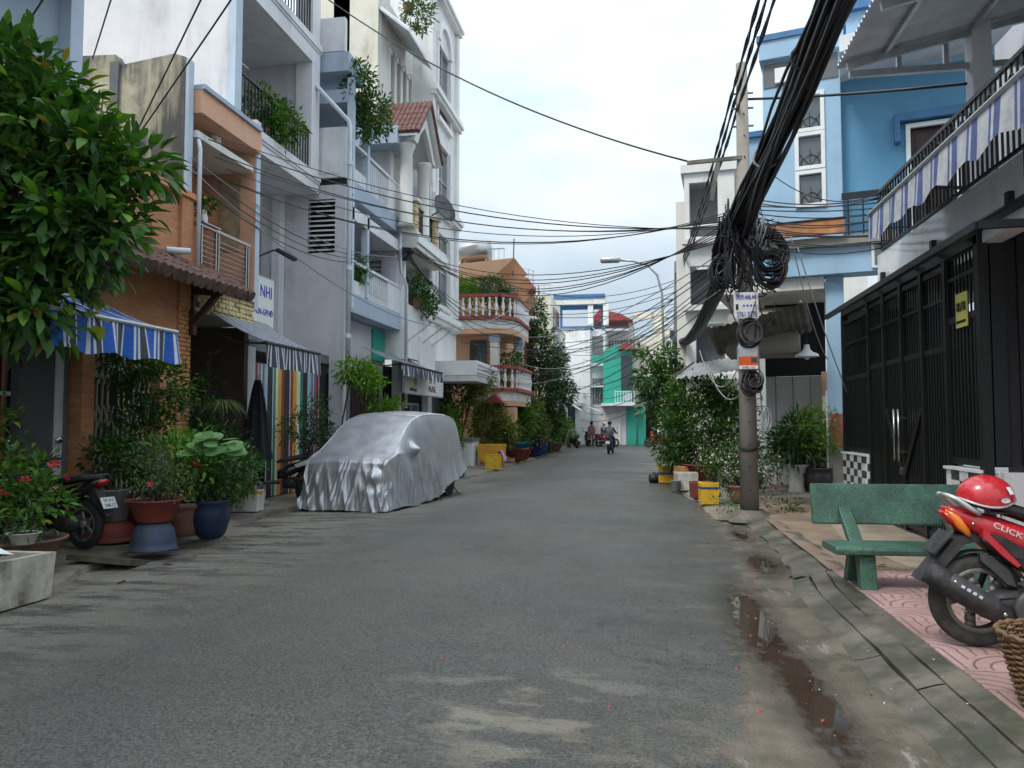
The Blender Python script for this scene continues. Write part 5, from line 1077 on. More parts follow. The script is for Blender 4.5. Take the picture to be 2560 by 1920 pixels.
# tangle of drop wires on the pole
m_ = MB()
for k in range(95):
    a = (1.62+rw.uniform(-.32,.28), 12.78+rw.uniform(-.16,.1), 4.95+rw.uniform(-.5,.28)); b_ = (1.62+rw.uniform(-.42,.55), 12.74+rw.uniform(-.12,.08), 4.3+rw.uniform(-.75,.6))
    m_.tube(sagline(a,b_,rw.uniform(.05,.5),10), rw.uniform(.006,.012), 4)
tag(m_.build('wire_tangle', M['cable'], None, True), 'snarl of short black drop wires knotted round the pole', 'wires', None, 'stuff')
m_ = MB()
for k in range(16):
    a = (1.70+rw.uniform(-.1,.25), 12.66, 4.85+rw.uniform(-.25,.15)); b_ = (1.72+rw.uniform(-.15,.25), 12.66+rw.uniform(-.05,.05), 4.6+rw.uniform(-.35,.2)); m_.tube(sagline(a,b_,rw.uniform(.1,.35),9), .007, 4)
tag(m_.build('wire_tangle', M['cableg'], None, True), 'pale grey drop wires looped on the right of the pole', 'wires', None, 'stuff')
# hanging loops
for a, b_, s_, mt, lb in (((1.72,12.7,4.6),(1.84,12.72,1.3),-.0,'cableg','pale cord hanging straight down right of the pole'),((2.55,13.4,4.5),(3.5,14.3,2.1),.1,'cableg','pale cord slanting from the blue house to its pillar'),((2.42,13.3,4.7),(3.2,14.4,2.7),.25,'cableg','pale slack cord in front of the pendant lamp'),
    ((1.3,12.7,3.7),(1.75,12.66,3.5),.5,'cable','black slack loop across the phone number plate'),((1.8,12.7,3.6),(2.05,12.7,3.5),.45,'cable','black slack loop right of the phone number plate'),((1.1,14,2.6),(1.56,12.8,2.1),.35,'cableg','pale slack wire joining the shrub to the pole'),((1.0,14.5,2.9),(1.5,12.8,2.5),.5,'cableg','upper pale slack wire between shrub and pole')):
    tag(MB().tube(sagline(a,b_,s_,16),.010,5).build('slack_cable', M[mt], None, True), lb, 'cable')
# cables to the houses on the left
LBL = 'thin black cable strung from the pole to the left houses'; GRP = 'cables from the pole to the left houses'
for k in range(7): wire((1.35,12.9,4.75+.045*k),(-7.0+.05*k,11.15+.1*k,6.25-.12*k+rw.uniform(-.1,.1)),.45+.05*k,(.007+.003*(k%2)),'cable',LBL,GRP,20)
wire((.75,12.82,5.88),(-8.2,16.2,12.2),.55,.016,'cable','long dark cable rising from the cross arm to the grey house roof',None,24)
for k in range(6): wire((1.4,12.95,4.6+.06*k),(-6.75+.06*k,20.9+.05*k,6.5+.12*rw.random()),.7+.12*k,.010,'cable','black cable running from the pole to the balcony wire knot','cables to the balcony wire knot',18)
for k in range(4): wire((-7.02,10.9+.05*k,5.75-.12*k),(-6.74,20.9,6.35+.08*k),.5+.1*k,.009,'cable' if k else 'cableg','cable sagging along the left balconies','cables along the left balconies',18)
wire((-7.02,10.95,5.55),(-5.0,29,6.0),1.5,.013,'cableg','pale grey cable sagging low across the left facades',None,24)
for k in range(5): wire((-6.7,21,6.3+.06*k),(-4.9+.1*k,29.0,5.2+.5*rw.random()),.55+.15*k,.012,'cable','cable from the balcony wire knot to the orange house','cables to the orange house')
coil((-6.68,20.95,6.42),.14,10,1.2,'tangled black wire knot on the left balcony corner',r=.014)
for k in range(10): wire((1.15,29,6.9-.22*k),(-6.3+.3*rw.random(),23+14*rw.random(),7.3-.4*k+rw.uniform(-.3,.3)),.35+.5*rw.random(),.013,'cable','cable crossing from the lamp pole to the left houses','cables from the lamp pole to the left houses')
for k in range(12): wire((1.1,29,6.2-.3*k),(-4.6+1.2*rw.random(),44+13*rw.random(),6.9-.45*k+rw.uniform(-.3,.3)),.4+.4*rw.random(),.015,'cable','far cable crossing to the end houses','far cables to the end houses')
for k in range(8): wire((1.3,13,4.4-.1*k),(-4.9,28.5+2*rw.random(),4.9-.3*k),.5+.4*rw.random(),.010,'cableg' if k % 3 == 0 else 'cable','slack cable crossing from the pole to the orange house','slack cables to the orange house',20)
for k, (a, b_) in enumerate((((-7.91,10.8,6.1),(3.57,1.6,8.81)),((-7.96,10.78,6.07),(2.21,1.6,9.04)),((-8.74,10.8,7.45),(.43,1.6,8.2)),((-8.72,9.0,6.49),(.13,3.0,7.6)))): wire(a,b_,.10,.012,'cable',('lower','upper','farthest left','leftmost nearest')[k]+' of the dark cables slanting over the stained wall',None,20)
# cables to the right
for k in range(13): wire((1.75,12.85,4.5+.06*k),(3.5,12.15,4.15+.07*k+rw.uniform(-.05,.05)),.04+.10*rw.random(),.010,'cable','black cable strung from the pole to the right balcony','cables to the right balcony',10)
wire((1.7,12.9,6.9),(4.4,11.2,6.2),.03,.022,'cable','thick twisted cable from the pole top to the white column',None)
wire((1.9,12.5,5.6),(3.5,12.1,5.0),.3,.008,'cable','thin slack cable in front of the dark blue wall',None)
# ------------------------------------------------------------------ foliage
def leaf_np(P, D, L_, W_, mat, name, droop=.35, detail=False):
    """P: N x 3 leaf bases, D: N x 3 directions, L_/W_: N lengths and widths -> one mesh of separate leaves"""
    n = len(P); D = D/np.linalg.norm(D,axis=1,keepdims=True)
    up = np.tile(np.array([0,0,1.]),(n,1))+RNG.normal(0,.35,(n,3)); S = np.cross(D,up); S /= (np.linalg.norm(S,axis=1,keepdims=True)+1e-9); Nn = np.cross(S,D)
    L1, W1 = L_[:,None], W_[:,None]
    dr = RNG.uniform(.2,1,(n,1))*droop
    if not detail:
        mid = P+D*L1*.45+Nn*L1*.03; tip = P+D*L1-Nn*L1*dr*.5
        V = np.stack([P, mid+S*W1*.5+Nn*W1*.18, tip, mid-S*W1*.5+Nn*W1*.18],1).reshape(-1,3)
        q = np.arange(n)[:,None]*4; F = np.concatenate([q+np.array([[0,1,2]]), q+np.array([[0,2,3]])],0); k = 3
    else:
        ts = [0,.25,.55,.82,1.0]; ws = [.10,.78,1.0,.55,0]
        rows = []
        for t, w in zip(ts,ws):
            c = P+D*L1*t-Nn*L1*dr*.55*t*t
            rows += [c+S*W1*.5*w+Nn*W1*.16*w, c, c-S*W1*.5*w+Nn*W1*.16*w]
        V = np.stack(rows,1).reshape(-1,3); f = []
        for i in range(4):
            a = i*3; f += [[a,a+1,a+4,a+3],[a+1,a+2,a+5,a+4]]
        q = np.arange(n)[:,None]*15; F = np.concatenate([q+np.array([x]) for x in f],0); k = 4
    me = bpy.data.meshes.new(name); me.vertices.add(len(V)); me.vertices.foreach_set('co', V.astype(np.float32).ravel())
    me.loops.add(len(F)*k); me.loops.foreach_set('vertex_index', F.astype(np.int32).ravel()); me.polygons.add(len(F)); me.polygons.foreach_set('loop_start', np.arange(0,len(F)*k,k,dtype=np.int32))
    me.update(calc_edges=True); me.validate(); me.materials.append(mat)
    return me
def clumps(lobes, n, per, rc, hollow=.45):
    """clump centres through the lobes (ellipsoids c, r); returns leaf bases and outward directions"""
    vol = np.array([l[1][0]*l[1][1]*l[1][2] for l in lobes])**.67; vol /= vol.sum(); P, Dd = [], []
    for i in RNG.choice(len(lobes), n, p=vol):
        c, r = np.array(lobes[i][0]), np.array(lobes[i][1]); d = RNG.normal(0,1,3); d /= np.linalg.norm(d)
        s = (hollow+(1-hollow)*RNG.random()**.6)*RNG.uniform(.85,1.12); q = c+d*r*s; m = int(per*RNG.uniform(.6,1.4))
        off = RNG.normal(0,rc,(m,3)); P.append(q+off*.6); Dd.append(off/rc*.7+d*.8+RNG.normal(0,.45,(m,3))+np.array([0,0,.05]))
    return np.concatenate(P), np.concatenate(Dd)
def foliage(lobes, n, per, L_, W_, mat, rc=.12, droop=.35, hollow=.45, detail=False, name='foliage'):
    P, Dd = clumps(lobes, n, per, rc, hollow); k = len(P); s = RNG.uniform(.65,1.2,k)
    return leaf_np(P, Dd, L_*s, W_*s, mat, name, droop, detail)
def stems(base, lobes, n, r=.012, mb=None):
    m = mb or MB()
    for i in range(n):
        c, rr_ = lobes[i % len(lobes)]; e = Vector(c)+Vector((RNG.normal(0,.35)*rr_[0],RNG.normal(0,.35)*rr_[1],RNG.normal(0,.35)*rr_[2])); b_ = Vector(base)+Vector((RNG.normal(0,.03),RNG.normal(0,.03),0))
        md = b_.lerp(e,.5)+Vector((RNG.normal(0,.06),RNG.normal(0,.06),.05)); m.tube([b_,md,e],[r,r*.75,r*.35],5)
    return m
def flowers(par, pts, r, mat, name='flower'):
    pet = MB()
    for k in range(5): a = 2*math.pi*k/5; pet.add([(0,0,0),(r*math.cos(a-.45),r*math.sin(a-.45),.3*r),(1.25*r*math.cos(a),1.25*r*math.sin(a),.35*r),(r*math.cos(a+.45),r*math.sin(a+.45),.3*r)],[(0,1,2,3)])
    me = pet.mesh(name, mat)
    for p_ in pts: ob(name, me, par, loc=p_, rot=(random.uniform(-.9,.9),random.uniform(-.9,.9),random.uniform(0,6)))
def potmat(nm, c, rough=.55): 
    if nm not in M: M[nm] = plaster(nm, c, .75, (.085,.075,.055), rough, .22, (.46,.66), (.36,.6))
    return M[nm]
POT = {'clay': [(.62,0),(.72,.1),(.92,.72),(.98,.84),(1.06,.86),(1.06,1.0),(.94,1.0),(.9,.9)], 'basin': [(.60,0),(.66,.06),(.95,.90),(1.06,.93),(1.08,1.0),(.98,1.0),(.92,.88)],
       'jar': [(.55,0),(.75,.12),(1.0,.5),(1.0,.72),(.88,.9),(1.02,.95),(1.02,1.0),(.86,1.0),(.82,.92)], 'vase': [(.66,0),(.70,.04),(.60,.3),(.66,.6),(.86,.9),(.98,.96),(.98,1.0),(.88,1.0),(.84,.92)], 'bowl': [(.40,0),(.66,.04),(.90,.28),(1.0,.72),(1.02,.90),(1.10,.93),(1.10,1.0),(.98,1.0),(.94,.9)], 'bucket': [(.74,0),(.78,.03),(.95,.92),(1.0,.95),(1.0,1.0),(.92,1.0),(.9,.9)]}
def pot_part(par, kind, c, r, hgt, mat, name='pot', upside=False):
    pr = [(a*r,b_*hgt) for a,b_ in POT[kind]]
    if upside: pr = [(a, hgt-b_) for a,b_ in pr][::-1]; pr = [(a,max(0,b_)) for a,b_ in pr]
    o = MB().lathe(pr, c, 22).build(name, mat, par, True)
    return o
def potted(label, c, kind, r, hgt, pmat, lobes, n, per, L_, W_, lmat, name='potted_plant', rc=.10, droop=.35, detail=False, fl=None, hollow=.4, nst=6, stand=None, group=None):
    t = thing(name, label, 'plant', c, 0, group); z0 = c[2]
    if stand: pot_part(t, stand[0], c, stand[1], stand[2], stand[3], 'stand', True); z0 += stand[2]
    pot_part(t, kind, (c[0],c[1],z0), r, hgt, pmat); MB().lathe([(.02,0),(r*.88,.002)],(c[0],c[1],z0+hgt*.93),18,cap=False).build('soil', M['soil'], t)
    ob('foliage', foliage(lobes,n,per,L_,W_,lmat,rc,droop,hollow,detail), t); stems((c[0],c[1],z0+hgt*.9),lobes,nst).build('stems', M['bark'], t, True)
    if fl: flowers(t, fl[0], fl[1], fl[2])
    return t
def foambox(label, c, w, d, h_, mat, tape=None, rotz=0, soil=True, name='foam_box'):
    t = thing(name, label, 'box', c, rotz)
    m_ = MB(); k = .93; t_ = .035
    def ring(sx, z): return [(-w/2*sx,-d/2*sx,z),(w/2*sx,-d/2*sx,z),(w/2*sx,d/2*sx,z),(-w/2*sx,d/2*sx,z)]
    ins = lambda z, g: [(-w/2+g,-d/2+g,z),(w/2-g,-d/2+g,z),(w/2-g,d/2-g,z),(-w/2+g,d/2-g,z)]
    R_ = [ring(k,0), ring(k+.02,h_*.2), ring(.99,h_*.75), ring(1,h_*.97), ins(h_,.008), ins(h_,t_), ins(h_*.82,t_)]
    vs = [p_ for r_ in R_ for p_ in r_]; fs = [(3,2,1,0)]
    for i in range(len(R_)-1):
        for j in range(4): fs.append((i*4+j,i*4+(j+1)%4,(i+1)*4+(j+1)%4,(i+1)*4+j))
    m_.add(vs,fs); m_.build('box_shell', mat, t, local=True)
    if soil: MB().grid(lambda u, v: (-w/2+t_+(w-2*t_)*u, -d/2+t_+(d-2*t_)*v, h_*.86+.02*math.sin(9*u+7*v)), 6, 6).build('soil', M['soil'], t, local=True)
    if tape: MB().box(-w/2*.992-.003,w/2*.992+.003,-d/2*.992-.003,d/2*.992+.003,h_*tape[1],h_*tape[2]).build('tape_band', tape[0], t, local=True)
    return t
# --- the leafy tree at the near left; the largest leaves are pieces of their own
tr = thing('leafy_tree', 'large leafy green tree in the near left corner', 'tree', (-7.0,6.9,0))
m_ = MB(); m_.tube([(-7.25,6.9,0),(-7.15,6.95,1.6),(-6.95,7.0,2.9),(-6.8,7.1,4.2),(-6.7,7.2,5.2)],[.10,.085,.07,.045,.02],9)
lob = [((-6.95,7.3,5.25),(.75,.7,.55)),((-6.4,7.2,4.75),(.62,.6,.5)),((-5.95,7.2,4.45),(.48,.5,.42)),((-5.62,7.2,4.12),(.42,.4,.22)),((-5.5,7.4,4.35),(.42,.4,.2)),((-5.55,7.2,3.75),(.3,.35,.3)),((-6.3,6.9,2.75),(.55,.4,.3)),((-6.9,6.6,2.6),(.5,.4,.3)),((-6.45,7.1,3.9),(.75,.7,.6)),((-5.85,7.1,3.5),(.42,.5,.42)),((-7.0,6.9,3.35),(.8,.6,.6)),((-6.3,7.0,3.05),(.5,.45,.32)),((-7.6,7.2,4.4),(.8,.7,.9)),((-6.7,6.8,2.75),(.35,.35,.18))]
for c, r_ in lob: m_.tube([(-6.95,7.0,2.9),tuple(Vector((-6.9,7.05,3.2)).lerp(Vector(c),.5)+Vector((0,0,.1))),c],[.045,.03,.012],6)
m_.build('trunk', M['bark'], tr, True)
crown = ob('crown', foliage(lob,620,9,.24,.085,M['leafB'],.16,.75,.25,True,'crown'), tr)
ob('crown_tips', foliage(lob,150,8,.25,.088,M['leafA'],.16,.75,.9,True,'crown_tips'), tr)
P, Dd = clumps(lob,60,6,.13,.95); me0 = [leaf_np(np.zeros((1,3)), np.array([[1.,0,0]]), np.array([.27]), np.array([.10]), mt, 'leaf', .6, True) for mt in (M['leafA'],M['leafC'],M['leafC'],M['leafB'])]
cnt = 0
for p_, d_ in zip(P,Dd):
    if cnt >= 290: break
    d_ = Vector(d_).normalized(); q = d_.to_track_quat('X','Z').to_euler(); ob('leaf', random.choice(me0), crown, loc=tuple(p_), rot=q, scale=random.uniform(.8,1.25)); cnt += 1
vn = thing('climbing_vine', 'yellow-green heart-leaved vine hanging over the leafy tree edge', 'vine', (-6.2,7.6,2.9))
P = np.array([[-6.05+.05*math.sin(i)+.012*i*(-1 if i<14 else .3),7.75-.008*i,5.35-.085*i] for i in range(34)])+RNG.normal(0,.04,(34,3))
ob('leaves', leaf_np(P, RNG.normal(0,.4,(34,3))+np.array([.3,-.5,-.7]), RNG.uniform(.13,.19,34), RNG.uniform(.13,.18,34), M['leafY'],'leaves',.3,True), vn); MB().tube([tuple(p_) for p_ in P[::3]],.008,5).build('stem', M['bark'], vn)
# --- left side pots and shrubs
C_white = pm('dirty_white_foam', (.62,.60,.54), .75, .25, 6); M['foamw'] = plaster('grubby_white_foam', (.66,.64,.58), .8, (.16,.13,.09), .75, .15, (.44,.62), (.4,.6)); M['foamy'] = pm('yellow_foam', (.66,.40,.02), .6, .15, 7); M['foamo'] = pm('orange_yellow_plastic', (.62,.30,.02), .5, .2, 5); M['tapeb'] = pm('blue_tape', (.02,.06,.24), .5, .2); M['tapeo'] = pm('orange_tape', (.60,.24,.03), .5, .5, 9)
tr_ = thing('planter_trough', 'dirty white concrete planter trough at the bottom left corner', 'planter', (-5.45,5.6,0))
m_ = MB(); m_.prism([(4.7,.02),(6.13,.02),(6.17,.42),(4.7,.44)],'x',-5.85,-5.78).prism([(4.7,.02),(6.10,.02),(6.15,.41),(4.7,.43)],'x',-5.27,-5.20); m_.box(-5.78,-5.27,6.06,6.14,.02,.41); m_.box(-5.78,-5.27,4.7,6.06,.02,.08); m_.build('trough_shell', plaster('mould_spotted_white', (.62,.58,.48), .9, (.06,.05,.04), .85, .2, (.40,.60), (.40,.58)), tr_); B(-5.78,-5.27,4.7,6.06,.28,.33).build('soil', M['soil'], tr_)
MB().add([(-5.6,5.6,.40),(-5.35,5.65,.47),(-5.4,5.9,.42),(-5.55,5.85,.50)],[(0,1,2,3)]).build('paper_scrap', M['paper'], tr_)
BR = potmat('brown_clay', (.24,.12,.085)); RD = potmat('red_plastic', (.23,.05,.035)); BL = potmat('blue_plastic', (.018,.032,.07)); SB = potmat('slate_blue_plastic', (.05,.068,.11)); GY = potmat('grey_mottled', (.22,.23,.24)); WH = potmat('white_glaze', (.62,.60,.55),.4); DK = potmat('dark_glaze', (.035,.04,.045),.35); TEALP = potmat('teal_plastic', (.03,.13,.10))
potted('shrub with pink-red flower heads in a wide clay dish at far left', (-6.15,6.75,.1),'basin',.42,.32,BR,[((-6.45,6.9,.95),(.55,.4,.35)),((-6.75,6.95,1.35),(.35,.35,.4)),((-6.0,6.9,.75),(.28,.3,.25))],150,8,.11,.055,M['leafA'],fl=([(-5.92,6.9,1.12),(-5.88,6.9,1.14),(-5.80,6.95,1.0),(-6.12,6.75,.98),(-6.08,6.75,.99),(-6.28,6.7,.86),(-5.87,6.9,.88),(-6.5,6.6,.62)],.045,M['petr']),name='flowering_shrub')
potted('small succulent in a cream bowl beside the white trough', (-5.78,6.42,.42),'basin',.14,.11,WH,[((-5.78,6.42,.62),(.1,.1,.1))],14,6,.10,.02,M['leafB'],nst=2)
potted('dark leafy plant in a grey bucket set on an upturned red basin', (-6.62,8.7,.1),'bucket',.26,.40,GY,[((-6.7,8.85,1.1),(.4,.35,.28))],70,8,.10,.05,M['leafB'],stand=('bowl',.31,.24,RD),fl=None)
potted('grey-green shrub in a red basin on an upturned blue basin', (-5.62,8.15,.1),'basin',.30,.26,RD,[((-5.65,8.2,.95),(.42,.35,.25)),((-5.4,8.2,.78),(.2,.2,.16)),((-5.75,8.3,1.2),(.25,.25,.2))],150,10,.055,.022,leafmat('leaf_grey_green',(.05,.09,.04),(.09,.14,.07),(.17,.22,.12)),stand=('bowl',.245,.32,SB),fl=([(-5.5,7.9,.87)],.035,M['petr']))
potted('bright leafy shrub with a red bloom in a brown clay pot', (-5.78,9.0,.14),'clay',.25,.42,BR,[((-5.85,9.0,.95),(.4,.35,.35)),((-5.9,9.1,1.15),(.3,.3,.22))],105,8,.13,.05,M['leafC'],fl=([(-5.48,8.8,1.03),(-5.52,8.8,1.05)],.04,M['petr']))
potted('dark green shrub in a deep blue pot by the kerb', (-5.48,9.1,.1),'jar',.24,.48,BL,[((-5.6,9.2,.8),(.35,.3,.25)),((-5.3,9.4,.95),(.3,.3,.3))],90,8,.12,.05,M['leafB'])
rp = thing('round_leaf_plant', 'plant with big pale round leaves above the blue pot', 'plant', (-5.6,9.35,.1)); pot_part(rp,'bucket',(-5.75,9.6,.1),.18,.38,DK)
M['leafR'] = leafmat('leaf_pale_glaucous', (.10,.22,.07), (.15,.29,.10), (.24,.38,.15), .45, .2)
for k in range(30):
    p_ = (-5.25+.36*random.uniform(-1,1),8.78+.15*random.uniform(-1,1),1.25+random.uniform(-.15,.17)); R0 = random.uniform(.075,.115)
    MB().add([(0,0,0)]+[(R0*(1.12+.12*math.cos(q))*math.cos(q),R0*math.sin(q),.10*R0*abs(math.sin(q))-.12*R0*math.cos(q)) for q in [2*math.pi*i/14 for i in range(14)]],[(0,i+1,(i+1)%14+1) for i in range(14)]).build('round_leaf', M['leafR'], rp, loc=p_, rot=(random.uniform(.1,.6),random.uniform(-.3,.3),random.uniform(-.5,.5)))
stems((-5.75,9.6,.4),[((-5.28,8.8,1.22),(.32,.15,.1))],14,.009).build('stems', M['leafB'], rp)
potted('tall dark shrub in a red pot in front of the lattice gate', (-6.72,9.45,.1),'clay',.28,.55,RD,[((-6.75,9.5,1.35),(.45,.4,.6)),((-6.6,9.6,2.1),(.5,.4,.45)),((-6.85,9.3,2.35),(.4,.35,.3)),((-6.5,9.5,.9),(.35,.3,.25))],330,9,.10,.045,M['leafB'],name='tall_shrub',nst=10)
potted('low shrub in a brown pot behind the red basin', (-6.25,9.2,.1),'clay',.22,.4,BR,[((-6.25,9.2,.95),(.35,.3,.4)),((-6.0,9.5,1.2),(.3,.3,.3))],120,8,.10,.04,M['leafA'])
sp = thing('spider_plant', 'tufted arching grass-like plant beside the brown doorway', 'plant', (-6.85,11.6,.1)); pot_part(sp,'clay',(-6.9,11.7,.1),.25,.5,DK)
MB().tube([(-6.9,11.7,.5),(-6.87,11.65,1.2),(-6.83,11.6,1.8)],[.06,.045,.05],8).build('trunk', M['bark'], sp)
n = 230; a = RNG.uniform(0,6.28,n); D0 = np.stack([np.cos(a),np.sin(a),RNG.uniform(.5,1.5,n)],1); V, F = [], []
for k in range(n):
    d_ = Vector(D0[k]).normalized(); s_ = d_.cross(Vector((0,0,1))).normalized()*.010; L0 = random.uniform(.35,.62); b_ = len(V)
    for i in range(6): t = i/5; c = Vector((-6.83,11.6,1.85))+d_*L0*t-Vector((0,0,1))*(.62*t*t*L0*1.4); V += [tuple(c-s_*(1-t*.9)), tuple(c+s_*(1-t*.9))]
    F += [(b_+2*i,b_+2*i+1,b_+2*i+3,b_+2*i+2) for i in range(5)]
MB().add(V,F).build('grass_blades', M['leafV'], sp)
ob('under_foliage', foliage([((-6.85,11.5,1.15),(.45,.35,.5)),((-6.6,11.6,.8),(.4,.3,.3)),((-7.0,11.2,1.5),(.35,.3,.35))],260,9,.10,.04,M['leafD']), sp)
potted('sparse tall reed plant standing in the brown doorway', (-7.3,11.9,.1),'clay',.2,.4,BR,[((-7.3,11.9,2.0),(.2,.2,.4)),((-7.25,11.9,2.7),(.12,.12,.15))],18,6,.22,.05,M['leafB'],nst=5)
potted('small plant in a little white pot next to the foam box', (-6.85,11.75,.1),'bucket',.13,.24,GY,[((-6.75,11.6,.5),(.22,.2,.2)),((-6.4,11.3,.55),(.25,.2,.2))],70,8,.10,.04,M['leafB'])
foambox('white foam box with orange taped rim by the scooter', (-6.62,12.05,.1),.52,.36,.34,M['foamw'],(M['tapeo'],.86,.985),R(8))
bc_ = thing('stacked_brick', 'single red clay brick lying on the white foam box', 'brick', (-6.6,12.1,.42)); MB().cbox(-6.66,-6.5,12.05,12.14,.44,.52,.006).build('brick_body', M['brickp'], bc_)
potted('airy shrub with thin twigs in front of the coloured stripes', (-6.6,14.3,.1),'clay',.24,.4,DK,[((-6.65,14.3,1.45),(.55,.45,.3)),((-6.45,14.4,1.85),(.35,.3,.25)),((-6.35,14.4,1.3),(.45,.4,.25))],220,8,.075,.035,M['leafD'],name='airy_shrub',nst=14)
um = thing('folded_parasol', 'tall folded black parasol standing before the white pier', 'parasol', (-6.95,13.0,.1))
m_ = MB(); m_.grid(lambda u, v: ((-6.95+(.05+.20*v**.8)*(1+.16*math.sin(u*6.28*7))*math.cos(6.28*u)), 13.0+(.05+.20*v**.8)*(1+.16*math.sin(u*6.28*7))*math.sin(6.28*u), 2.35-1.45*v+.03*math.sin(u*6.28*7)*v), 56, 8); m_.build('canopy', pm('black_canvas', (.012,.013,.018), .85, .2), um, True)
MB().rod((-6.95,13.0,.1),(-6.95,13.0,2.45),.022,8).build('pole', M['alu'], um); MB().lathe([(.22,0),(.22,.05),(.05,.09)],(-6.95,13.0,.1),16).build('foot', M['conc'], um)
vn = thing('hanging_creeper', 'bright green drooping creeper by the grey drain pipe', 'creeper', (-6.7,16.7,2.4)); ob('foliage', foliage([((-6.55,16.6,2.75),(.42,.35,.28)),((-6.2,16.7,2.55),(.35,.3,.22))],80,9,.15,.06,M['leafC'],.1,.7), vn); MB().tube([(-6.9,16.8,.1),(-6.85,16.75,1.6),(-6.6,16.65,2.7)],.02,6).build('stem', M['bark'], vn)
potted('light green fern showing just above the car roof', (-6.4,18.6,.1),'clay',.25,.5,BR,[((-6.4,18.6,1.9),(.5,.4,.25))],60,9,.2,.04,M['leafC'],nst=8)
# balcony and roof greenery on the left
for lab, c, lobes, n, lm in (('feathery bamboo-like plant spilling over the grey balcony rail',(-7.8,14.5,7.4),[((-7.75,14.6,8.1),(.35,.7,.35)),((-7.6,15.2,8.0),(.3,.5,.25)),((-7.7,14.8,7.7),(.25,.5,.3))],170,M['leafA']),
      ('bushy plant growing on the louvred house roof ledge',(-7.0,17.7,9.4),[((-6.9,17.6,9.9),(.35,.5,.6)),((-6.7,18.3,9.4),(.4,.6,.55)),((-6.8,17.9,8.9),(.3,.5,.3))],230,M['leafB']),
      ('small tree in the cream house upper planter',(-6.7,21.8,5.0),[((-6.6,21.9,5.5),(.3,.5,.5)),((-6.5,22.6,5.2),(.3,.4,.35))],130,M['leafB']),
      ('rooftop shrub on the arcaded house canopy',(-7.4,23.2,14.8),[((-7.0,23.0,14.6),(.5,.6,.6))],90,M['leafB']),
      ('pale leafy plant inside the louvred house balcony',(-7.2,17.9,4.7),[((-7.1,18.0,5.3),(.25,.5,.3))],60,M['leafA']),
      ('left green bush on the orange house roof terrace',(-7.6,30,5.75),[((-7.3,29.6,6.9),(.75,.4,.55)),((-6.8,29.7,6.7),(.5,.4,.5))],190,M['leafC']),
      ('right dark bush on the orange house roof terrace',(-6.0,30,5.75),[((-5.9,29.7,6.85),(.6,.5,.6)),((-5.5,30,6.6),(.5,.4,.35))],200,M['leafB']),
      ('balcony plants behind the lower orange balcony rail',(-5.4,30,3),[((-6.4,29.5,3.6),(.35,.3,.35)),((-5.2,30.2,4.0),(.5,.7,.45)),((-5.6,29.4,3.5),(.4,.3,.25))],170,M['leafB'])):
    t = thing('balcony_plant', lab, 'plant', c); ob('foliage', foliage(lobes,n,8,.15,.055,lm,.12,.5), t); stems(c,lobes,5).build('stems', M['bark'], t); MB().lathe([(.14,0),(.2,.25)],c,12).build('pot', BR, t)
flowers_t = ob('foliage', foliage([((-7.08,11.38,5.14),(.10,.10,.10))],14,6,.16,.03,M['leafB'],.04,.5), bpy.data.objects['flower_vase']); flowers(bpy.data.objects['flower_vase'], [(-7.16,11.3,5.25),(-7.0,11.4,5.28),(-7.05,11.36,5.24)], .035, M['pety'])
# --- beyond the car
mk = lambda *a, **k: potted(*a, **k)
pw = thing('slatted_planter', 'white slatted planter box behind the covered car', 'planter', (-6.4,26.5,.1))
B(-7.1,-5.95,26.1,27.2,.1,.95).build('box_core', M['dgrey'], pw); 
for k in range(8): B(-7.1+.145*k,-6.965+.145*k,26.06,26.1,.1,.95).build('slat', M['ltpaint'], pw); B(-5.95,-5.91,26.12+.135*k,26.245+.135*k,.1,.95).build('slat', M['ltpaint'], pw)
B(-7.15,-5.88,26.0,27.25,.95,1.05).build('cap', M['dgrey'], pw)
LBS = [('yellow-green young tree growing from the white slatted planter',(-6.4,26.5,1.0),[((-6.6,26.4,2.6),(.8,.7,1.0)),((-5.9,26.5,3.0),(.7,.6,.7)),((-6.8,26.2,1.7),(.5,.5,.6))],420,M['leafO']),
       ('bright green bush hugging the car side of the planter',(-6.7,25.2,.1),[((-6.6,25.2,1.3),(.5,.5,.8))],160,M['leafC'])]
for lab, c, lobes, n, lm in LBS:
    t = thing('young_tree', lab, 'tree', c); ob('crown', foliage(lobes,n,8,.15,.06,lm,.13,.5,name='crown'), t); stems(c,lobes,9,.03).build('trunk', M['bark'], t)
foambox('orange-yellow plastic crate raised on blocks by the planter', (-5.35,26.8,.22),.95,.55,.62,M['foamo'],None,R(4),name='plastic_crate'); blk = thing('concrete_block', 'pair of grey concrete blocks under the orange-yellow crate', 'block', (-5.35,26.8,.1)); B(-5.75,-5.5,26.6,27,.1,.22).build('block', M['conc'], blk); B(-5.15,-4.92,26.6,27,.1,.22).build('block', M['conc'], blk)
foambox('yellow foam box with a purple cloth over its corner', (-4.98,25.2,.06),.55,.45,.48,M['foamy'],(M['tapeo'],.93,.99),R(6)); tag(MB().grid(lambda u, v: (-4.85+.32*u, 25.0+.45*v, .62-.45*max(0,u-.45)+.05*math.sin(7*v+5*u)),8,8).build('cloth', pm('lilac_cloth',(.36,.20,.48),.8,.15), None, True),'lilac cloth draped over the yellow foam box','cloth')
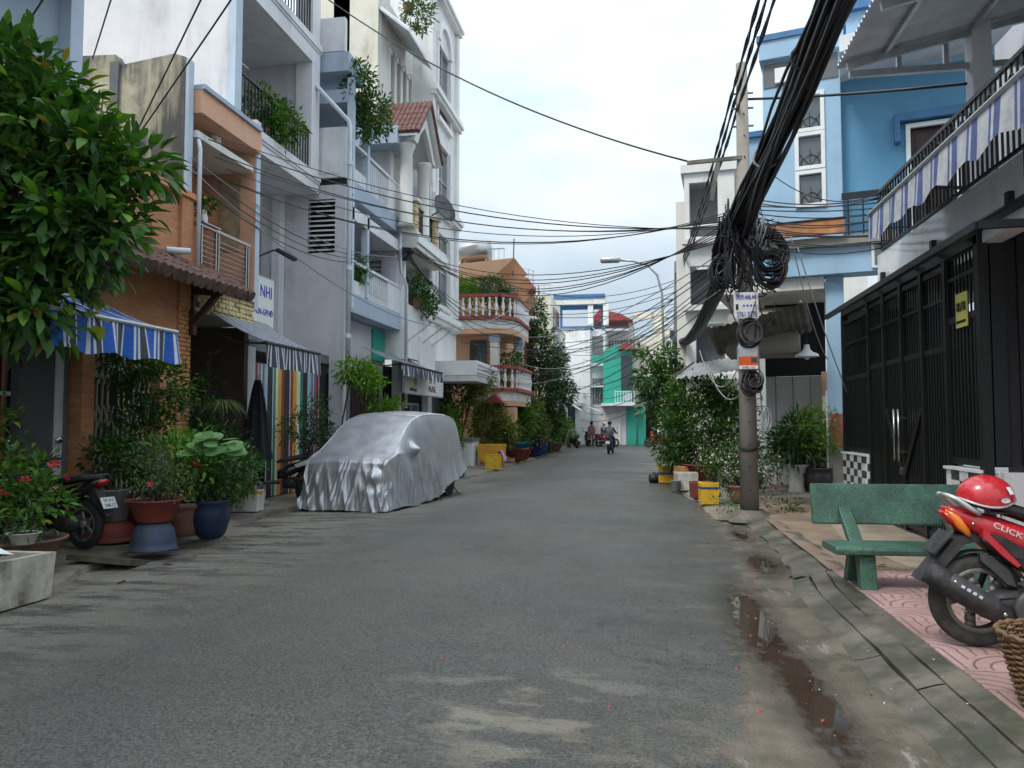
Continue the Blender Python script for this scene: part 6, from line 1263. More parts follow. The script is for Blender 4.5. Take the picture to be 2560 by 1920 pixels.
for i, (c, lobes, n, lm, lab) in enumerate((((-5.9,29.0,.1),[((-5.9,28.8,1.5),(.75,.6,1.0)),((-5.3,29,1.1),(.6,.6,.6))],300,M['leafO'],'olive green bush nearest beyond the orange crate'),((-5.5,31.5,.1),[((-5.4,31.5,1.5),(.8,.9,1.0)),((-4.9,31.6,1.8),(.5,.6,.6))],300,M['leafA'],'mid green bush behind the blue and red basins'),
       ((-5.3,34.5,.1),[((-5.2,34.5,1.7),(.8,1.0,1.2)),((-4.8,34.8,1.2),(.5,.8,.7))],320,M['leafO'],'olive bush above the blue barrels'),((-5.2,38,.1),[((-5.0,38,1.6),(.8,1.2,1.1))],260,M['leafB'],'dark bush beside the brown bowl far left'),((-5.0,41.5,.1),[((-4.8,41.5,1.4),(.7,1.1,.9)),((-4.3,42.5,1.1),(.5,.8,.6))],240,M['leafA'],'last green bush before the parked motorbikes'))):
    t = thing('kerb_bush', lab, 'bush', c, 0, 'bushes along the left kerb'); ob('crown', foliage(lobes,n,9,.17,.07,lm,.15,.5,name='crown'), t); stems(c,lobes,8,.03).build('trunk', M['bark'], t)
BB = potmat('bright_blue_plastic', (.02,.22,.52)); NB = potmat('navy_plastic', (.015,.035,.16))
for lab, c, kind, r, hh, mt in (('red basin near the kerb holding a bright blue basin',(-5.05,29.6,.1),'basin',.55,.5,RD),('second red basin behind the first one',(-5.05,31.2,.1),'basin',.5,.5,RD),('tall navy barrel among the kerb pots',(-4.95,34.6,.1),'bucket',.42,.95,NB),('wide blue barrel next to the tall navy one',(-4.95,36.3,.1),'bucket',.45,.75,potmat('mid_blue_plastic',(.015,.07,.26))),('dark blue tub with a white lid edge',(-4.95,38.2,.1),'bucket',.42,.7,DK),('brown clay bowl at the far end of the pots',(-4.85,40.5,.1),'basin',.6,.45,BR)):
    t = thing('plant_tub', lab, 'tub', c, 0, 'tubs along the left kerb'); pot_part(t,kind,c,r,hh,mt,'tub_body'); MB().lathe([(.02,0),(r*.85,.002)],(c[0],c[1],c[2]+hh*.92),16,cap=False).build('soil', M['soil'], t)
for i, y in enumerate((29.6,31.2)): t = thing('blue_basin', ('nearer','farther')[i]+' bright blue basin sitting in a red basin', 'basin', (-5.05,y,.55)); pot_part(t,'basin',(-5.05,y,.5),.42,.32,BB,'basin_body')
vt = thing('vine_tree', 'tall dark vine-covered tree on the left before the white end house', 'tree', (-5.2,37,0))
lobes = [((-5.6,37,6.8),(.9,1.0,1.2)),((-5.2,36.5,5.2),(.9,1.0,.9)),((-4.9,36.5,3.4),(1.0,1.0,1.2)),((-4.4,37.5,3.9),(.8,.8,.9)),((-3.9,38,3.0),(.5,.6,.6)),((-4.8,37,1.8),(1.0,1.0,.9)),((-4.3,38,4.9),(.5,.6,.5))]
ob('crown', foliage(lobes,900,9,.22,.085,M['leafD'],.17,.6,name='crown'), vt); stems((-5.2,37,0),lobes,14,.06).build('trunk', M['bark'], vt)
# --- right side greenery
sh = potted('big glossy dark green shrub in a dark red basin behind the pole', (1.35,19.3,.06),'basin',.46,.52,RD,[((1.35,19.8,1.55),(.95,1.0,.85)),((.85,20.2,1.1),(.6,.7,.7)),((2.1,19.5,1.5),(.55,.7,.75)),((1.95,19.6,2.2),(.5,.6,.5)),((1.2,20,2.3),(.75,.8,.5)),((.75,19.6,.75),(.4,.4,.35))],900,9,.14,.058,M['leafB'],name='glossy_shrub',rc=.13,nst=16)
mt_ = thing('mango_tree', 'slender broad-leaved tree rising behind the big shrub', 'tree', (1.0,24.5,0)); lobes = [((.35,24.3,3.7),(.6,.6,.25)),((1.1,24.6,3.0),(.8,.8,.4)),((.3,24.2,2.9),(.7,.7,.5)),((.6,24.5,2.2),(.8,.8,.5))]
ob('crown', foliage(lobes,210,9,.23,.075,M['leafB'],.15,.7,name='crown'), mt_); m_ = MB().tube([(1.05,24.5,0),(1.0,24.5,1.5),(.95,24.5,2.6),(.8,24.4,3.6)],[.09,.08,.06,.03],8); stems((.95,24.5,2.2),lobes,10,.03,m_).build('trunk', M['bark'], mt_)
potted('pink-flowered periwinkle shrub spreading round the pole foot', (1.75,14.9,.1),'clay',.26,.32,BR,[((1.5,15.0,.65),(.4,.35,.35)),((2.1,15.2,.75),(.5,.4,.35)),((1.7,15.3,1.0),(.4,.35,.3)),((1.25,15.3,.85),(.25,.3,.3))],300,8,.075,.04,M['leafB'],name='flowering_shrub',fl=([(1.2+random.uniform(0,1.25),14.62+random.uniform(-.1,.25),.35+random.uniform(0,1.0)) for _ in range(16)],.028,M['petp']),nst=12)
tall = potted('slim twiggy plant beside the pole at the white wall', (2.2,16.5,.2),'clay',.2,.35,BR,[((2.15,16.5,1.5),(.25,.25,.6))],60,7,.13,.03,M['leafB'])
potted('spiky dark plant in a tall white vase pot', (2.92,15.9,.2),'vase',.23,.56,WH,[((2.85,15.9,1.1),(.35,.3,.28)),((2.95,15.9,1.45),(.22,.2,.25))],70,8,.26,.045,M['leafD'],nst=6)
potted('feathery bright green bush in a round dark pot', (3.32,15.9,.2),'jar',.27,.50,DK,[((3.3,15.9,1.55),(.42,.35,.35)),((3.5,15.9,1.2),(.35,.3,.3)),((3.2,15.9,1.15),(.3,.3,.3))],300,10,.085,.022,M['leafC'],nst=9)
potted('reddish-leaved small plant in a dark red pot beside the white vase', (3.1,16.6,.2),'clay',.2,.4,RD,[((3.1,16.6,1.0),(.3,.3,.3))],50,7,.2,.05,leafmat('leaf_red_green',(.10,.03,.02),(.07,.08,.02),(.18,.05,.03)),nst=5)
foambox('yellow foam box with blue tape at the kerb corner', (1.16,14.95,.06),.34,.34,.40,M['foamy'],(M['tapeb'],.70,.80),R(5)); foambox('yellow foam box with blue tape standing in the puddle', (.58,20.7,.02),.5,.4,.44,M['foamy'],(M['tapeb'],.48,.62),R(-4)); foambox('dirty white foam box between the two yellow ones', (.92,18.4,.03),.52,.42,.40,M['foamw'],None,R(3)); foambox('dark red plastic tub behind the kerb-corner yellow box', (1.12,16.3,.05),.45,.35,.32,RD,None,R(3),name='plastic_tub'); foambox('red clay brick planter behind the white foam box', (.98,19.2,.03),.6,.3,.5,M['brickp'],None,R(2),name='brick_planter')
t = thing('small_pail', 'small grey pail standing in front of the white foam box', 'pail', (.72,18.2,0)); pot_part(t,'bucket',(.68,18.1,.0),.12,.26,GY,'pail_body')
t = thing('black_bag', 'crumpled black plastic bag at the road edge', 'bag', (.2,20.7,0)); MB().grid(lambda u, v: (.22+.17*math.sin(3.14*v)*math.cos(6.28*u)*(1+.2*math.sin(17*u+5*v)), 20.7+.17*math.sin(3.14*v)*math.sin(6.28*u), .13+.13*math.cos(3.14*v)*(1+.2*math.sin(13*u))), 16, 10).build('bag_body', M['plast'], t, True)
t = thing('weeds', 'low weeds sprouting at the pole foot', 'weeds'); ob('foliage', foliage([((1.4,13.6,.2),(.3,.3,.1)),((2.15,13.4,.18),(.4,.25,.08))],40,7,.1,.03,M['leafB']), t)
# --- litter on the ground: petals and fallen leaves
m_ = MB()
for (x, y) in [(-.55,5.3),(-.75,4.55),(-1.3,4.9),(-.2,4.2),(.55,5.0),(.9,4.3),(1.15,6.5),(1.5,6.6),(.95,5.3),(.2,3.95),(1.35,8.1),(1.25,4.75),(.75,5.9),(1.05,7.9),(.6,4.4),(-.9,6.2)]:
    for k in range(3): a = random.uniform(0,6.28); m_.add([(x,y,.038 if x < .6 else .006),(x+.013*math.cos(a),y+.013*math.sin(a),.05 if x < .6 else .018),(x+.015*math.cos(a+.8),y+.015*math.sin(a+.8),.04 if x < .6 else .008)],[(0,1,2)])
tag(m_.build('fallen_petals', M['petr']), 'tiny red petals scattered over the near road and gutter', 'petals', None, 'stuff')
for i, (x, y, z) in enumerate([(-5.2,7.7,.02),(-5.0,6.7,.02),(-5.5,9.6,.02),(-5.55,12.3,.03),(-4.9,12.6,.03),(2.3,8.4,.115),(1.55,9.3,.02)]):
    lv_ = ob('fallen_leaf', leaf_np(np.zeros((1,3)),np.array([[1.,.2,.05]]),np.array([.12]),np.array([.07]),pm('fallen_leaf_%d' % i,(.48,.22,.03),.7,.3),'fallen_leaf',.1,True), loc=(x,y,z), rot=(0,0,i*1.3)); tag(lv_, ('yellow fallen leaf by the upturned blue basin','yellow fallen leaf on the road beside the white trough','yellow fallen leaf by the clay pots','pale fallen leaf near the foam box kerb','pale fallen leaf in front of the covered car','yellow fallen leaf under the green bench','yellow fallen leaf in the right gutter')[i], 'leaf')
m_ = MB(); 
for k in range(70): x, y = random.uniform(.7,1.75), random.uniform(4,8); s_ = random.uniform(.004,.014); a = random.uniform(0,6); z = .02 if x < 1.35 else .02+.2*(x-1.34); m_.add([(x,y,z+.004),(x+s_*math.cos(a),y+s_*math.sin(a),z+.006),(x+s_*math.cos(a+1.5),y+s_*math.sin(a+1.5),z+.004)],[(0,1,2)])
tag(m_.build('grit_specks', M['ltpaint']), 'pale crumbs and grit scattered in the right gutter', 'litter', None, 'stuff')
MB0 = MB().prism([(-6.35,7.6),(-5.75,7.5),(-5.62,7.95),(-6.1,8.1)],'z',0,.06)
sl_ = ob('broken_slab', MB().prism([(-.35,-.22),(.3,-.3),(.38,.2),(-.15,.28)],'z',0,.06).mesh('broken_slab', G['kerb']), loc=(-5.75,7.55,.05), rot=(R(-9),R(7),R(20))); tag(sl_, 'tilted broken concrete slab at the left pavement edge', 'slab')
# ------------------------------------------------------------------ covered car
from mathutils import noise as PN
m, nt, nn, L, b = _mat('silver_cover_fabric'); p = pos(nt)
L.new(ramp(nt, noise(nt, p, 2.5, 4), .3, .7, (.40,.41,.43), (.54,.55,.57)), b.inputs['Base Color']); b.inputs['Metallic'].default_value = .62; L.new(ramp(nt, noise(nt, p, 3.5, 4), .35, .65, (.32,.32,.32), (.48,.48,.48)), b.inputs['Roughness'])
bump(nt, b, math_(nt,'ADD', noise(nt, p, 7, 4, .6, (1,1,.6)), math_(nt,'MULTIPLY', noise(nt, p, 30, 3), .25)), .11, .03); M['cover'] = m
car = thing('covered_car', 'parked people carrier under a wrinkled silver cover', 'car', (-5.24,13.05,0), R(-6)); car.scale = (.96,1,1)
HP = [(-.14,.05),(-.13,.42),(-.11,.74),(-.06,.89),(.05,.98),(.35,1.08),(.7,1.28),(1.1,1.54),(1.45,1.70),(1.9,1.79),(2.6,1.82),(3.3,1.80),(3.8,1.74),(4.05,1.61),(4.16,1.25),(4.2,.75),(4.22,.35)]
HP = [(a*(.93 if a > 0 else 1), z) for a, z in HP]
def prof(l, t):
    for (a, za), (c, zc) in zip(l, l[1:]):
        if a <= t <= c: k = (t-a)/(c-a); return za+(zc-za)*k
    return l[-1][1]
import bisect
cum = [0]
for (a, za), (c, zc) in zip(HP, HP[1:]): cum.append(cum[-1]+math.hypot(c-a, zc-za))
def st(u):                                                # even steps along the roof line
    s = u*cum[-1]; i = min(len(cum)-2, bisect.bisect_right(cum, s)-1); k = (s-cum[i])/(cum[i+1]-cum[i]); return HP[i][0]+(HP[i+1][0]-HP[i][0])*k, HP[i][1]+(HP[i+1][1]-HP[i][1])*k
def ridge(x, sd):
    q = max(0.0, 1-abs(PN.noise(Vector((x,sd,0))))*2.6); return q*q*1.5-.25
def car_pt(u, v):
    y, H = st(u); s = 2*v-1; a = abs(s); sg = 1 if s > 0 else -1
    endf = min(1, max(0,(y+.14)/.30))**.5 * min(1, max(0,(3.93-y)/.30))**.4
    wb = .74+.12*endf; hem = .06+(.48*max(0,(y-1.7)/2.1)**1.1 if sg > 0 else .10) + .02*math.sin(y*5)
    hem = min(hem, H)
    roofw = (.78-.08*max(0,min(1,(H-1.05)/.55)))*(.9+.1*endf); belt = min(H*.94, 1.02)
    # section: flat top to 0..roofw, shoulder to belt, skirt to hem
    if a < .38: k = a/.38; x = roofw*k; z = H-.05*k*k
    elif a < .60:
        k = (a-.38)/.22; e = k*k*(3-2*k); x = roofw+(wb-roofw)*(k**.8); z = (H-.05)+(belt-(H-.05))*(k**1.35)
    else:
        k = (a-.60)/.40; x = wb+.09*k*k+.02*k; z = belt+(hem-belt)*k
    x *= sg; low = max(0, min(1, (1.05-z)/.9))
    # mirror bump
    g = math.exp(-((y-1.02)/.13)**2-((z-1.08)/.10)**2); x += sg*.17*g
    g2 = math.exp(-((y-1.02)/.16)**2)*max(0,min(1,(1.05-z)/.35))*max(0,(z-.45)/.6); x += sg*.06*g2
    side = a > .5; q = y*1.0 if side else 0
    n1 = ridge(y*3.1+z*.9*sg+7, 1.3+sg)*.5+ridge(y*7.3-z*1.5, 4.1*sg)*.3+ridge(y*13+z*2.0, 7.7)*.08
    if a > .48: x += sg*(.016+.105*low)*n1*min(1,(a-.48)/.2)*(.35+1.1*abs(PN.noise(Vector((y*1.1,sg*3,z*.6)))))*1.5
    fy = max(0, 1-(y+.16)/.42); n2 = ridge(x*3.3+z*1.1,2.2)*.5+ridge(x*8.1-z*1.6,5.5)*.32+ridge(x*15+z*2,9.1)*.08
    y -= fy*(.02+.11*low)*n2*(.4+1.2*abs(PN.noise(Vector((x*1.3,z*.8,5)))))*1.5+fy*.10*low*(1-(x/1.0)**2*.4)
    rb_ = max(0,(y-3.65)/.3); y += min(1,rb_)*.03*n2
    # swag of slack cloth round the right headlamp
    d_ = math.hypot((x-.62)/.30,(z-.62)/.26) if y < .25 else 9
    if d_ < 1.4: y -= .05*math.cos(d_*4.5)*max(0,1.4-d_)
    z += .006*PN.noise(Vector((x*4,y*4,3)))+.002*PN.noise(Vector((x*14,y*11,8)))
    return (x, y, max(z,.03))
m_ = MB(); m_.grid(car_pt, 260, 230); co = m_.build('cover', M['cover'], car, True, local=True)
for v_ in (.30,.70): MB().tube([Vector(car_pt(.16+.76*i/60, v_))+Vector((0,0,.006)) for i in range(61)],.009,5).build('cover_seam', M['cover'], co, True, local=True)
MB().tube([Vector(car_pt(.44,.02+.96*i/60)) for i in range(61)],.008,5).build('cover_seam', M['cover'], co, True, local=True)
B(-.70,.70,.3,3.6,.22,.7).build('underbody', M['dark'], car, local=True)
for x, y in ((.72,.75),(.72,3.12),(-.72,.75),(-.72,3.12)):
    w_ = MB().lathe([(.20,-.10),(.31,-.10),(.33,-.06),(.33,.06),(.31,.10),(.20,.10)],(x,y,.33),24,'x').build('wheel', M['rubber'], car, True, local=True)
    MB().lathe([(.02,-.085),(.10,-.08),(.20,-.09),(.20,.09),(.10,.08),(.02,.085)],(x,y,.33),16,'x').build('rim', M['alu'], w_, True, local=True)
for k in range(3): MB().tube([(.9,2.0+.6*k,.2),(.95,2.03+.6*k,.1),(1.02,2.15+.6*k,.02)],.012,5).build('cover_strap', M['plast'], car, local=True)

# ------------------------------------------------------------------ green terrazzo bench
m, nt, nn, L, b = _mat('green_terrazzo'); p = pos(nt)
c = ramp(nt, noise(nt, p, 130, 2, .7), .38, .64, (.016,.062,.042), (.12,.25,.18))
c = mixc(nt, ramp(nt, noise(nt, p, 3, 6, .65), .40, .60, (0,0,0), (.7,.7,.7)), c, (.022,.052,.036)); c = mixc(nt, ramp(nt, noise(nt, p, 6, 6, .7), .56, .66, (0,0,0), (.5,.5,.5)), c, (.16,.17,.13)); L.new(c, b.inputs['Base Color']); b.inputs['Roughness'].default_value = .38; bump(nt, b, noise(nt, p, 60, 3), .12, .004); M['terraz'] = m
bn = thing('stone_bench', 'green speckled terrazzo bench on the right pavement', 'bench', (2.35,7.5,.1), R(3))
def slab(nm, x0, x1, prof_, rot=None):
    m_ = MB().prism(prof_,'x',x0,x1); o = m_.build(nm, M['terraz'], bn, local=True); bv = o.modifiers.new('edge','BEVEL'); bv.width = .014; bv.segments = 3; return o
slab('backrest', -.76,.74,[(.34,.50),(.39,.49),(.47,.86),(.42,.88)])
slab('seat', -.74,.72,[(-.32,.31),(.12,.31),(.14,.36),(.10,.385),(-.30,.385),(-.33,.36)])
for x in (-.46,.46):
    slab('leg', x-.07,x+.07,[(-.30,0),(-.20,0),(-.12,.305),(-.26,.305)]); slab('leg', x-.065,x+.065,[(.12,0),(.24,0),(.12,.305),(-.02,.305)]); slab('back_support', x-.06,x+.06,[(.02,.38),(.14,.38),(.40,.60),(.36,.66),(.24,.56)])

# ------------------------------------------------------------------ wicker basket
M['wick'] = pm('brown_wicker', (.17,.095,.045), .6, .45, 25, bst=.3)
bk = thing('wicker_basket', 'brown woven wicker basket cut off by the right edge', 'basket', (2.06,4.36,.1))
bx_, by_ = 2.06, 4.36
bd = MB(); rows = 26
for k in range(rows):
    z = .115+.36*k/(rows-1); r0 = .17+.10*(k/(rows-1))**.9; ph = (k % 2)*math.pi
    bd.tube([(bx_+(r0+.010*math.sin(14*a+ph))*math.cos(a), by_+(r0+.010*math.sin(14*a+ph))*math.sin(a), z+.002*math.sin(5*a+k)) for a in [2*math.pi*i/84 for i in range(84)]],.0085,5,closed=True)
bd.build('weave', M['wick'], bk, True)
for i in range(28): a = 2*math.pi*(i+.5)/28; MB().tube([(bx_+.168*math.cos(a),by_+.168*math.sin(a),.11),(bx_+.272*math.cos(a),by_+.272*math.sin(a),.485)],.007,5).build('stake', M['wick'], bk)
MB().tube([(bx_+.278*math.cos(a)+.004*math.sin(20*a),by_+.278*math.sin(a),.485+.006*math.sin(22*a)) for a in [2*math.pi*i/72 for i in range(72)]],.014,6,closed=True).build('rim', M['wick'], bk, True); MB().lathe([(.01,0),(.17,.004)],(bx_,by_,.112),20,cap=False).build('base', M['wick'], bk)
wb_ = thing('white_bag', 'white plastic bag bulging out of the wicker basket', 'bag', (2.18,4.4,.4)); MB().grid(lambda u, v: (2.2+.14*math.sin(3.14*v)*math.cos(6.28*u)*(1+.15*math.sin(11*u+3*v)), 4.36+.14*math.sin(3.14*v)*math.sin(6.28*u), .50+.13*math.cos(3.14*v)*(1+.15*math.sin(13*u))), 20, 12).build('bag_body', M['paper'], wb_, True)

# ------------------------------------------------------------------ red scooter (right edge), local frame: x forward, -y its right side
M['redpaint'] = pm('red_glossy_paint', (.50,.012,.022), .22, .06, 3, coat=.6, bst=.0)
def dusty(m, amt, col=(.20,.17,.13)):
    nt = m.node_tree; b = nt.nodes['Principled BSDF']; s = b.inputs['Base Color'].links[0].from_socket
    k = math_(nt, 'MULTIPLY', ramp(nt, noise(nt, pos(nt), 11, 6, .7), .42, .66, (0,0,0), (1,1,1)), amt); nt.links.new(mixc(nt, k, s, col), b.inputs['Base Color'])
    nt.links.new(ramp(nt, noise(nt, pos(nt), 16, 5, .7), .35, .65, (max(.05,b.inputs['Roughness'].default_value-.06),)*3, (b.inputs['Roughness'].default_value+.22,)*3), b.inputs['Roughness'])
dusty(M['redpaint'], .10); dusty(M['plast'], .22); dusty(M['plastg'], .22)
M['seatblk'] = pm('black_vinyl', (.016,.016,.018), .5, .2, 30, bst=.15, bs=120); M['amber'] = pm('amber_lens', (.75,.20,.01), .2, .1, 10, bst=0, coat=.5); M['redlens'] = pm('red_lens', (.45,.01,.01), .2, .1, bst=0, coat=.5); M['rimm'] = pm('dusty_alloy', (.20,.19,.17), .5, .2, 12, metal=.5); M['decal'] = pm('silver_decal', (.6,.6,.6), .35, .1, bst=0)
M['silv'] = pm('silver_grab_rail', (.55,.56,.56), .3, .08, metal=.5, bst=0)
M['tread'] = pm('dusty_tyre', (.05,.046,.04), .8, .35, 18, bst=.4)
sc_t = thing('red_scooter', 'red and black scooter parked on the pink tiles at right', 'scooter', (2.12,5.52,.11), R(4))
def S(nm, mb, mat, par=None, smooth=True): return mb.build(nm, M[mat] if isinstance(mat,str) else mat, par or sc_t, smooth, local=True)
def wheel(cx, r, par=None, tw=.05):
    t_ = MB().lathe([(r*.68,-tw*.8),(r*.80,-tw*1.0),(r*.93,-tw*.92),(r*.985,-tw*.5),(r,0),(r*.985,tw*.5),(r*.93,tw*.92),(r*.80,tw*1.0),(r*.68,tw*.8)],(cx,0,r),40,'y',cap=False); w = S('wheel', t_, 'tread', par)
    rm = MB().lathe([(r*.60,-tw*.7),(r*.69,-tw*.85),(r*.70,-tw*.6),(r*.66,0),(r*.70,tw*.6),(r*.69,tw*.85),(r*.60,tw*.7)],(cx,0,r),36,'y',cap=False); rm.lathe([(.015,-.07),(.055,-.065),(.06,.0),(.055,.065),(.015,.07)],(cx,0,r),16,'y')
    for k in range(5):
        a = 2*math.pi*k/5+.35
        pts = [(cx+rr_*r*math.cos(a+tw_), 0, r+rr_*r*math.sin(a+tw_)) for rr_, tw_ in ((.15,0),(.32,.10),(.48,.26),(.64,.36))]
        for (p0, p1) in zip(pts, pts[1:]): rm.beam(p0, p1, .035, .055)
    S('rim', rm, 'rimm', w); return w
Rw = .300
wheel(0, Rw); wheel(1.27, Rw)
# loft helper: sections of (x, [(y,z)...]) mirrored
def loft(secs, closed=True):
    m_ = MB(); n = len(secs[0][1])
    for x, pts in secs: m_.v += [(x+(q[2] if len(q) > 2 else 0), q[0], q[1]) for q in pts]
    for i in range(len(secs)-1):
        for j in range(n): m_.f.append((i*n+j, i*n+(j+1)%n, (i+1)*n+(j+1)%n, (i+1)*n+j)); m_.m.append(0)
    m_.f += [tuple(range(n))[::-1], tuple((len(secs)-1)*n+j for j in range(n))]; m_.m += [0,0]; return m_
def ov(cx, cz, w, h_, n=14, e=2.6): return [(w*math.copysign(abs(math.cos(a))**(2/e),math.cos(a)), cz+h_*math.copysign(abs(math.sin(a))**(2/e),math.sin(a))) for a in [2*math.pi*k/n for k in range(n)]]
# tail and side fairing (right and left panels meet over the wheel)
S('tail_fairing', loft([(-.20,ov(0,.885,.03,.02)),(-.15,ov(0,.86,.07,.045)),(-.05,ov(0,.81,.105,.075)),(.08,ov(0,.755,.13,.10)),(.22,ov(0,.70,.15,.105)),(.38,ov(0,.645,.165,.10)),(.55,ov(0,.60,.165,.10)),(.70,ov(0,.55,.15,.10))]), 'redpaint')
S('lower_side_panel', loft([(.0,ov(0,.70,.06,.02)),(.08,ov(0,.665,.125,.05)),(.22,ov(0,.58,.152,.075)),(.40,ov(0,.51,.165,.08)),(.60,ov(0,.46,.17,.10)),(.78,ov(0,.42,.16,.10))]), 'plastg')
for s in (-1,1):
    S('side_vent', MB().prism([(.02,.745),(.10,.725),(.30,.60),(.26,.575),(.16,.60)],'y',s*.135,s*.16), 'plast', smooth=False)
    S('red_flank', MB().prism([(-.02,.775),(.03,.745),(.20,.55),(.18,.535),(.10,.60),(-.02,.72)],'y',s*.10,s*.152), 'redpaint', smooth=False)
    S('indicator', loft([(-.195,[(s*(.03+.02*math.cos(a)),.865+.022*math.sin(a)) for a in [2*math.pi*k/10 for k in range(10)]]),(-.13,[(s*(.075+.02*math.cos(a)),.80+.05*math.sin(a)) for a in [2*math.pi*k/10 for k in range(10)]]),(-.075,[(s*(.09+.012*math.cos(a)),.735+.028*math.sin(a)) for a in [2*math.pi*k/10 for k in range(10)]])]), 'amber')
S('tail_lamp', loft([(-.212,ov(0,.86,.045,.018)),(-.17,ov(0,.82,.07,.035)),(-.11,ov(0,.76,.075,.035))]), 'redlens')
S('seat', loft([(-.06,ov(0,.925,.06,.015)),(.0,ov(0,.93,.11,.03)),(.15,ov(0,.90,.135,.045)),(.32,ov(0,.845,.14,.05)),(.45,ov(0,.80,.14,.05)),(.62,ov(0,.775,.13,.05)),(.78,ov(0,.76,.11,.04)),(.84,ov(0,.74,.07,.02))]), 'seatblk')
gr = MB()
for s in (-1,1): gr.tube([(-.02,s*.12,.865),(-.08,s*.12,.90),(-.15,s*.11,.955),(-.19,s*.07,.975),(-.20,0,.978)],.017,8)
S('grab_rail', gr, 'silv')
# rear fender, plate holder, inner fender
S('rear_fender', MB().prism([(-.06,.74),(-.16,.70),(-.38,.43),(-.355,.415),(-.22,.52),(-.10,.66),(.04,.70)],'y',-.075,.075), 'plast', smooth=False)
S('plate', MB().prism([(-.30,.605),(-.185,.745),(-.175,.735),(-.29,.595)],'y',-.095,.095), 'plast', smooth=False)
S('hugger', MB().grid(lambda u, v: (.31*math.cos(R(25+100*u)), -.06+.12*v, Rw+(.31+.015*math.sin(3.14*v))*math.sin(R(25+100*u))), 12, 6), 'plastg')
S('hugger_side', MB().prism([(-.02,.61),(.05,.60),(.16,.50),(.20,.40),(.14,.42),(.06,.50),(-.01,.56)],'y',-.10,-.06), 'plastg', smooth=False)
# muffler, heat shield, exhaust pipe
ax = Vector((.56,0,-.335)).normalized(); mf = MB(); mf.tube([Vector((-.36,-.155,.50))+ax*t for t in (0,.015,.06,.40,.52,.58)],[.052,.068,.078,.078,.062,.03],18); mo = S('muffler', mf, 'plast')
S('heat_shield', MB().tube([Vector((-.28,-.185,.47))+ax*t for t in (0,.05,.33,.38)],[.03,.062,.060,.03],14), 'plastg', mo)
sl2 = MB()
for t in (.09,.13,.17,.21): sl2.beam(Vector((-.28,-.247,.478))+ax*t, Vector((-.28,-.247,.478))+ax*(t+.022), .006, .018)
S('shield_slot', sl2, 'decal', mo, False); S('shield_bolt', MB().lathe([(.012,0),(.012,.01)],(.05,-.252,.262),10,'y'), 'chrome', mo); S('shield_bolt', MB().lathe([(.010,0),(.010,.01)],(-.235,-.247,.455),10,'y'), 'chrome', mo)
S('exhaust_pipe', MB().tube([(.12,-.14,.21),(.22,-.13,.14),(.36,-.10,.12),(.46,-.05,.16)],.022,10), 'plastg', mo)
# engine: radiator grille, crankcase, swingarm, shock
en = S('engine_case', loft([(.02,ov(0,.27,.09,.06)),(.12,ov(0,.27,.12,.11)),(.26,ov(0,.27,.13,.14)),(.42,ov(0,.27,.12,.13)),(.52,ov(0,.30,.08,.09))]), 'plast')
S('radiator_ring', MB().lathe([(.085,-.03),(.118,-.03),(.122,0),(.105,.015),(.085,.012)],(.27,-.145,.275),28,'y'), 'plastg', en)
S('radiator_core', MB().lathe([(.01,0),(.09,0)],(.27,-.158,.275),24,'y',cap=False), 'dark', en)
for k in range(9): z = -.075+.019*k; w = math.sqrt(max(0,.088**2-z*z)); S('radiator_slat', MB().beam((.27-w,-.166,.275+z+.01),(.27+w,-.166,.275+z-.01),.006,.006), 'plastg', en, False)
S('swingarm', MB().beam((-.02,-.10,.285),(.30,-.11,.24),.04,.06), 'plast', smooth=False); S('swingarm', MB().beam((-.02,.10,.285),(.30,.11,.24),.05,.08), 'plast', smooth=False)
S('footrest_bracket', MB().prism([(.18,.43),(.30,.50),(.42,.47),(.40,.38),(.25,.40)],'y',-.165,-.13), 'plastg', smooth=False); S('footrest', MB().rod((.42,-.13,.33),(.42,-.27,.33),.015,8), 'plast')
S('axle_nut', MB().lathe([(.022,0),(.022,.02)],(0,-.115,Rw),6,'y'), 'chrome')
sk = MB().rod((.06,.12,.33),(.16,.10,.60),.022,8); S('shock', sk, 'plast')
S('side_stand', MB().beam((.34,.10,.16),(.24,.20,.01),.02,.03), 'plast', smooth=False)
S('floorboard', MB().cbox(.58,1.0,-.16,.16,.28,.36,.02), 'plast', smooth=False); S('leg_shield', loft([(.92,ov(0,.55,.16,.24)),(1.02,ov(0,.62,.20,.28)),(1.12,ov(0,.68,.14,.26)),(1.2,ov(0,.74,.06,.16))]), 'redpaint')
S('front_fender', MB().grid(lambda u, v: (1.27+.315*math.cos(R(30+130*u)), -.065+.13*v, Rw+(.315+.02*math.sin(3.14*v))*math.sin(R(30+130*u))), 12, 6), 'redpaint'); S('fork', MB().rod((1.27,-.09,Rw),(1.06,-.06,.85),.022,8).rod((1.27,.09,Rw),(1.06,.06,.85),.022,8), 'plast')
S('handlebar', MB().tube([(.90,-.34,1.06),(1.0,-.12,1.06),(1.02,0,1.04),(1.0,.12,1.06),(.90,.34,1.06)],.018,8), 'plast'); S('headlamp_cowl', loft([(.96,ov(0,1.03,.09,.05)),(1.06,ov(0,1.0,.13,.08)),(1.15,ov(0,.95,.09,.06))]), 'redpaint')
for s in (-1,1): S('mirror', MB().rod((.96,s*.2,1.07),(.93,s*.30,1.26),.008,6).sphere((.93,s*.30,1.29),.055,10,6,(.3,1,.7)), 'plast')
t_ = text('decal', 'CLICK', .052, M['decal'], sc_t, (.13,-.150,.765), (R(80),R(24),0), 1.3, .0015, True)
m_ = MB(); m_.beam((.30,-.163,.655),(.50,-.169,.60),.003,.006); S('decal_line', m_, 'decal', smooth=False)
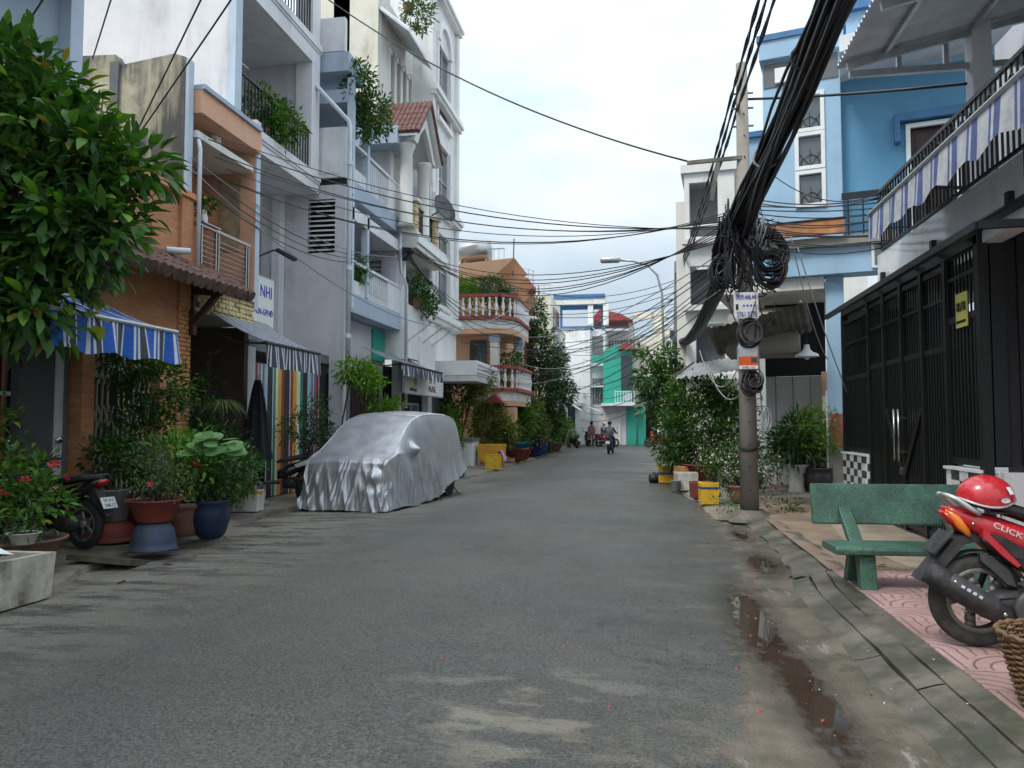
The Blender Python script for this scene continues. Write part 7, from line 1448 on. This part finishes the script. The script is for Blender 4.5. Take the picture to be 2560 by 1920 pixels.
cb = MB().tube([(.95,-.1,1.04),(.80,-.17,.95),(.70,-.16,.60),(.45,-.13,.36),(.10,-.11,.33),(.02,-.10,.30)],.006,5); S('brake_cable', cb, 'rubber')
for q in ((-.06,-.118,.80),(.30,-.168,.60),(.50,-.172,.50)): S('screw', MB().lathe([(.010,0),(.010,.006)],q,8,'y'), 'chrome')
hl = thing('red_helmet', 'red half helmet resting on the scooter seat', 'helmet', (2.18,5.5,1.04), R(4))
m_ = MB()
def hf(u, v):
    a = 2*math.pi*u; th = v*R(100+14*math.cos(a)*0-10*math.cos(2*a)); return (.155*math.sin(th)*math.cos(-a)*1.12, .155*math.sin(th)*math.sin(-a)*.92, .150*math.cos(th)+.03)
m_.grid(hf, 32, 12); m_.build('shell', M['redpaint'], hl, True, local=True)
MB().tube([hf(i/32,1) for i in range(32)],.008,6,closed=True).build('edge_trim', M['silv'], hl, True, local=True); MB().lathe([(.01,0),(.13,0)],(0,0,.02),20,cap=False).build('lining', M['plast'], hl, local=True)
MB().cbox(-.022,.022,-.004,.004,-.026,.026,.003).build('sticker', M['paper'], hl, local=True, loc=(.095,-.122,.085), rot=(R(-28),R(0),R(38))); MB().lathe([(.005,0),(.036,.003)],(0,0,0),16,cap=False,sq=.45).build('oval_badge', M['decal'], hl, local=True, loc=(.052,-.146,.025), rot=(R(84),0,R(20)))
MB().tube([(-.06,-.12,.0),(-.02,-.1,-.06),(.1,-.08,-.06),(.15,-.09,-.03)],.008,5).build('chin_strap', M['plast'], hl, local=True)

# ------------------------------------------------------------------ other motorbikes (simpler, same build)
def motorbike(label, loc, rz, paint, seatc='plast', plate=True, scale=1.0, box=None, group=None, side=None):
    t = thing('motorbike', label, 'motorbike', loc, rz, group); t.scale = (scale,)*3
    q = lambda nm, mb, mt, par=None, sm=True: mb.build(nm, mt if not isinstance(mt,str) else M[mt], par or t, sm, local=True)
    for cx in (0,1.24):
        w = q('wheel', MB().lathe([(.20,-.035),(.26,-.04),(.285,-.02),(.29,0),(.285,.02),(.26,.04),(.20,.035)],(cx,0,.29),24,'y',cap=False), 'rubber')
        m_ = MB().lathe([(.175,-.03),(.205,-.035),(.205,.035),(.175,.03)],(cx,0,.29),20,'y',cap=False); m_.lathe([(.01,-.05),(.05,-.045),(.05,.045),(.01,.05)],(cx,0,.29),10,'y')
        for k in range(5): a = 1.257*k; m_.beam((cx,0,.29),(cx+.185*math.cos(a),0,.29+.185*math.sin(a)),.02,.035)
        q('rim', m_, 'rimm', w)
    q('body', loft([(-.28,ov(0,.80,.05,.03)),(-.12,ov(0,.73,.11,.07)),(.12,ov(0,.64,.14,.10)),(.40,ov(0,.54,.13,.12)),(.60,ov(0,.46,.11,.09))]), paint)
    if side: 
        for s in (-1,1): q('side_panel', MB().prism([(-.20,.80),(.0,.78),(.30,.66),(.26,.60),(.0,.68)],'y',s*.115,s*.150), side, sm=False)
    q('leg_shield', loft([(.84,ov(0,.55,.13,.22)),(.93,ov(0,.62,.17,.26)),(1.02,ov(0,.70,.10,.22))]), paint)
    q('seat', loft([(-.22,ov(0,.83,.07,.02)),(-.05,ov(0,.83,.12,.04)),(.25,ov(0,.79,.125,.05)),(.52,ov(0,.74,.11,.045)),(.62,ov(0,.71,.07,.02))]), seatc)
    q('engine', loft([(.05,ov(0,.29,.10,.08)),(.25,ov(0,.30,.12,.12)),(.5,ov(0,.30,.10,.10))]), 'plast'); q('floorboard', MB().cbox(.55,.92,-.13,.13,.29,.35,.015), 'plast', sm=False)
    q('muffler', MB().tube([(-.22,-.15,.36),(-.18,-.15,.35),(.18,-.14,.24),(.3,-.12,.2)],[.03,.06,.06,.025],10), 'plastg')
    q('rear_fender', MB().prism([(-.20,.73),(-.40,.40),(-.37,.39),(-.16,.58),(.0,.64)],'y',-.06,.06), 'plast', sm=False); q('front_fender', MB().grid(lambda u, v: (1.24+.31*math.cos(R(35+120*u)), -.05+.10*v, .29+.315*math.sin(R(35+120*u))), 8, 3), paint)
    q('fork', MB().rod((1.24,-.07,.29),(1.02,-.05,.85),.02,6).rod((1.24,.07,.29),(1.02,.05,.85),.02,6), 'plast'); q('handlebar', MB().tube([(.84,-.33,1.02),(.95,-.1,1.02),(.97,0,1.0),(.95,.1,1.02),(.84,.33,1.02)],.016,6), 'plast')
    q('headlamp_cowl', loft([(.92,ov(0,.98,.08,.05)),(1.02,ov(0,.95,.11,.07)),(1.1,ov(0,.91,.06,.04))]), paint); q('tail_lamp', loft([(-.30,ov(0,.79,.06,.025)),(-.24,ov(0,.76,.08,.04))]), 'redlens')
    for s in (-1,1): q('mirror', MB().rod((.90,s*.2,1.02),(.86,s*.30,1.22),.008,5).sphere((.85,s*.31,1.25),.055,10,6,(.3,1,.7)), 'chrome')
    gb = MB()
    for s in (-1,1): gb.tube([(-.12,s*.11,.80),(-.26,s*.09,.86),(-.30,0,.87)],.013,6)
    q('grab_rail', gb, 'plastg')
    if plate:
        pl = q('licence_plate', MB().cbox(-.005,.005,-.095,.095,-.07,.07,.003), 'paper', sm=False); pl.location = (-.375,0,.55); pl.rotation_euler = (0,R(28),0)
        for k, (s_, dz) in enumerate((('59-X1',.03),('248.17',-.032))): text('plate_text', s_, .06, M['inkblk'], pl, (-.007,0,dz), (R(90),0,R(-90)), .9, .0008, True)
    return t
M['whitep'] = pm('white_bike_paint', (.62,.60,.58), .3, .08, coat=.4, bst=0); M['bluep'] = pm('blue_bike_paint', (.02,.20,.55), .3, .08, coat=.4, bst=0); M['blackp'] = pm('black_bike_paint', (.014,.014,.016), .25, .1, coat=.4, bst=0)
motorbike('dark motorbike tail with white licence plate among the left plants', (-6.42,8.02,.1), R(168), 'blackp')
motorbike('black and white scooter parked in front of the coloured stripes', (-6.55,14.35,.1), R(212), 'blackp', side=M['whitep'])
GB = 'motorbikes parked far down the left side'
motorbike('dark parked motorbike nearest to the far left bushes', (-4.3,49,.0), R(120), 'blackp', group=GB); motorbike('pinkish red parked motorbike beside the seated person', (-3.1,52.5,.0), R(-25), 'redpaint', group=GB); motorbike('black parked motorbike behind the pink seated person', (-3.9,53.5,0), R(100), 'blackp', group=GB)
motorbike('red parked motorbike with silver exhaust far on the right', (1.35,49.0,.06), R(160), 'redpaint'); motorbike('black parked motorbike half hidden by the right shrub', (.95,33,.06), R(75), 'blackp')

# ------------------------------------------------------------------ people (body as one continuous skinned surface)
M['skin'] = pm('skin', (.36,.20,.13), .55, .1, bst=0); M['hair'] = pm('dark_hair', (.014,.012,.011), .6, .2)
def person(label, loc, rz, J, mats, helmet=None, hat=False, lookz=0):
    """J: joints in a local frame, x forward; one skin surface, faces coloured by body region"""
    t = thing('person', label, 'person', loc, rz)
    E = [('pelvis','chest'),('chest','neck'),('neck','head'),('head','crown')]
    for s in 'lr': E += [('chest','sh'+s),('sh'+s,'el'+s),('el'+s,'wr'+s),('wr'+s,'hand'+s),('pelvis','hip'+s),('hip'+s,'kn'+s),('kn'+s,'an'+s),('an'+s,'toe'+s)]
    rad = {'pelvis':.17,'chest':.19,'neck':.06,'head':.10,'crown':.085}
    for s in 'lr': rad.update({'sh'+s:.075,'el'+s:.05,'wr'+s:.034,'hand'+s:.03,'hip'+s:.10,'kn'+s:.065,'an'+s:.045,'toe'+s:.035})
    nm = list(J); me = bpy.data.meshes.new('body'); me.from_pydata([J[k] for k in nm], [(nm.index(a),nm.index(b_)) for a, b_ in E], [])
    o = bpy.data.objects.new('tmp', me); COL.objects.link(o); md = o.modifiers.new('skin','SKIN'); 
    for i, k in enumerate(nm): me.skin_vertices[0].data[i].radius = (rad[k],)*2; me.skin_vertices[0].data[i].use_root = k == 'pelvis'
    o.modifiers.new('sub','SUBSURF').levels = 2; o.modifiers['sub'].render_levels = 2
    dg = bpy.context.evaluated_depsgraph_get(); m2 = bpy.data.meshes.new_from_object(o.evaluated_get(dg)); bpy.data.objects.remove(o)
    m2.materials.clear()
    for x in mats: m2.materials.append(x)                 # 0 skin, 1 top, 2 sleeves, 3 trousers, 4 shoes
    reg = {'pelvis':3,'chest':1,'neck':0,'head':0,'crown':0}
    for s in 'lr': reg.update({'sh'+s:2,'el'+s:2,'wr'+s:0,'hand'+s:0,'hip'+s:3,'kn'+s:3,'an'+s:4,'toe'+s:4})
    seg = [(Vector(J[a]),Vector(J[b_]),reg[b_] if b_ not in ('shl','shr','chest','neck') else 1) for a, b_ in E]
    for pg in m2.polygons:
        c = pg.center; best = min(seg, key=lambda s_: ((c-(s_[0]+(s_[1]-s_[0])*max(0,min(1,(c-s_[0]).dot(s_[1]-s_[0])/max(1e-6,(s_[1]-s_[0]).length_squared))))).length)); pg.material_index = best[2]; pg.use_smooth = True
    body = ob('body', m2, t, True)
    h_ = Vector(J['head']); cr_ = Vector(J['crown']); top = cr_+(cr_-h_)*.35
    hm = MB().sphere(tuple(h_.lerp(cr_,.75)),.118,16,10,(1.05,.92,1.0)); hm.f = [f for f in hm.f if sum(hm.v[i][2] for i in f)/len(f) > h_.z+.0 or sum(hm.v[i][0] for i in f)/len(f) < h_.x-.04]; hm.m = [0]*len(hm.f)
    hm.build('helmet' if helmet else 'hair', helmet or M['hair'], t, True, local=True)
    fc = MB(); hx = h_.x+.10; fc.sphere((hx+.012,0+h_.y,h_.z+.03),.018,8,6); fc.build('nose', M['skin'], t, True, local=True)
    ey = MB().sphere((hx,h_.y-.035,h_.z+.055),.012,8,6).sphere((hx,h_.y+.035,h_.z+.055),.012,8,6); ey.build('eyes', M['inkblk'], t, True, local=True); MB().cbox(hx-.01,hx+.004,h_.y-.025,h_.y+.025,h_.z-.025,h_.z-.015,.003).build('mouth', M['petr'], t, local=True)
    for s_, k in ((1,'handl'),(-1,'handr')):
        hd = Vector(J[k]); wr = Vector(J['wr'+k[-1]]); d_ = (hd-wr).normalized(); fg = MB()
        for i in range(4): o_ = Vector((0,.02*(i-1.5),0)); fg.tube([hd+o_,hd+o_+d_*.035+Vector((0,0,-.005)),hd+o_+d_*(.05+.006*(i in (1,2)))+Vector((0,0,-.035))],.0085,5)
        fg.tube([hd-d_*.02+Vector((0,-s_*.03,0)),hd+d_*.015+Vector((0,-s_*.045,-.015))],.0095,5); fg.build('fingers', M['skin'], t, True, local=True)
    if hat: MB().lathe([(.24,0),(.10,.10),(.012,.19)],(h_.x,h_.y,h_.z+.09),20,cap=False).build('conical_hat', pm('straw_hat',(.55,.40,.22),.8,.2), t, True, local=True)
    return t
def seated(hz=.86, lean=.05, fx=.55, hand=(.62,.30,1.04)):
    J = {'pelvis':(0,0,hz),'chest':(lean,0,hz+.38),'neck':(lean+.02,0,hz+.54),'head':(lean+.05,0,hz+.64),'crown':(lean+.05,0,hz+.74)}
    for s, y in (('l',1),('r',-1)): J.update({'sh'+s:(lean,y*.19,hz+.45),'el'+s:(lean+.20,y*.27,hz+.23),'wr'+s:(hand[0]-.07,y*hand[1],hand[2]+.02),'hand'+s:(hand[0],y*hand[1],hand[2]),'hip'+s:(.04,y*.11,hz-.03),'kn'+s:(.42,y*.17,hz-.10),'an'+s:(.45,y*.17,hz-.48),'toe'+s:(.60,y*.18,hz-.53)})
    return J
GV = pm('grey_vest', (.12,.125,.13), .8, .15); TS = pm('teal_shirt', (.03,.20,.26), .8, .15); JN = pm('dark_jeans', (.02,.028,.045), .85, .2); PK = pm('pink_floral_cloth', (.48,.20,.25), .8, .35, 14); SH = pm('dark_shoe', (.02,.018,.016), .6); WS = pm('white_shirt', (.62,.62,.62), .8, .1); BRN = pm('brown_shorts', (.20,.075,.03), .8, .2)
RB = R(84)
motorbike('blue scooter being ridden away down the middle of the road', (-1.82,39.2,.03), RB, 'bluep', scale=1.08, side=M['bluep'])
person('rider in grey vest and teal sleeves on the blue scooter', (-1.82+.22*math.cos(RB),39.2+.22*math.sin(RB),.03), RB, seated(), [M['skin'],GV,TS,JN,SH])
person('person in pink with white helmet sitting on a parked motorbike', (-2.85,52.4,.0), R(-25), seated(.86,.08), [M['skin'],PK,PK,PK,SH], helmet=M['ltpaint'])
person('person in floral pink standing among the parked motorbikes', (-3.6,52.6,.0), R(-100), {'pelvis':(0,0,.9),'chest':(0,0,1.25),'neck':(0,0,1.42),'head':(.03,0,1.52),'crown':(.03,0,1.62),**{k+s:(x,y*sg,z) for s, sg in (('l',1),('r',-1)) for k, x, y, z in (('sh',0,.18,1.34),('el',.03,.23,1.08),('wr',.12,.22,.86),('hand',.15,.21,.80),('hip',0,.1,.86),('kn',.03,.1,.48),('an',0,.1,.08),('toe',.14,.11,.04))}}, [M['skin'],PK,PK,PK,SH])
person('white-shirted person in a conical straw hat at the far right', (.95,51.5,.06), R(-60), seated(.72,.05,.5,(.5,.2,.8)), [M['skin'],WS,WS,JN,SH], hat=True)
